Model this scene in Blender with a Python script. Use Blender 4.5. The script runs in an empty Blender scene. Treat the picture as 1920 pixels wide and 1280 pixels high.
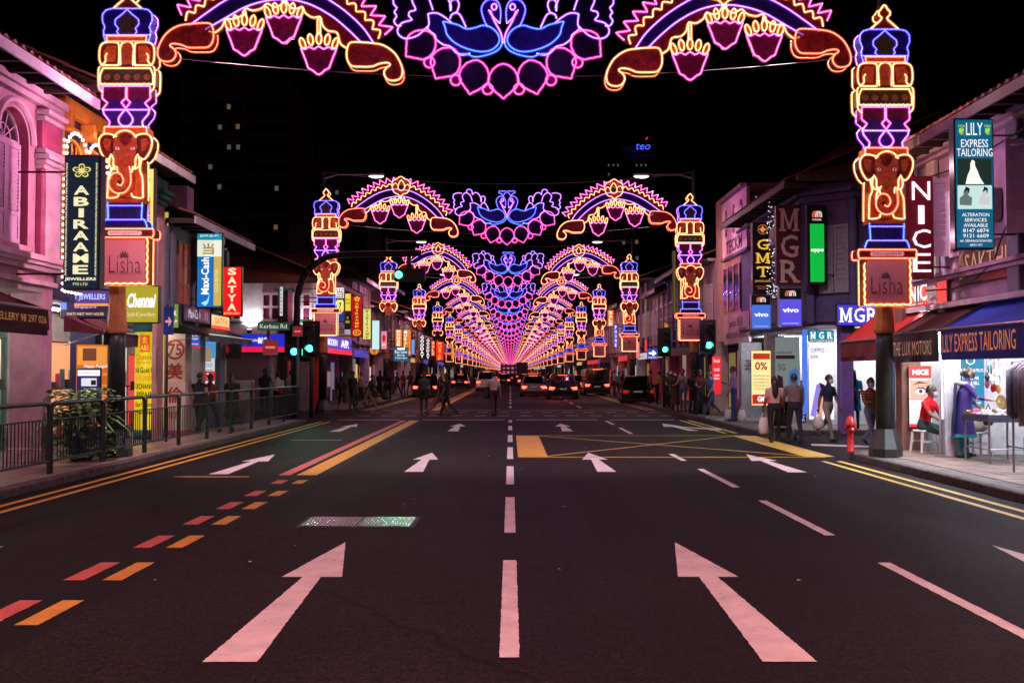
import bpy, bmesh, math, random
import numpy as np
from mathutils import Vector, Matrix
from mathutils.geometry import tessellate_polygon
random.seed(7)
R = math.radians
SC = bpy.context.scene
COL = SC.collection
# ------------------------------------------------------------------ camera
CAM_H = 1.70
F = 35.0 / 36.0 * 1920.0
PITCH = math.atan(57.0 / F)
YAW = -3.0 / F
cam = bpy.data.cameras.new('camera')
cam.lens = 35.0; cam.sensor_width = 36.0; cam.clip_start = 0.1; cam.clip_end = 3000
cam_o = bpy.data.objects.new('camera', cam)
cam_o.location = (0, 0, CAM_H); cam_o.rotation_euler = (math.pi / 2 + PITCH, 0, YAW)
COL.objects.link(cam_o); SC.camera = cam_o
# ------------------------------------------------------------------ night sky
world = bpy.data.worlds.new('World'); SC.world = world; world.use_nodes = True
wn = world.node_tree
for n in list(wn.nodes): wn.nodes.remove(n)
sky = wn.nodes.new('ShaderNodeTexSky'); sky.sky_type = 'NISHITA'; sky.sun_disc = False
sky.sun_elevation = R(-6.0); sky.sun_rotation = R(200)
bg = wn.nodes.new('ShaderNodeBackground'); bg.inputs['Strength'].default_value = 0.02
wo = wn.nodes.new('ShaderNodeOutputWorld')
wn.links.new(sky.outputs[0], bg.inputs['Color']); wn.links.new(bg.outputs[0], wo.inputs['Surface'])
# ------------------------------------------------------------------ exposure and sampling
SC.view_settings.view_transform = 'Standard'; SC.view_settings.look = 'None'
SC.view_settings.exposure = 0.0; SC.view_settings.gamma = 1.0
SC.view_settings.use_curve_mapping = False
SC.render.engine = 'CYCLES'
cy = SC.cycles
cy.use_denoising = True
try: cy.denoiser = 'OPENIMAGEDENOISE'
except Exception: pass
cy.max_bounces = 4; cy.diffuse_bounces = 2; cy.glossy_bounces = 2; cy.transmission_bounces = 2
cy.transparent_max_bounces = 48; cy.volume_bounces = 0
cy.caustics_reflective = False; cy.caustics_refractive = False
cy.sample_clamp_indirect = 2.0; cy.sample_clamp_direct = 0.0
cy.use_light_tree = True
# ------------------------------------------------------------------ helpers
def ray(px, py):
    u = (px - 960.0) / F; v = (640.0 - py) / F
    y = math.cos(PITCH) - v * math.sin(PITCH); z = math.sin(PITCH) + v * math.cos(PITCH)
    return (u * math.cos(YAW) - y * math.sin(YAW), u * math.sin(YAW) + y * math.cos(YAW), z)
def at(px, py, Y):
    d = ray(px, py); k = Y / d[1]
    return Vector((d[0] * k, Y, CAM_H + d[2] * k))
def atx(px, py, X):
    d = ray(px, py); k = X / d[0]
    return Vector((X, d[1] * k, CAM_H + d[2] * k))
def gnd(px, py, z=0.0):
    d = ray(px, py); k = (z - CAM_H) / d[2]
    return Vector((d[0] * k, d[1] * k, z))
def S(r, g, b):
    f = lambda c: (c / 255.0 / 12.92) if c / 255.0 <= 0.04045 else ((c / 255.0 + 0.055) / 1.055) ** 2.4
    return (f(r), f(g), f(b))
MATS = {}
def mat(name, col, rough=0.7, metal=0.0, var=0.25, scale=6.0, bump=0.0, bscale=60.0, spec=0.5, col2=None, coat=0.0):
    """painted / mineral surface: principled with noise mottling and fine relief"""
    if name in MATS: return MATS[name]
    m = bpy.data.materials.new(name); m.use_nodes = True; nt = m.node_tree
    b = nt.nodes['Principled BSDF']
    b.inputs['Roughness'].default_value = rough; b.inputs['Metallic'].default_value = metal
    b.inputs['Specular IOR Level'].default_value = spec
    if coat: b.inputs['Coat Weight'].default_value = coat
    tc = nt.nodes.new('ShaderNodeNewGeometry')
    if var > 0 or col2:
        n = nt.nodes.new('ShaderNodeTexNoise'); n.inputs['Scale'].default_value = scale; n.inputs['Detail'].default_value = 5
        n.inputs['Roughness'].default_value = 0.65
        nt.links.new(tc.outputs['Position'], n.inputs['Vector'])
        r = nt.nodes.new('ShaderNodeValToRGB')
        c2 = col2 or tuple(max(0, c * (1 - var)) for c in col)
        c3 = col if col2 else tuple(min(1, c * (1 + var * 0.6)) for c in col)
        r.color_ramp.elements[0].position = 0.32; r.color_ramp.elements[0].color = (*c2, 1)
        r.color_ramp.elements[1].position = 0.68; r.color_ramp.elements[1].color = (*c3, 1)
        nt.links.new(n.outputs['Fac'], r.inputs['Fac']); nt.links.new(r.outputs['Color'], b.inputs['Base Color'])
    else:
        b.inputs['Base Color'].default_value = (*col, 1)
    if bump > 0:
        n2 = nt.nodes.new('ShaderNodeTexNoise'); n2.inputs['Scale'].default_value = bscale; n2.inputs['Detail'].default_value = 4
        nt.links.new(tc.outputs['Position'], n2.inputs['Vector'])
        bp = nt.nodes.new('ShaderNodeBump'); bp.inputs['Strength'].default_value = bump; bp.inputs['Distance'].default_value = 0.01
        nt.links.new(n2.outputs['Fac'], bp.inputs['Height']); nt.links.new(bp.outputs['Normal'], b.inputs['Normal'])
    MATS[name] = m
    return m
def glow(name, col, strength=1.0, sample=True, var=0.0, scale=2.0, base=None):
    """something that gives off light: backlit sign, bulb, lit window"""
    if name in MATS: return MATS[name]
    m = bpy.data.materials.new(name); m.use_nodes = True; nt = m.node_tree
    b = nt.nodes['Principled BSDF']
    b.inputs['Base Color'].default_value = (*(base or tuple(min(0.8, c * 0.5) for c in col)), 1); b.inputs['Roughness'].default_value = 0.35
    b.inputs['Emission Color'].default_value = (*col, 1); b.inputs['Emission Strength'].default_value = strength
    if var > 0:
        tc = nt.nodes.new('ShaderNodeNewGeometry'); n = nt.nodes.new('ShaderNodeTexNoise'); n.inputs['Scale'].default_value = scale
        n.inputs['Detail'].default_value = 2
        nt.links.new(tc.outputs['Position'], n.inputs['Vector'])
        mr = nt.nodes.new('ShaderNodeMapRange'); mr.inputs[1].default_value = 0.3; mr.inputs[2].default_value = 0.7
        mr.inputs[3].default_value = strength * (1 - var); mr.inputs[4].default_value = strength * (1 + var)
        nt.links.new(n.outputs['Fac'], mr.inputs[0]); nt.links.new(mr.outputs[0], b.inputs['Emission Strength'])
    m.cycles.emission_sampling = 'FRONT' if sample else 'NONE'
    MATS[name] = m
    return m
_ce = {}
def lit(r, g, b, k=1.0, sample=True, var=0.0):  # also gives unlit signs, print and goods a brightness of their own
    key = 'lit_%d_%d_%d_%d%s' % (r, g, b, int(k * 100), '' if sample else '_n')
    return glow(key, S(r, g, b), k, sample, var)
def pnt(r, g, b, rough=0.6, k=1.0):
    c = tuple(x * k for x in S(r, g, b))
    return mat('paint_%d_%d_%d_%d' % (r, g, b, int(rough * 100)), c, rough, var=0.15, scale=9)

class MB:
    """collects shapes and links them as one mesh object"""
    def __init__(s): s.v = []; s.f = []; s.m = []
    def add(s, vs, fs, mi=0):
        o = len(s.v); s.v.extend([tuple(p) for p in vs])
        for f in fs: s.f.append(tuple(i + o for i in f)); s.m.append(mi)
        return s
    def quad(s, a, b, c, d, mi=0): return s.add([a, b, c, d], [(0, 1, 2, 3)], mi)
    def box(s, x0, y0, z0, x1, y1, z1, mi=0):
        if x0 > x1: x0, x1 = x1, x0
        if y0 > y1: y0, y1 = y1, y0
        if z0 > z1: z0, z1 = z1, z0
        return s.add([(x0, y0, z0), (x1, y0, z0), (x1, y1, z0), (x0, y1, z0), (x0, y0, z1), (x1, y0, z1), (x1, y1, z1), (x0, y1, z1)],
                     [(0, 3, 2, 1), (4, 5, 6, 7), (0, 1, 5, 4), (1, 2, 6, 5), (2, 3, 7, 6), (3, 0, 4, 7)], mi)
    def bbox(s, x0, y0, z0, x1, y1, z1, c=0.01, mi=0):
        """box with chamfered vertical and front edges"""
        if x0 > x1: x0, x1 = x1, x0
        if y0 > y1: y0, y1 = y1, y0
        if z0 > z1: z0, z1 = z1, z0
        def ring(z, i): return [(x0 + c + i, y0 + i, z), (x1 - c - i, y0 + i, z), (x1 - i, y0 + c + i, z), (x1 - i, y1 - c - i, z), (x1 - c - i, y1 - i, z), (x0 + c + i, y1 - i, z), (x0 + i, y1 - c - i, z), (x0 + i, y0 + c + i, z)]
        rings = [ring(z0, c), ring(z0 + c, 0), ring(z1 - c, 0), ring(z1, c)]
        vs = [p for r in rings for p in r]; fs = [tuple(range(7, -1, -1)), tuple(range(24, 32))]
        for k in range(3):
            for i in range(8):
                j = (i + 1) % 8; fs.append((k * 8 + i, k * 8 + j, k * 8 + 8 + j, k * 8 + 8 + i))
        return s.add(vs, fs, mi)
    def rings(s, rs, closed_ends=True, mi=0, loop=True):
        n = len(rs[0]); vs = [p for r in rs for p in r]; fs = []
        for k in range(len(rs) - 1):
            for i in range(n if loop else n - 1):
                j = (i + 1) % n; fs.append((k * n + i, k * n + j, (k + 1) * n + j, (k + 1) * n + i))
        if closed_ends: fs.append(tuple(range(n - 1, -1, -1))); fs.append(tuple(range((len(rs) - 1) * n, len(rs) * n)))
        return s.add(vs, fs, mi)
    def lathe(s, prof, cx=0, cy=0, n=16, mi=0, sx=1, sy=1, a0=0.0):
        rs = []
        for r, z in prof:
            rs.append([(cx + r * sx * math.cos(a0 + 2 * math.pi * i / n), cy + r * sy * math.sin(a0 + 2 * math.pi * i / n), z) for i in range(n)])
        return s.rings(rs, True, mi)
    def tube(s, pts, r, n=6, mi=0, closed=False, caps=True):
        P = [Vector(p) for p in pts]; m = len(P)
        if m < 2: return s
        rr = r if isinstance(r, (list, tuple)) else [r] * m
        rs = []; ref = None
        for i in range(m):
            if closed: t = P[(i + 1) % m] - P[i - 1]
            else: t = P[min(i + 1, m - 1)] - P[max(i - 1, 0)]
            if t.length < 1e-9: t = Vector((0, 0, 1))
            t.normalize()
            if ref is None:
                ref = t.orthogonal().normalized() if abs(t.y) > .99 else Vector((0, 1, 0))
            a = ref - t * ref.dot(t)
            if a.length < 1e-6: a = t.orthogonal()
            a.normalize(); b = t.cross(a); ref = a
            rs.append([P[i] + (a * math.cos(2 * math.pi * k / n) + b * math.sin(2 * math.pi * k / n)) * rr[i] for k in range(n)])
        if closed: rs.append(rs[0])
        return s.rings(rs, caps and not closed, mi)
    def sphere(s, c, r, nu=10, nv=6, mi=0, sc=(1, 1, 1)):
        rs = []
        for j in range(nv + 1):
            t = math.pi * (j / nv); t = min(max(t, 0.02), math.pi - 0.02)
            rs.append([(c[0] + r * sc[0] * math.sin(t) * math.cos(2 * math.pi * i / nu), c[1] + r * sc[1] * math.sin(t) * math.sin(2 * math.pi * i / nu), c[2] - r * sc[2] * math.cos(t)) for i in range(nu)])
        return s.rings(rs, True, mi)
    def octa(s, c, r, mi=0):
        x, y, z = c
        return s.add([(x + r, y, z), (x - r, y, z), (x, y + r, z), (x, y - r, z), (x, y, z + r), (x, y, z - r)],
                     [(0, 2, 4), (2, 1, 4), (1, 3, 4), (3, 0, 4), (2, 0, 5), (1, 2, 5), (3, 1, 5), (0, 3, 5)], mi)
    def prism(s, poly, y0, y1, mi=0, side=None):
        """2D outline (x, z) extruded from y0 (front) to y1"""
        n = len(poly)
        ar = sum(poly[i][0] * poly[(i + 1) % n][1] - poly[(i + 1) % n][0] * poly[i][1] for i in range(n))
        if ar < 0: poly = poly[::-1]
        vs = [(x, y0, z) for x, z in poly] + [(x, y1, z) for x, z in poly]
        s.add(vs, [tuple(range(n)), tuple(range(2 * n - 1, n - 1, -1))], mi)
        o = len(s.v) - 2 * n
        for i in range(n):
            j = (i + 1) % n; s.f.append((o + j, o + i, o + n + i, o + n + j)); s.m.append(mi if side is None else side)
        return s
    def poly(s, pts3, mi=0): return s.add(pts3, [tuple(range(len(pts3)))], mi)
    def mesh(s, name, mats, smooth=False):
        me = bpy.data.meshes.new(name); me.from_pydata(s.v, [], s.f)
        if not isinstance(mats, (list, tuple)): mats = [mats]
        for m in mats: me.materials.append(m)
        if len(mats) > 1: me.polygons.foreach_set('material_index', s.m)
        if smooth: me.polygons.foreach_set('use_smooth', [True] * len(me.polygons))
        me.update()
        return me
    def build(s, name, mats, parent=None, smooth=False, loc=None):
        o = bpy.data.objects.new(name, s.mesh(name, mats, smooth)); COL.objects.link(o)
        if parent: o.parent = parent
        if loc: o.location = loc
        return o
def tag(o, label=None, cat=None, group=None, kind=None):
    if label: o['label'] = label
    if cat: o['category'] = cat
    if group: o['group'] = group
    if kind: o['kind'] = kind
    return o
def thing(name, label, cat, loc=(0, 0, 0), rz=0.0, group=None):
    o = bpy.data.objects.new(name, None); COL.objects.link(o); o.empty_display_size = 0.2
    o.location = loc; o.rotation_euler = (0, 0, rz)
    return tag(o, label, cat, group)
def inst(name, me, parent=None, loc=(0, 0, 0), rz=0.0, rot=None, scale=None):
    o = bpy.data.objects.new(name, me); COL.objects.link(o); o.location = loc
    o.rotation_euler = rot or (0, 0, rz)
    if scale: o.scale = scale
    if parent: o.parent = parent
    return o
def dup(root, loc=None, rz=None, label=None, group=None, scale=None, kids=None):
    kids = kids or KIDS(root)
    r = root.copy(); COL.objects.link(r)
    if loc is not None: r.location = loc
    if rz is not None: r.rotation_euler = (0, 0, rz)
    if scale is not None: r.scale = scale
    if label: r['label'] = label
    if group: r['group'] = group
    for ch, sub in kids:
        c = ch.copy(); COL.objects.link(c); c.parent = r
        for g in sub:
            d = g.copy(); COL.objects.link(d); d.parent = c
    return r
def KIDS(root):
    allo = list(COL.objects)
    ch = [o for o in allo if o.parent is root]
    return [(c, [g for g in allo if g.parent is c]) for c in ch]
def catmull(pts, n=4, closed=False):
    P = [Vector((p[0], p[1])) for p in pts]; m = len(P); out = []
    for i in range(m if closed else m - 1):
        p1 = P[i]; p2 = P[(i + 1) % m]
        p0 = P[i - 1] if (closed or i > 0) else p1 * 2 - p2
        p3 = P[(i + 2) % m] if (closed or i + 2 < m) else p2 * 2 - p1
        for k in range(n):
            t = k / n
            q = 0.5 * ((2 * p1) + (p2 - p0) * t + (2 * p0 - 5 * p1 + 4 * p2 - p3) * t * t + (3 * p1 - p0 - 3 * p2 + p3) * t ** 3)
            out.append((q.x, q.y))
    if not closed: out.append((P[-1].x, P[-1].y))
    return out
def resample(pts, step, closed=False):
    P = [Vector(p) for p in pts]
    if closed: P = P + [P[0]]
    out = [P[0].copy()]; need = step
    for i in range(len(P) - 1):
        a, b = P[i], P[i + 1]; L = (b - a).length; d = 0
        while L - d >= need:
            d += need; out.append(a + (b - a) * (d / L)); need = step
        need -= (L - d)
    if not closed and (out[-1] - P[-1]).length > step * 0.3: out.append(P[-1].copy())
    return out
# ------------------------------------------------------------------ lettering
_tc = {}
BENCH = bpy.data.scenes.new('bench')
def bench_mesh(o):
    """evaluate one object alone, in a scene of its own"""
    BENCH.collection.objects.link(o)
    with bpy.context.temp_override(scene=BENCH, view_layer=BENCH.view_layers[0]):
        dg = bpy.context.evaluated_depsgraph_get(); dg.update()
        me = bpy.data.meshes.new_from_object(o.evaluated_get(dg))
    BENCH.collection.objects.unlink(o)
    return me
def text_mesh(s, bold=0.0, space=1.0, shear=0.0, depth=0.0, line=1.0):
    key = (s, bold, space, shear, depth, line)
    if key in _tc: return _tc[key]
    cu = bpy.data.curves.new('lettering', 'FONT'); cu.body = s; cu.size = 1.0
    cu.offset = bold; cu.space_character = space; cu.shear = shear; cu.extrude = depth; cu.space_line = line
    cu.align_x = 'CENTER'; cu.resolution_u = 2
    o = bpy.data.objects.new('lettering', cu)
    me = bench_mesh(o)
    bpy.data.objects.remove(o); bpy.data.curves.remove(cu)
    n = len(me.vertices); co = np.zeros(n * 3); me.vertices.foreach_get('co', co); co = co.reshape(-1, 3)
    polys = [tuple(p.vertices) for p in me.polygons]
    bpy.data.meshes.remove(me)
    _tc[key] = (co, polys)
    return _tc[key]
def text(s, w, h, x, z, y, m, parent, name='lettering', bold=0.0, space=1.0, shear=0.0, rot=0.0, depth=0.004, fit=True, line=1.0):
    """lettering in local x-z plane facing -y, centred on (x, z), fitted into w x h (either may be None)"""
    co, polys = text_mesh(s, bold, space, shear, 0.0, line)
    if len(co) == 0: return None
    lo = co.min(0); hi = co.max(0); cw = max(1e-6, hi[0] - lo[0]); chh = max(1e-6, hi[1] - lo[1])
    if w is None: kx = kz = h / chh
    elif h is None: kx = kz = w / cw
    else: kx, kz = w / cw, h / chh
    c = (lo + hi) / 2
    X = (co[:, 0] - c[0]) * kx; Z = (co[:, 1] - c[1]) * kz
    ca, sa = math.cos(rot), math.sin(rot)
    vs = [(x + a * ca - b * sa, y, z + a * sa + b * ca) for a, b in zip(X, Z)]
    mb = MB(); mb.v = vs; mb.f = [p for p in polys]; mb.m = [0] * len(polys)
    # flat print gets a little body so that it never lies in the face it is on
    return mb.build(name, m, parent)
# ================================================================== ground, road, pavements
def asphalt(name, c, c2, rough):
    m = bpy.data.materials.new(name); m.use_nodes = True; nt = m.node_tree; b = nt.nodes['Principled BSDF']
    g = nt.nodes.new('ShaderNodeNewGeometry')
    def noise(sc, det, rg=0.6):
        n = nt.nodes.new('ShaderNodeTexNoise'); n.inputs['Scale'].default_value = sc; n.inputs['Detail'].default_value = det; n.inputs['Roughness'].default_value = rg
        nt.links.new(g.outputs['Position'], n.inputs['Vector']); return n
    big = noise(0.35, 5); fine = noise(38, 4, 0.85); mp = nt.nodes.new('ShaderNodeMapping'); mp.inputs['Scale'].default_value = (1.6, 0.12, 1)
    nt.links.new(g.outputs['Position'], mp.inputs['Vector'])
    wear = nt.nodes.new('ShaderNodeTexNoise'); wear.inputs['Scale'].default_value = 1.0; wear.inputs['Detail'].default_value = 6
    nt.links.new(mp.outputs[0], wear.inputs['Vector'])
    def ramp(src, p0, p1, a, bb):
        r = nt.nodes.new('ShaderNodeValToRGB'); r.color_ramp.elements[0].position = p0; r.color_ramp.elements[1].position = p1
        r.color_ramp.elements[0].color = (*a, 1); r.color_ramp.elements[1].color = (*bb, 1); nt.links.new(src, r.inputs['Fac']); return r
    base = ramp(big.outputs['Fac'], 0.3, 0.7, c2, c)
    gr = ramp(fine.outputs['Fac'], 0.38, 0.66, (0.25,) * 3, (2.2,) * 3)
    wr = ramp(wear.outputs['Fac'], 0.3, 0.7, (0.75,) * 3, (1.2,) * 3)
    def mul(a, bb):
        x = nt.nodes.new('ShaderNodeMix'); x.data_type = 'RGBA'; x.blend_type = 'MULTIPLY'; x.inputs[0].default_value = 1.0
        nt.links.new(a, x.inputs[6]); nt.links.new(bb, x.inputs[7]); return x.outputs[2]
    md = noise(13, 5, 0.75); mr_ = ramp(md.outputs['Fac'], 0.36, 0.64, (0.62,) * 3, (1.38,) * 3)
    col = mul(mul(mul(base.outputs[0], gr.outputs[0]), mr_.outputs[0]), wr.outputs[0])
    # tar joints and cracks
    vo = nt.nodes.new('ShaderNodeTexVoronoi'); vo.feature = 'DISTANCE_TO_EDGE'; vo.inputs['Scale'].default_value = .22; dn = noise(1.2, 4); mx = nt.nodes.new('ShaderNodeMix'); mx.data_type = 'RGBA'; mx.inputs[0].default_value = .35
    nt.links.new(g.outputs['Position'], mx.inputs[6]); nt.links.new(dn.outputs['Color'], mx.inputs[7]); nt.links.new(mx.outputs[2], vo.inputs['Vector'])
    ck = ramp(vo.outputs['Distance'], 0.0, 0.006, (0.5,) * 3, (1,) * 3); col = mul(col, ck.outputs[0])
    # a few dark stains
    st = noise(0.9, 4, 0.7); sr = ramp(st.outputs['Fac'], 0.62, 0.72, (1,) * 3, (0.5,) * 3)
    col = mul(col, sr.outputs[0]); nt.links.new(col, b.inputs['Base Color'])
    rr = nt.nodes.new('ShaderNodeMapRange'); rr.inputs[3].default_value = rough - 0.12; rr.inputs[4].default_value = rough + 0.15
    nt.links.new(wear.outputs['Fac'], rr.inputs[0]); nt.links.new(rr.outputs[0], b.inputs['Roughness'])
    bp = nt.nodes.new('ShaderNodeBump'); bp.inputs['Strength'].default_value = 0.6; bp.inputs['Distance'].default_value = 0.008
    nt.links.new(fine.outputs['Fac'], bp.inputs['Height']); nt.links.new(bp.outputs['Normal'], b.inputs['Normal'])
    b.inputs['Specular IOR Level'].default_value = 0.05
    return m
A_L = asphalt('asphalt_left', (0.023, 0.0198, 0.0205), (0.0138, 0.012, 0.0126), 0.70)
A_R = asphalt('asphalt_right', (0.020, 0.0165, 0.018), (0.012, 0.010, 0.0115), 0.66)
A_B = asphalt('asphalt_bus_lane', (0.012, 0.0105, 0.0115), (0.0075, 0.0068, 0.0075), 0.60)
KL, KR = -6.80, 6.65            # kerb faces
FL, FR = -8.30, 8.40            # shop fronts (upper floors) left and right
L0, L1 = 33.2, 42.5             # mouth of the left side street
R0, R1 = 20.7, 27.0             # mouth of the right side street
PZ = 0.12
gm = MB(); gm.quad((-2500, -300, -0.35), (2500, -300, -0.35), (2500, 2800, -0.35), (-2500, 2800, -0.35))
tag(gm.build('ground', mat('earth', (0.03, 0.03, 0.03), 0.9)), 'flat dark ground reaching out beyond the buildings', 'ground', kind='structure')
road = thing('road', 'dark asphalt one way road with painted lanes running down the middle of the street', 'road'); road['kind'] = 'structure'
def strip(x0, x1, y0, y1, z, m, name, par=None):
    b = MB(); n = max(1, int((y1 - y0) / 20))
    for i in range(n):
        a = y0 + (y1 - y0) * i / n; c = y0 + (y1 - y0) * (i + 1) / n
        b.quad((x0, a, z), (x1, a, z), (x1, c, z), (x0, c, z))
    return b.build(name, m, par)
strip(-7.0, -3.02, -20, 700, 0, A_B, 'bus_lane_surface', road)
strip(-3.02, -0.09, -20, 700, 0, A_L, 'lane_surface', road)
strip(-0.09, 7.6, -20, 700, 0, A_R, 'lane_surface', road)
strip(-60, -7.0, L0 - 2, L1 + 2, 0, A_B, 'side_street_surface', road)
strip(7.6, 60, R0 - 2, R1 + 2, 0, A_R, 'side_street_surface', road)
# ---- painted markings, each its own part
def paint(name, c, var=0.2):
    m = mat(name, c, 0.6, var=var, scale=3.5, bump=0.3, bscale=70); return m
WHT = paint('road_paint_white', (0.74, 0.70, 0.70)); YEL = paint('road_paint_yellow', (0.72, 0.38, 0.03)); RED = paint('road_paint_red', (0.62, 0.13, 0.10))
YLW = paint('road_paint_pale_yellow', (0.70, 0.52, 0.10))
def wear_mat(m):
    nt = m.node_tree; b = nt.nodes['Principled BSDF']; g = nt.nodes.new('ShaderNodeNewGeometry')
    n = nt.nodes.new('ShaderNodeTexNoise'); n.inputs['Scale'].default_value = 9; n.inputs['Detail'].default_value = 8; n.inputs['Roughness'].default_value = 0.75
    nt.links.new(g.outputs['Position'], n.inputs['Vector'])
    r = nt.nodes.new('ShaderNodeValToRGB'); r.color_ramp.elements[0].position = 0.59; r.color_ramp.elements[1].position = 0.70
    r.color_ramp.elements[0].color = (1, 1, 1, 1); r.color_ramp.elements[1].color = (0.25, 0.23, 0.23, 1)
    nt.links.new(n.outputs['Fac'], r.inputs['Fac'])
    src = b.inputs['Base Color'].links[0].from_socket
    x = nt.nodes.new('ShaderNodeMix'); x.data_type = 'RGBA'; x.blend_type = 'MULTIPLY'; x.inputs[0].default_value = 1.0
    nt.links.new(src, x.inputs[6]); nt.links.new(r.outputs[0], x.inputs[7]); nt.links.new(x.outputs[2], b.inputs['Base Color'])
for m_ in (WHT, YEL, RED, YLW): wear_mat(m_)
MZ = 0.005
def ragged(pts):
    out = []
    for (a, b_) in zip(pts, list(pts[1:]) + [pts[0]]):
        L = math.hypot(b_[0] - a[0], b_[1] - a[1]); n = max(1, min(110, int(L / .035))) if min(a[1], b_[1]) < 24 else 1
        for i in range(n):
            q = i / n; j = .0035 if i else .002
            out.append((a[0] + (b_[0] - a[0]) * q + random.uniform(-j, j), a[1] + (b_[1] - a[1]) * q + random.uniform(-j, j)))
    return out
def mark(name, pts, m, z=MZ):
    pts = ragged(pts); return MB().poly([(x, y, z) for x, y in pts]).build(name, m, road)
def mrect(name, x0, x1, y0, y1, m, z=MZ): return mark(name, [(x0, y0), (x1, y0), (x1, y1), (x0, y1)], m, z)
for a, b_ in ((5.98, 9.04), (10.58, 13.56), (15.1, 18.0), (19.5, 22.5), (24.2, 26.9), (29.1, 31.4), (33.4, 35.2)):
    mrect('lane_dash', -0.065, 0.055, a, b_, WHT)
for k in range(40): mrect('lane_dash', -0.065, 0.055, 47 + 6 * k, 49.7 + 6 * k, WHT)
for a, b_ in ((1.7, 4.6), (6.05, 8.92), (10.4, 13.2), (14.7, 17.5), (19.1, 20.7), (27.4, 30.3), (32.2, 34.6)):
    mrect('lane_dash', 3.27, 3.38, a, b_, WHT)
for k in range(12): mrect('lane_dash', 3.27, 3.38, 47 + 6 * k, 49.7 + 6 * k, WHT)
def arrow(cx, y0, L=4.1, s=1.0):
    pts = [(-.16, 0), (.16, 0), (.075, .59 * L), (.25, .59 * L), (.0, L), (-.25, .59 * L), (-.075, .59 * L)]
    mark('lane_arrow', [(cx + a * s, y0 + b_) for a, b_ in pts], WHT)
for cx in (-1.645, 1.64): arrow(cx, 5.89); arrow(cx, 17.0, 4.0); arrow(cx, 28.6, 4.2)
arrow(4.72, 5.6, 4.2); arrow(-4.95, 5.6, 4.2); arrow(4.86, 16.9, 3.7); arrow(-4.85, 16.6, 4.0); arrow(-5.0, 28.4, 4.2)
mark('lane_arrow', [(5.15, 28.8), (5.45, 28.8), (5.25, 30.4), (5.9, 29.4), (5.75, 29.0), (6.35, 29.2), (6.0, 30.6), (5.95, 30.0), (5.3, 31.0), (5.35, 31.2), (5.0, 32.9), (4.75, 30.9), (5.02, 30.9)], WHT)
for a, b_ in ((5.2, 5.95), (6.74, 7.47), (8.18, 8.94), (9.68, 10.4), (11.14, 11.8), (12.4, 13.06), (13.7, 14.3), (15.2, 15.7)):
    mrect('bus_lane_dash', -3.33, -3.17, a, b_, YEL); mrect('bus_lane_dash', -3.65, -3.48, a, b_, RED)
mrect('bus_lane_line', -3.52, -3.19, 16.45, 34.9, YEL); mrect('bus_lane_line', -3.82, -3.63, 16.45, 34.9, RED)
mrect('bus_lane_line', -3.52, -3.19, 44, 120, YEL); mrect('bus_lane_line', -3.82, -3.63, 44, 120, RED)
mrect('cross_line', -5.45, -4.24, 16.15, 16.25, YEL); mrect('cross_line', -5.45, -4.2, 24.8, 24.9, YLW)
mrect('edge_line', -6.50, -6.40, 2, L0 + 1, YEL); mrect('edge_line', -6.22, -6.12, 2, L0 + 1, YEL)
mrect('edge_line', 6.20, 6.30, 2, 19.0, YLW); mrect('edge_line', 5.90, 6.00, 2, 19.0, YLW)
mrect('edge_line', 6.20, 6.30, 27.6, 35, YLW); mrect('edge_line', 5.90, 6.00, 27.6, 35, YLW)
for x in (-6.45, -6.17, 6.05, 6.35): mrect('edge_line', x - .05, x + .05, 44, 240, YLW)
# yellow box over the side street mouth
def bar(p, q, w, m=YLW, z=MZ):
    p = Vector(p); q = Vector(q); n = (q - p).normalized(); n = Vector((-n.y, n.x)) * w / 2
    mark('box_line', [tuple(p + n), tuple(p - n), tuple(q - n), tuple(q + n)], m, z)
bar((.15, 19.9), (6.3, 19.9), .10); bar((.15, 26.6), (6.3, 26.6), .10); bar((.75, 20.1), (5.9, 26.4), .08, z=.009); bar((.75, 26.4), (5.9, 20.1), .08, z=.013)
mrect('box_line', .15, .75, 20.0, 26.5, YEL); mrect('box_line', 5.9, 6.5, 20.0, 26.5, YLW)
# stop line, crossing
for a, b_ in ((-6.1, -3.9), (-3.1, -.2), (.2, 3.1), (3.5, 5.8)): mrect('stop_line', a, b_, 35.2, 35.42, WHT)
for k in range(14): mrect('crossing_dash', -5.9 + k * .9, -5.45 + k * .9, 38.6, 38.75, WHT); mrect('crossing_dash', -5.9 + k * .9, -5.45 + k * .9, 41.9, 42.05, WHT)
mrect('stop_line', -5.6, 5.6, 44.0, 44.15, YLW)
mark('side_stop_line', [(6.95, 23.0), (7.1, 23.6), (9.9, 22.0), (9.8, 21.6)], WHT)
# steel drain cover in the left lane
dc = thing('drain_cover', 'long ribbed steel drain cover set in the left middle lane of the road', 'drain cover', (0, 0, 0))
g0 = gnd(560, 988); g1 = gnd(780, 970); X0, X1, Y0, Y1 = g0.x, gnd(770, 988).x, g0.y, g1.y
STL = mat('worn_steel', (0.045, 0.07, 0.065), 0.26, 0.95, 0.3, 14, .35, 30)  # teal put into the steel colour for green signal light reflected there
MB().box(X0 - .04, Y0 - .05, -.05, X1 + .04, Y1 + .05, 0.004).build('frame', mat('cast_iron', (0.02, 0.02, 0.02), 0.6, 0.5), dc)
for i in range(2):
    a = X0 + (X1 - X0) * i / 2 + .01; c = X0 + (X1 - X0) * (i + 1) / 2 - .01
    pl = MB().box(a, Y0, 0, c, Y1, 0.009).build('cover_plate', STL, dc)
    rb = MB(); n = int((c - a) / .035)
    for k in range(n): rb.box(a + k * .035 + .008, Y0 + .02, 0.0085, a + k * .035 + .024, Y1 - .02, 0.014)
    rb.build('rib', STL, pl)
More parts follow.
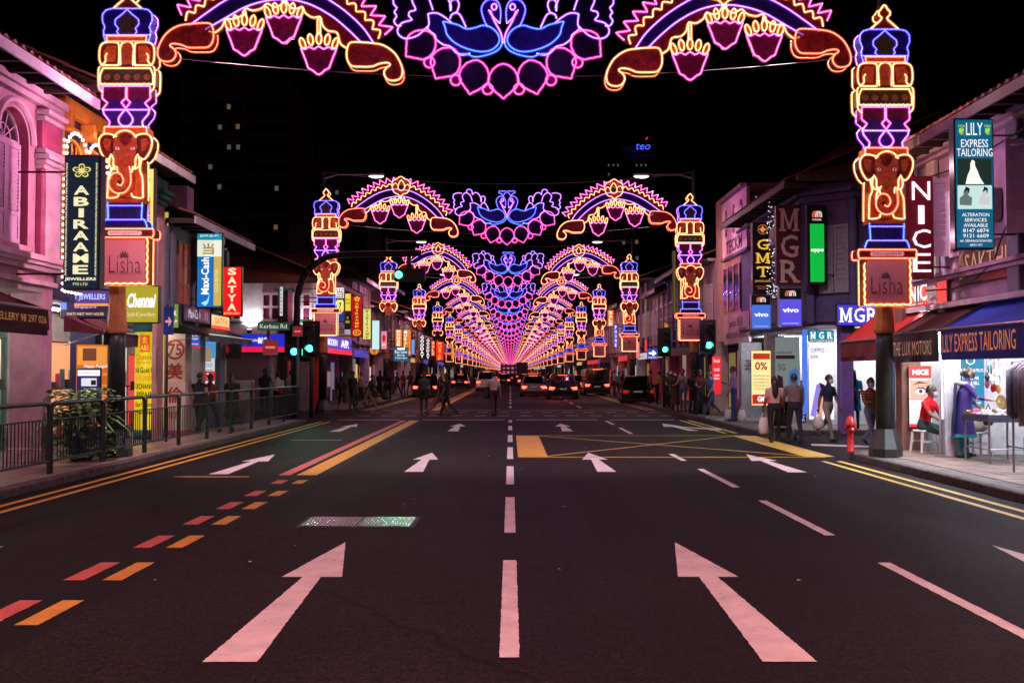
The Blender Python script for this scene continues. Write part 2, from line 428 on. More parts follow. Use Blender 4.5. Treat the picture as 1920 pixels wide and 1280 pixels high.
# leaves and litter flecks
lt = MB()
for k in range(34):
    x, y = random.uniform(-6, 6), random.uniform(6, 30); s = random.uniform(.01, .026); a = random.uniform(0, 6.28)
    lt.add([(x + s * math.cos(a), y + s * math.sin(a), .012), (x + .5 * s * math.cos(a + 1.6), y + .5 * s * math.sin(a + 1.6), .02), (x - s * math.cos(a), y - s * math.sin(a), .012), (x + .5 * s * math.cos(a - 1.6), y + .5 * s * math.sin(a - 1.6), .014)], [(0, 1, 2, 3)])
tag(lt.build('litter', mat('paper_scrap', (0.55, 0.45, 0.42), 0.8)), 'pale scraps and dry leaves scattered over the road', 'litter', kind='stuff')
# ---- pavements, with kerb stones and slabs as pieces
CON = mat('grimy_concrete', (0.14, 0.13, 0.12), 0.75, var=0.5, scale=5, bump=0.5, bscale=40)
KRB = mat('grimy_kerb', (0.085, 0.075, 0.068), 0.8, var=0.6, scale=7, bump=0.8, bscale=35)
SLB = [mat('slab_%d' % i, c, 0.36, var=0.3, scale=8, bump=0.25, bscale=50) for i, c in enumerate([(0.27, 0.19, 0.15), (0.31, 0.23, 0.19), (0.23, 0.165, 0.135)])]
def pavement(name, label, outline, sx):
    t = thing(name, label, 'pavement'); t['kind'] = 'structure'
    b = MB(); n = len(outline)
    b.add([(x, y, PZ - .004) for x, y in outline] + [(x, y, -.1) for x, y in outline], [tuple(range(n))] + [(i + n, (i + 1) % n + n, (i + 1) % n, i) for i in range(n)])
    b.build('footway', CON, t); return t
arc = [(KR + 1.4 - 1.4 * math.cos(a), R0 - 1.4 + 1.4 * math.sin(a)) for a in [i * math.pi / 2 / 8 for i in range(9)]]
PLn = pavement('pavement', 'left pavement of reddish slabs behind the railing', [(-30, -12), (KL - .17, -12), (KL - .17, L0), (-30, L0)], -1)
PLf = pavement('pavement', 'left pavement beyond the side street', [(-60, L1), (KL - .17, L1), (KL - .17, 700), (-60, 700)], -1)
PRn = pavement('pavement', 'right pavement of shiny pinkish slabs beside the tailor shop', [(KR + .17, -12), (30, -12), (30, R0 - .17)] + [(x + (.17 if x < 8 else 0) * .8, y - .12) for x, y in arc[::-1]], 1)
PRf = pavement('pavement', 'right pavement beyond the side street mouth', [(KR + .17, R1 + .17), (60, R1 + .17), (60, 700), (KR + .17, 700)], 1)
kst = {}
def kerb_line(par, pts, step=1.0):
    P = resample([(x, y, 0) for x, y in pts], step)
    for a, b_ in zip(P[:-1], P[1:]):
        d = (b_ - a); L = d.length; ang = math.atan2(d.y, d.x); kk = round(L, 2)
        if kk not in kst: kst[kk] = MB().bbox(.004, -.17, -.1, L - .004, 0, PZ + .004, .018).mesh('kerb_stone', KRB)
        inst('kerb_stone', kst[kk], par, (a.x, a.y, random.uniform(-.004, .004)), rz=ang)
kerb_line(PLn, [(KL, L0), (KL, -2)]) ; kerb_line(PLf, [(KL, 90), (KL, L1)], 1.2)
kerb_line(PRn, [(KR, -2), (KR, R0 - 1.4)]); kerb_line(PRn, arc, .55); kerb_line(PRn, [(KR + 1.4, R0), (14, R0)])
kerb_line(PRf, [(16, R1), (KR, R1)]); kerb_line(PRf, [(KR, R1), (KR, 75)], 1.2)
def slabs(par, x0, x1, y0, y1, w, d, skip=None):
    me = [MB().bbox(.004, .004, 0, w - .004, d - .004, .012, .004).mesh('paving_slab', m) for m in SLB]
    nx = int(round((x1 - x0) / w)); ny = int((y1 - y0) / d)
    for j in range(ny):
        for i in range(nx):
            x, y = x0 + i * w, y0 + j * d
            if skip and skip(x + w / 2, y + d / 2): continue
            inst('paving_slab', random.choice(me), par, (x, y, PZ - .006 + random.uniform(0, .003)), rot=(random.uniform(-.004, .004), random.uniform(-.003, .003), 0))
slabs(PLn, -8.32, -6.97, 12.4, L0 - .2, .45, .6)
slabs(PRn, KR + .5, KR + 2.3, 11.4, R0 - .3, .36, .36, lambda x, y: (x < KR + 1.4 and y > R0 - 1.4 and math.hypot(x - KR - 1.4, y - R0 + 1.4) > 1.05))
# ---- pedestrian railing along the left kerb, one thing per panel
RAILM = mat('dark_green_paint', (0.022, 0.040, 0.034), 0.4, 0.3, 0.3, 12, 0.2, 80)
XR = -7.14
def railing(L=1.98):
    t = thing('railing', '', 'railing')
    for x in (0.03, L - .03): MB().tube([(0, x, 0), (0, x, .98)], .032, 8).build('post', RAILM, t)
    r = .09; top = [(0, .03, .95), (0, .035, 1.02), (0, .07, 1.075), (0, .13, 1.09), (0, L - .13, 1.09), (0, L - .07, 1.075), (0, L - .035, 1.02), (0, L - .03, .95)]
    MB().tube(top, .034, 8).build('top_rail', RAILM, t)
    MB().tube([(0, .03, .84), (0, L - .03, .84)], .013, 6).build('middle_rail', RAILM, t)
    MB().tube([(0, .03, .2), (0, L - .03, .2)], .022, 6).build('bottom_rail', RAILM, t)
    me = MB().tube([(0, 0, .2), (0, 0, .84)], .0095, 5).mesh('baluster', RAILM)
    n = 15
    for k in range(n): inst('baluster', me, t, (0, .25 + (L - .5) * k / (n - 1), 0))
    return t
LAB = {0: 'green steel railing panel nearest the camera on the left pavement', 1: 'railing panel in front of the pink column', 2: 'railing panel in front of the potted plant', 3: 'railing panel just past the left lamp post base',
       4: 'railing panel in front of the white column with red characters', 5: 'railing panel in front of the two people in dark clothes', 6: 'railing panel in front of the long haired woman in black', 7: 'railing panel past the long haired woman in black', 8: 'railing panel before the grey junction box', 9: 'railing panel in front of the shuttered shop', 10: 'farthest railing panel beside the traffic lights'}
r0 = railing(); r0.location = (XR, 11.5, PZ); KR0 = KIDS(r0); r0['group'] = 'railing panels along the left kerb'; r0['label'] = LAB[0]
for k in range(1, 11): dup(r0, (XR, 11.5 + 2.0 * k, PZ), label=LAB[k], kids=KR0)
# ================================================================== festive light arches
# bright bulbs in rows; sleeve and outer shell are added to imitate their halo
def halo_shell(name, col, k=.34):
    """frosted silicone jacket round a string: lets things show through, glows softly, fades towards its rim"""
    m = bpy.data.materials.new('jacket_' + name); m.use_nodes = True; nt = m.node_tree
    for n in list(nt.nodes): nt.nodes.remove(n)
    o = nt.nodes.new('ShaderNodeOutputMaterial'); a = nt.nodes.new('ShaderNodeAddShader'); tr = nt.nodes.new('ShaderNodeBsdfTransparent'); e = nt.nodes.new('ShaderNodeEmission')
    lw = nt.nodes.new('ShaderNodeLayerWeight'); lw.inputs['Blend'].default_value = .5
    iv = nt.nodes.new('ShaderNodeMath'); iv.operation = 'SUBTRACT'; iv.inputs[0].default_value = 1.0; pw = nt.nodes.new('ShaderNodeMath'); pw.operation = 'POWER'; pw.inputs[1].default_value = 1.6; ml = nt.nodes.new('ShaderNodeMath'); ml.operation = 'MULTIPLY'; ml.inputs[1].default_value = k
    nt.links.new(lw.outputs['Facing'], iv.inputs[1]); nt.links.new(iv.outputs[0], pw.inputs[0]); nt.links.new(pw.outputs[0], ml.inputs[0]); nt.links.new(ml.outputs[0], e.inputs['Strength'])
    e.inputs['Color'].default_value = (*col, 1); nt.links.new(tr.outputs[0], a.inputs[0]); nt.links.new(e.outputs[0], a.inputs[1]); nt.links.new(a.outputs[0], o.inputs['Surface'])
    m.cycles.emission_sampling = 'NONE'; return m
def led(name, core, halo, ck, hk):
    return (glow('bulb_' + name, core, ck, sample=False), glow('sleeve_' + name, halo, hk, sample=True), halo_shell(name, halo))
LK = 1.0
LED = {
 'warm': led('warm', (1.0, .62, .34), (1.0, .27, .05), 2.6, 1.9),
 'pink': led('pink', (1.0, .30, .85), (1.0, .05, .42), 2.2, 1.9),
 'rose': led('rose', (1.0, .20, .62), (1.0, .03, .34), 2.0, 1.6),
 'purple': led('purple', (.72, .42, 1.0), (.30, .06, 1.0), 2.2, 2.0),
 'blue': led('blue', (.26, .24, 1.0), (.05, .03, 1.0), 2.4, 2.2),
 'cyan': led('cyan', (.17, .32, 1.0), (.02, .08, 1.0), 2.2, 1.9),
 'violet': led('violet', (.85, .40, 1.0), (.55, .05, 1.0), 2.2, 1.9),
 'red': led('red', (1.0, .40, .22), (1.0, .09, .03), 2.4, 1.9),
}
def printed(name, c, c2, scale=9):
    return mat('print_' + name, tuple(.42 * x for x in c), 0.6, var=0.0, scale=scale, col2=tuple(.42 * x for x in c2), spec=.08)
P_RED = printed('red', (.30, .032, .015), (.07, .006, .006)); P_BLUE = printed('blue', (.02, .018, .22), (.01, .007, .06)); P_DBLUE = printed('dark_blue', (.02, .02, .16), (.008, .008, .05))
P_OLIVE = printed('olive', (.11, .09, .02), (.02, .03, .01), 16); P_MAG = printed('magenta', (.24, .012, .08), (.06, .003, .025)); P_PUR = printed('purple', (.06, .016, .26), (.03, .008, .10))
P_ORG = printed('orange', (1.0, .26, .03), (.5, .08, .015), 12); P_BRN = printed('brown', (.72, .17, .04), (.34, .06, .015), 14); P_BLK = printed('black', (.012, .008, .02), (.004, .003, .006))
P_PINK = mat('print_sponsor_pink', S(176, 112, 112), 0.5, var=0.06, scale=3); P_INK = mat('print_ink', (.06, .015, .02), 0.5, var=0.0); P_TAN = printed('tan', (.45, .2, .08), (.25, .09, .03), 12)
P_WHITE = mat('print_white', (.7, .6, .55), .5, var=.1); P_GREEN = printed('green', (.03, .16, .04), (.01, .05, .02))
class Strings:
    def __init__(s, step=.030, r=.0138, rb=.015): s.d = {}; s.step = step; s.r = r; s.rb = rb
    def line(s, col, pts, y=-.03, closed=False, n=0, r=None):
        if n: pts = catmull(pts, n, closed)
        s.d.setdefault(col, []).append(([(p[0], y, p[1]) for p in pts], closed)); return s
    def build(s, parent, name='light_string', far=False):
        for col, lines in s.d.items():
            b = MB(); jk = MB(); rnd = random.Random(3)
            for pts, cl in lines:
                P = resample(pts, s.step * (1.6 if not far else 3), cl)
                if len(P) < 3: continue
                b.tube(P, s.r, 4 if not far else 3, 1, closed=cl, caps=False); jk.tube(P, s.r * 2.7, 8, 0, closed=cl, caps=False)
                for q in resample(pts, s.step, cl):
                    if far: continue
                    b.octa((q.x + rnd.uniform(-.002, .002), q.y - s.r * .75, q.z + rnd.uniform(-.002, .002)), s.rb, 0)
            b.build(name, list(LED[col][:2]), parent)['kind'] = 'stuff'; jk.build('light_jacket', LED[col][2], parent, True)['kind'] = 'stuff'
def mirror(p): return [(-x, z) for x, z in p]
U = 0.00244
# ---------------------------------------------------------------- light column (elephant tower)
def column(full=True):
    """origin: bottom centre of the sponsor board; built from the tip down, 1 unit = 2.44 mm"""
    t = thing('light_column', '', 'light column')
    H = 2285
    def q(p): return [(x * U, (H - y) * U) for x, y in p]
    st = Strings()
    D = .26
    def panel(name, pts, m, y0=-.012, y1=D, sm=0, side=None):
        p = q(catmull(pts, sm, True) if sm else pts); b = MB().prism(p, y0, y1, 0)
        return b.build(name, m, t)
    fin = [(-100, 190), (-62, 155), (-30, 128), (-18, 108), (-42, 88), (-44, 62), (-24, 42), (-10, 16), (0, 10), (10, 16), (24, 42), (44, 62), (42, 88), (18, 108), (30, 128), (62, 155), (100, 190)]
    panel('finial', fin, P_RED, .03, D - .03); st.line('warm', q(fin)); st.line('warm', q(fin), D)
    dome = [(-112, 196), (-160, 208), (-186, 238), (-188, 290), (-168, 338), (-178, 368), (-176, 398), (-162, 450), (162, 450), (176, 398), (178, 368), (168, 338), (188, 290), (186, 238), (160, 208), (112, 196)]
    panel('dome_panel', dome, P_BLUE)
    st.line('blue', q(dome[7:8] + dome[:7][::-1] + [(112, 196)] + dome[9:][::-1][1:] + dome[8:9])); st.line('violet', q(dome), D, True); st.line('blue', q([(-176, 398), (176, 398)]))
    ogee = [(0, 204), (-36, 240), (-88, 282), (-90, 318), (-64, 350), (-76, 376), (-60, 396), (60, 396), (76, 376), (64, 350), (90, 318), (88, 282), (36, 240)]
    panel('ogee_pane', ogee, P_OLIVE, -.02, -.013); st.line('blue', q(ogee[:7]), -.04); st.line('blue', q(ogee[7:] + ogee[:1]), -.04)
    bar_ = [(-150, 408), (150, 408), (146, 450), (-146, 450)]
    panel('collar', bar_, P_ORG, -.03, D + .02); st.line('red', q(bar_), -.05, True)
    blk = [(-205, 470), (-190, 455), (190, 455), (205, 470), (206, 600), (190, 628), (-190, 628), (-206, 600)]
    panel('capital_panel', blk, P_RED); st.line('warm', q(blk), D, True)
    for s in (-1, 1):
        sc = [(s * x, y) for x, y in [(62, 628), (58, 560), (60, 480), (70, 458), (120, 452), (180, 460), (204, 500), (206, 580), (190, 622), (160, 600), (162, 560), (150, 540)]]
        st.line('warm', q(sc), n=3); st.line('warm', q([(s * 62, 628), (s * 190, 628)]))
        MB().prism(q([(s * 80, 480), (s * 150, 475), (s * 180, 520), (s * 170, 600), (s * 90, 605)]), -.02, -.013).build('scroll', P_ORG, t)
    st.line('warm', q([(-46, 625), (-52, 500), (-40, 462), (-15, 452), (10, 446), (40, 462), (52, 500), (46, 625)]))
    MB().prism(q([(-38, 620), (-42, 480), (0, 460), (42, 480), (38, 620)]), -.02, -.013).build('scroll', P_BRN, t)
    band = [(-200, 648), (200, 648), (202, 770), (-202, 770)]
    panel('band_panel', band, P_OLIVE); st.line('warm', q([(-178, 650), (178, 650)]), n=0)
    wavy = [(-200 + 400 * i / 24, 768 + (6 if i % 2 else 0)) for i in range(25)]
    st.line('warm', q(wavy)); br = [(-202, 640), (-212, 660), (-210, 790), (-196, 815), (-180, 830)]
    st.line('warm', q(br), n=2); st.line('warm', q(mirror(br)), n=2); st.line('warm', q(mirror(br)), D, n=2); st.line('warm', q(br), D, n=2)
    st.line('warm', q([(-178, 650), (-200, 700), (-202, 770)])); st.line('warm', q([(178, 650), (200, 700), (202, 770)]))
    rs = MB()
    for k in range(5):
        cx = -150 + 75 * k
        rs.prism(q([(cx + 26 * math.cos(a * .7854), 715 + 26 * math.sin(a * .7854)) for a in range(8)]), -.02, -.013)
    rs.build('rosette', P_TAN, t)
    mg = [(-178, 780), (178, 780), (182, 880), (140, 915), (176, 960), (-176, 960), (-140, 915), (-182, 880)]
    panel('skirt_panel', mg, P_MAG)
    for s in (-1, 1):
        st.line('pink', q([(s * 4, 880), (s * 4, 786), (s * 178, 786), (s * 182, 880), (s * 140, 915), (s * 176, 960)]))
        st.line('violet', q([(s * 178, 786), (s * 182, 880), (s * 140, 915), (s * 176, 960)]), D)
    MB().prism(q([(-170, 885), (170, 885), (135, 915), (160, 955), (-160, 955), (-135, 915)]), -.018, -.013).build('waist_panel', P_PUR, t)
    st.line('pink', q([(0, 880), (-34, 912), (0, 958), (34, 912)]), -.05, True)
    pr = [(-176, 962), (176, 962), (166, 1000), (122, 1055), (128, 1092), (-128, 1092), (-122, 1055), (-166, 1000)]
    panel('bowl_panel', pr, P_PUR); st.line('purple', q([(-176, 966), (176, 966)])); st.line('violet', q(pr[1:5])); st.line('violet', q([pr[0], pr[7], pr[6], pr[5]])); st.line('violet', q(pr), D, True)
    st.line('violet', q([(0, 966), (-20, 985), (-52, 1030), (-50, 1062), (-24, 1090), (24, 1090), (50, 1062), (52, 1030), (20, 985)]), -.05, True, 2)
    ob = [(-158, 1098), (158, 1098), (164, 1150), (-164, 1150)]
    panel('collar', ob, P_ORG, -.03, D + .02); st.line('red', q([(-158, 1098), (158, 1098), (160, 1146)]), -.05); st.line('red', q([(-158, 1098), (-160, 1146)]), -.05)
    # elephant head with ears, tusks, trunk and forelegs
    ear = [(-70, 1170), (-110, 1152), (-165, 1152), (-198, 1190), (-196, 1250), (-172, 1310), (-140, 1345), (-112, 1330), (-96, 1290)]
    head = ear[:] + [(-90, 1300), (-86, 1360)]
    body = [(-120, 1330), (-128, 1480), (-130, 1625), (130, 1625), (128, 1480), (120, 1330)]
    face = [(0, 1128), (-52, 1142), (-84, 1180), (-92, 1250), (-76, 1300), (-64, 1380), (-52, 1440), (52, 1440), (64, 1380), (76, 1300), (92, 1250), (84, 1180), (52, 1142)]
    if full: panel('elephant_body', body, P_ORG)
    for s in (-1, 1):
        e = [(s * x, y) for x, y in ear]; panel('elephant_ear', e, P_RED, -.03, D - .02)
        st.line('warm', q(e[:8] if full else e), -.05, n=2); st.line('warm', q(e[:8]), D, n=2)
        MB().prism(q([(s * 110, 1190), (s * 160, 1180), (s * 172, 1215), (s * 150, 1270), (s * 120, 1280)]), -.04, -.031).build('ear_inset', P_BRN, t)
    MB().prism(q(face), -.055, -.0).build('elephant_face', P_BRN, t)
    st.line('warm', q([(-84, 1180), (-52, 1142), (0, 1126), (52, 1142), (84, 1180)]), -.075, n=3)
    MB().prism(q([(-50, 1165), (0, 1140), (50, 1165), (34, 1215), (0, 1240), (-34, 1215)]), -.066, -.056).build('forehead_ornament', P_RED, t)
    for s in (-1, 1):
        MB().prism(q([(s * 40, 1262), (s * 58, 1248), (s * 74, 1256), (s * 70, 1270), (s * 52, 1274)]), -.066, -.056).build('elephant_eye', P_WHITE, t)
        MB().prism(q([(s * 52, 1262), (s * 58, 1252), (s * 65, 1262), (s * 58, 1271)]), -.072, -.067).build('elephant_pupil', P_BLK, t)
    if full:
        for s in (-1, 1):
            tk = [(s * x, y) for x, y in [(100, 1310), (112, 1350), (110, 1400), (70, 1420), (84, 1390), (82, 1350)]]
            MB().prism(q(tk), -.07, -.03).build('tusk', P_TAN, t); st.line('warm', q(tk), -.085, True, 2)
            st.line('warm', q([(s * 120, 1340), (s * 108, 1420), (s * 128, 1480), (s * 132, 1600), (s * 130, 1632), (s * 60, 1625), (s * 48, 1600)]), n=3)
            st.line('warm', q([(s * 128, 1340), (s * 132, 1600), (s * 132, 1632)]), D)
            st.line('warm', q([(s * 60, 1400), (s * 52, 1440)]), -.06)
        tr = [(52, 1410), (62, 1470), (60, 1540), (20, 1600), (-50, 1605), (-96, 1560), (-98, 1500), (-66, 1456), (-16, 1462), (8, 1510), (-10, 1550), (-36, 1540)]
        trk = catmull([(0, 1400), (14, 1480), (0, 1550), (-40, 1565), (-66, 1530), (-50, 1490), (-24, 1500)], 5)
        P = [(x * U, -.075, (H - y) * U) for x, y in trk]
        MB().tube(P, [.1 * (1 - .6 * i / (len(P) - 1)) for i in range(len(P))], 10).build('elephant_trunk', P_BRN, t, True)
        st.line('red', q(tr), -.17, n=3); st.line('warm', q([(-60, 1400), (-92, 1450), (-100, 1500)]), -.16)
        panel('plinth', [(-132, 1632), (132, 1632), (136, 1668), (-136, 1668)], P_BRN, -.02, D)
        bb = [(-130, 1672), (130, 1672), (126, 1730), (124, 1790), (150, 1800), (168, 1850), (-168, 1850), (-150, 1800), (-124, 1790), (-126, 1730)]
        panel('pedestal_panel', bb, P_BLUE)
        st.line('blue', q([(-130, 1690), (130, 1690)])); st.line('blue', q([(-128, 1796), (128, 1796)])); st.line('cyan', q(bb[1:6])); st.line('cyan', q([bb[0]] + bb[6:][::-1])); st.line('cyan', q(bb[1:6]), D)
        for k in range(4):
            x = -90 + 60 * k; MB().prism(q([(x - 5, 1705), (x + 5, 1705), (x + 9, 1740), (x + 3, 1780), (x - 7, 1780), (x + 1, 1740)]), -.018, -.013).build('stripe', P_PUR, t)
        cb = [(-215, 1866), (215, 1866), (215, 1922), (-215, 1922)]
        panel('crossbar', cb, P_RED, -.03, D + .02)
        rr = [(-215, 1866), (-222, 1895), (-215, 1930), (215, 1930), (222, 1895), (215, 1866)]
        st.line('red', q(rr), -.05, True); st.line('red', q(rr), D + .03, True)
        MB().prism(q([(-120, 1880), (120, 1880), (130, 1896), (120, 1912), (-120, 1912), (-130, 1896)]), -.04, -.031).build('caption_plate', P_WHITE, t)
        text('நல்வாழ்த்துகள்', 215 * U, 24 * U, 0, (H - 1896) * U, -.043, P_INK, t)
        pn = [(-150, 1945), (150, 1945), (150, 2268), (-150, 2268)]
        panel('sponsor_board', [(-172, 1932), (172, 1932), (172, 2280), (-172, 2280)], P_ORG, .0, D)
        MB().prism(q(pn), -.012, -.001).build('sponsor_face', P_PINK, t)
        text('Lisha', 238 * U, 130 * U, 0, (H - 2130) * U, -.016, P_INK, t, bold=-.012, space=1.05)
        text('LITTLE INDIA SHOPKEEPERS AND HERITAGE', 240 * U, 9 * U, 0, (H - 2200) * U, -.016, P_INK, t)
        lo = MB()
        for a in (-70, -40, -14, 14, 40, 70):
            ca, sa = math.sin(R(a)), math.cos(R(a)); L = 60 - abs(a) * .25
            pts = [(0, 0), (-11, .45), (0, 1), (11, .45)]
            lo.prism(q([(-8 + ca * L * b_ + sa * x, 2080 - (sa * L * b_ - ca * x)) for x, b_ in pts]), -.0155 - .0006 * (a + 70) / 30, -.0125)
        lo.build('lotus_emblem', P_INK, t)
        w2 = []
        for x0, y0, x1, y1 in ((172, 1940, 172, 2276), (172, 2276, -172, 2276), (-172, 2276, -172, 1940)):
            for i in range(12): w2.append((x0 + (x1 - x0) * i / 12 + (4 if i % 2 else -4) * (y0 != y1), y0 + (y1 - y0) * i / 12 + (4 if i % 2 else -4) * (y0 == y1)))
        st.line('warm', q(w2)); st.line('warm', q([(172, 1940), (172, 2276), (-172, 2276), (-172, 1940)]), D)
    st.build(t)
    return t
# ---------------------------------------------------------------- arch (garlanded half hoop with tassels)
V = 0.005008
def arch():
    """the right-hand arch, origin at x of the medallion, z = 0 at road level"""
    t = thing('light_arch', '', 'light arch'); st = Strings(.032)
    q = lambda p: [((u - 1407) * V, 1.7 + (1588 - v) * V) for u, v in p]
    outer = catmull([(1090, 446), (1130, 390), (1200, 326), (1280, 274), (1340, 248), (1410, 236), (1478, 236), (1560, 256), (1640, 296), (1712, 346), (1765, 386)], 6)
    inner = catmull([(1132, 450), (1180, 402), (1240, 352), (1310, 312), (1370, 293), (1415, 288), (1480, 293), (1560, 317), (1640, 362), (1705, 400)], 6)
    MB().prism(q(outer + inner[::-1]), 0, .12).build('band_panel', P_DBLUE, t)
    st.line('purple', q(outer)); st.line('purple', q(inner)); st.line('warm', q(outer), .15)
    P = resample([(x, y, 0) for x, y in outer], 4); L = len(P)
    def off(i, d):
        i = max(0, min(L - 1, i)); a = P[max(0, i - 6)]; b_ = P[min(L - 1, i + 6)]; tt = (b_ - a).normalized()
        return (P[i].x + tt.y * d, P[i].y - tt.x * d)
    nt_ = 19; wave = []; teeth = []; base = []
    for k in range(nt_):
        i0 = int(k * (L - 1) / nt_); i1 = int((k + 1) * (L - 1) / nt_); im = (i0 + i1) // 2
        wave += [off(i0, 24), off(int(i0 + (i1 - i0) * .3), 40), off(im, 46), off(int(i0 + (i1 - i0) * .7), 40)]
        # the triangles lean along the hoop, outwards from the medallion
        lean = -14 if k < nt_ / 2 else 14
        a = off(im, 92); tt = (P[min(L - 1, im + 6)] - P[max(0, im - 6)]).normalized()
        teeth += [off(i0, 52), (a[0] + tt.x * lean, a[1] + tt.y * lean)]
    wave.append(off(L - 1, 24)); teeth.append(off(L - 1, 52))
    MB().prism(q(wave + outer[::-1]), .01, .11).build('scallop_panel', P_RED, t)
    MB().prism(q(teeth + [off(i, 20) for i in range(L - 1, -1, -12)] + [off(0, 20)]), .03, .09).build('teeth_panel', P_MAG, t)
    st.line('warm', q(wave), -.03); st.line('pink', q(teeth), -.01)
    swag = [(1182, 472), (1210, 452), (1222, 412), (1255, 405), (1276, 384), (1284, 354), (1312, 356), (1340, 338), (1350, 318), (1378, 324), (1400, 312), (1413, 290), (1428, 308), (1452, 318), (1480, 304), (1500, 322), (1535, 330), (1558, 322), (1572, 348), (1606, 362), (1632, 362), (1646, 392), (1672, 412), (1692, 408)]
    st.line('warm', q(swag), -.03, n=4); MB().prism(q(catmull(swag, 4) + inner[::-1]), .02, .10).build('swag_panel', P_RED, t)
    med = [(1413, 290), (1392, 272), (1362, 264), (1344, 232), (1338, 200), (1352, 168), (1380, 158), (1400, 142), (1420, 142), (1440, 158), (1466, 172), (1474, 200), (1470, 240), (1452, 264), (1430, 274)]
    MB().prism(q(med), -.04, .14).build('medallion', P_BRN, t); st.line('warm', q(med), -.065, True, 3)
    drop = [(1405, 168), (1384, 196), (1380, 222), (1392, 242), (1410, 246), (1426, 236), (1430, 212), (1420, 186)]
    MB().prism(q(catmull(drop, 3, True)), -.055, -.041).build('medallion_jewel', P_GREEN, t); st.line('warm', q(drop), -.075, True, 3)
    paw = [(1182, 470), (1172, 452), (1140, 450), (1090, 454), (1050, 462), (1012, 488), (990, 522), (980, 555), (986, 582), (1008, 592), (1034, 588), (1048, 566), (1040, 546), (1024, 534), (1036, 526), (1066, 530), (1090, 540), (1130, 541), (1166, 538), (1182, 516), (1185, 492)]
    for s, dx, dy in ((1, 0, 0), (-1, 2858, -70)):
        pp = [(dx + s * u, dy + v) for u, v in paw]
        MB().prism(q(catmull(pp, 3, True)), -.05, .15).build('paw_panel', P_RED, t); st.line('warm' if s > 0 else 'red', q(pp), -.075, True, 3); st.line('red', q(pp), .17, True, 3)
    for cx, cy, st0 in ((1290, 446, 352), (1420, 330, 292), (1565, 376, 330)):
        ts = Strings(.03)
        cup = [(cx - 66, cy + 22), (cx - 50, cy + 26), (cx - 36, cy + 16), (cx - 18, cy + 26), (cx, cy + 14), (cx + 18, cy + 26), (cx + 36, cy + 16), (cx + 50, cy + 26), (cx + 66, cy + 22), (cx + 50, cy + 62), (cx + 38, cy + 96), (cx + 22, cy + 104), (cx + 8, cy + 116), (cx, cy + 120), (cx - 12, cy + 114), (cx - 22, cy + 103), (cx - 38, cy + 96), (cx - 50, cy + 62)]
        tp = MB().prism(q(cup), .02, .10).build('tassel', P_MAG, t)
        ts.line('pink', q(cup), 0, True)
        for k, (dx, dz, lean) in enumerate(((-60, 6, -6), (-31, -8, -3), (0, -12, 0), (31, -8, 3), (60, 6, 6))):
            lp = [(cx + dx + 10 * math.sin(a) + lean * math.cos(a), cy + dz - 2 - 21 * math.cos(a)) for a in [i * 2 * math.pi / 10 for i in range(10)]]
            MB().prism(q(lp), .03, .09).build('petal', P_ORG, tp); ts.line('warm', q(lp), .005, True)
        ts.line('warm', q([(cx - 5, cy - 30), (cx - 5, st0), (cx + 5, st0), (cx + 5, cy - 30)]), .0)
        ts.build(tp)
    st.build(t); return t
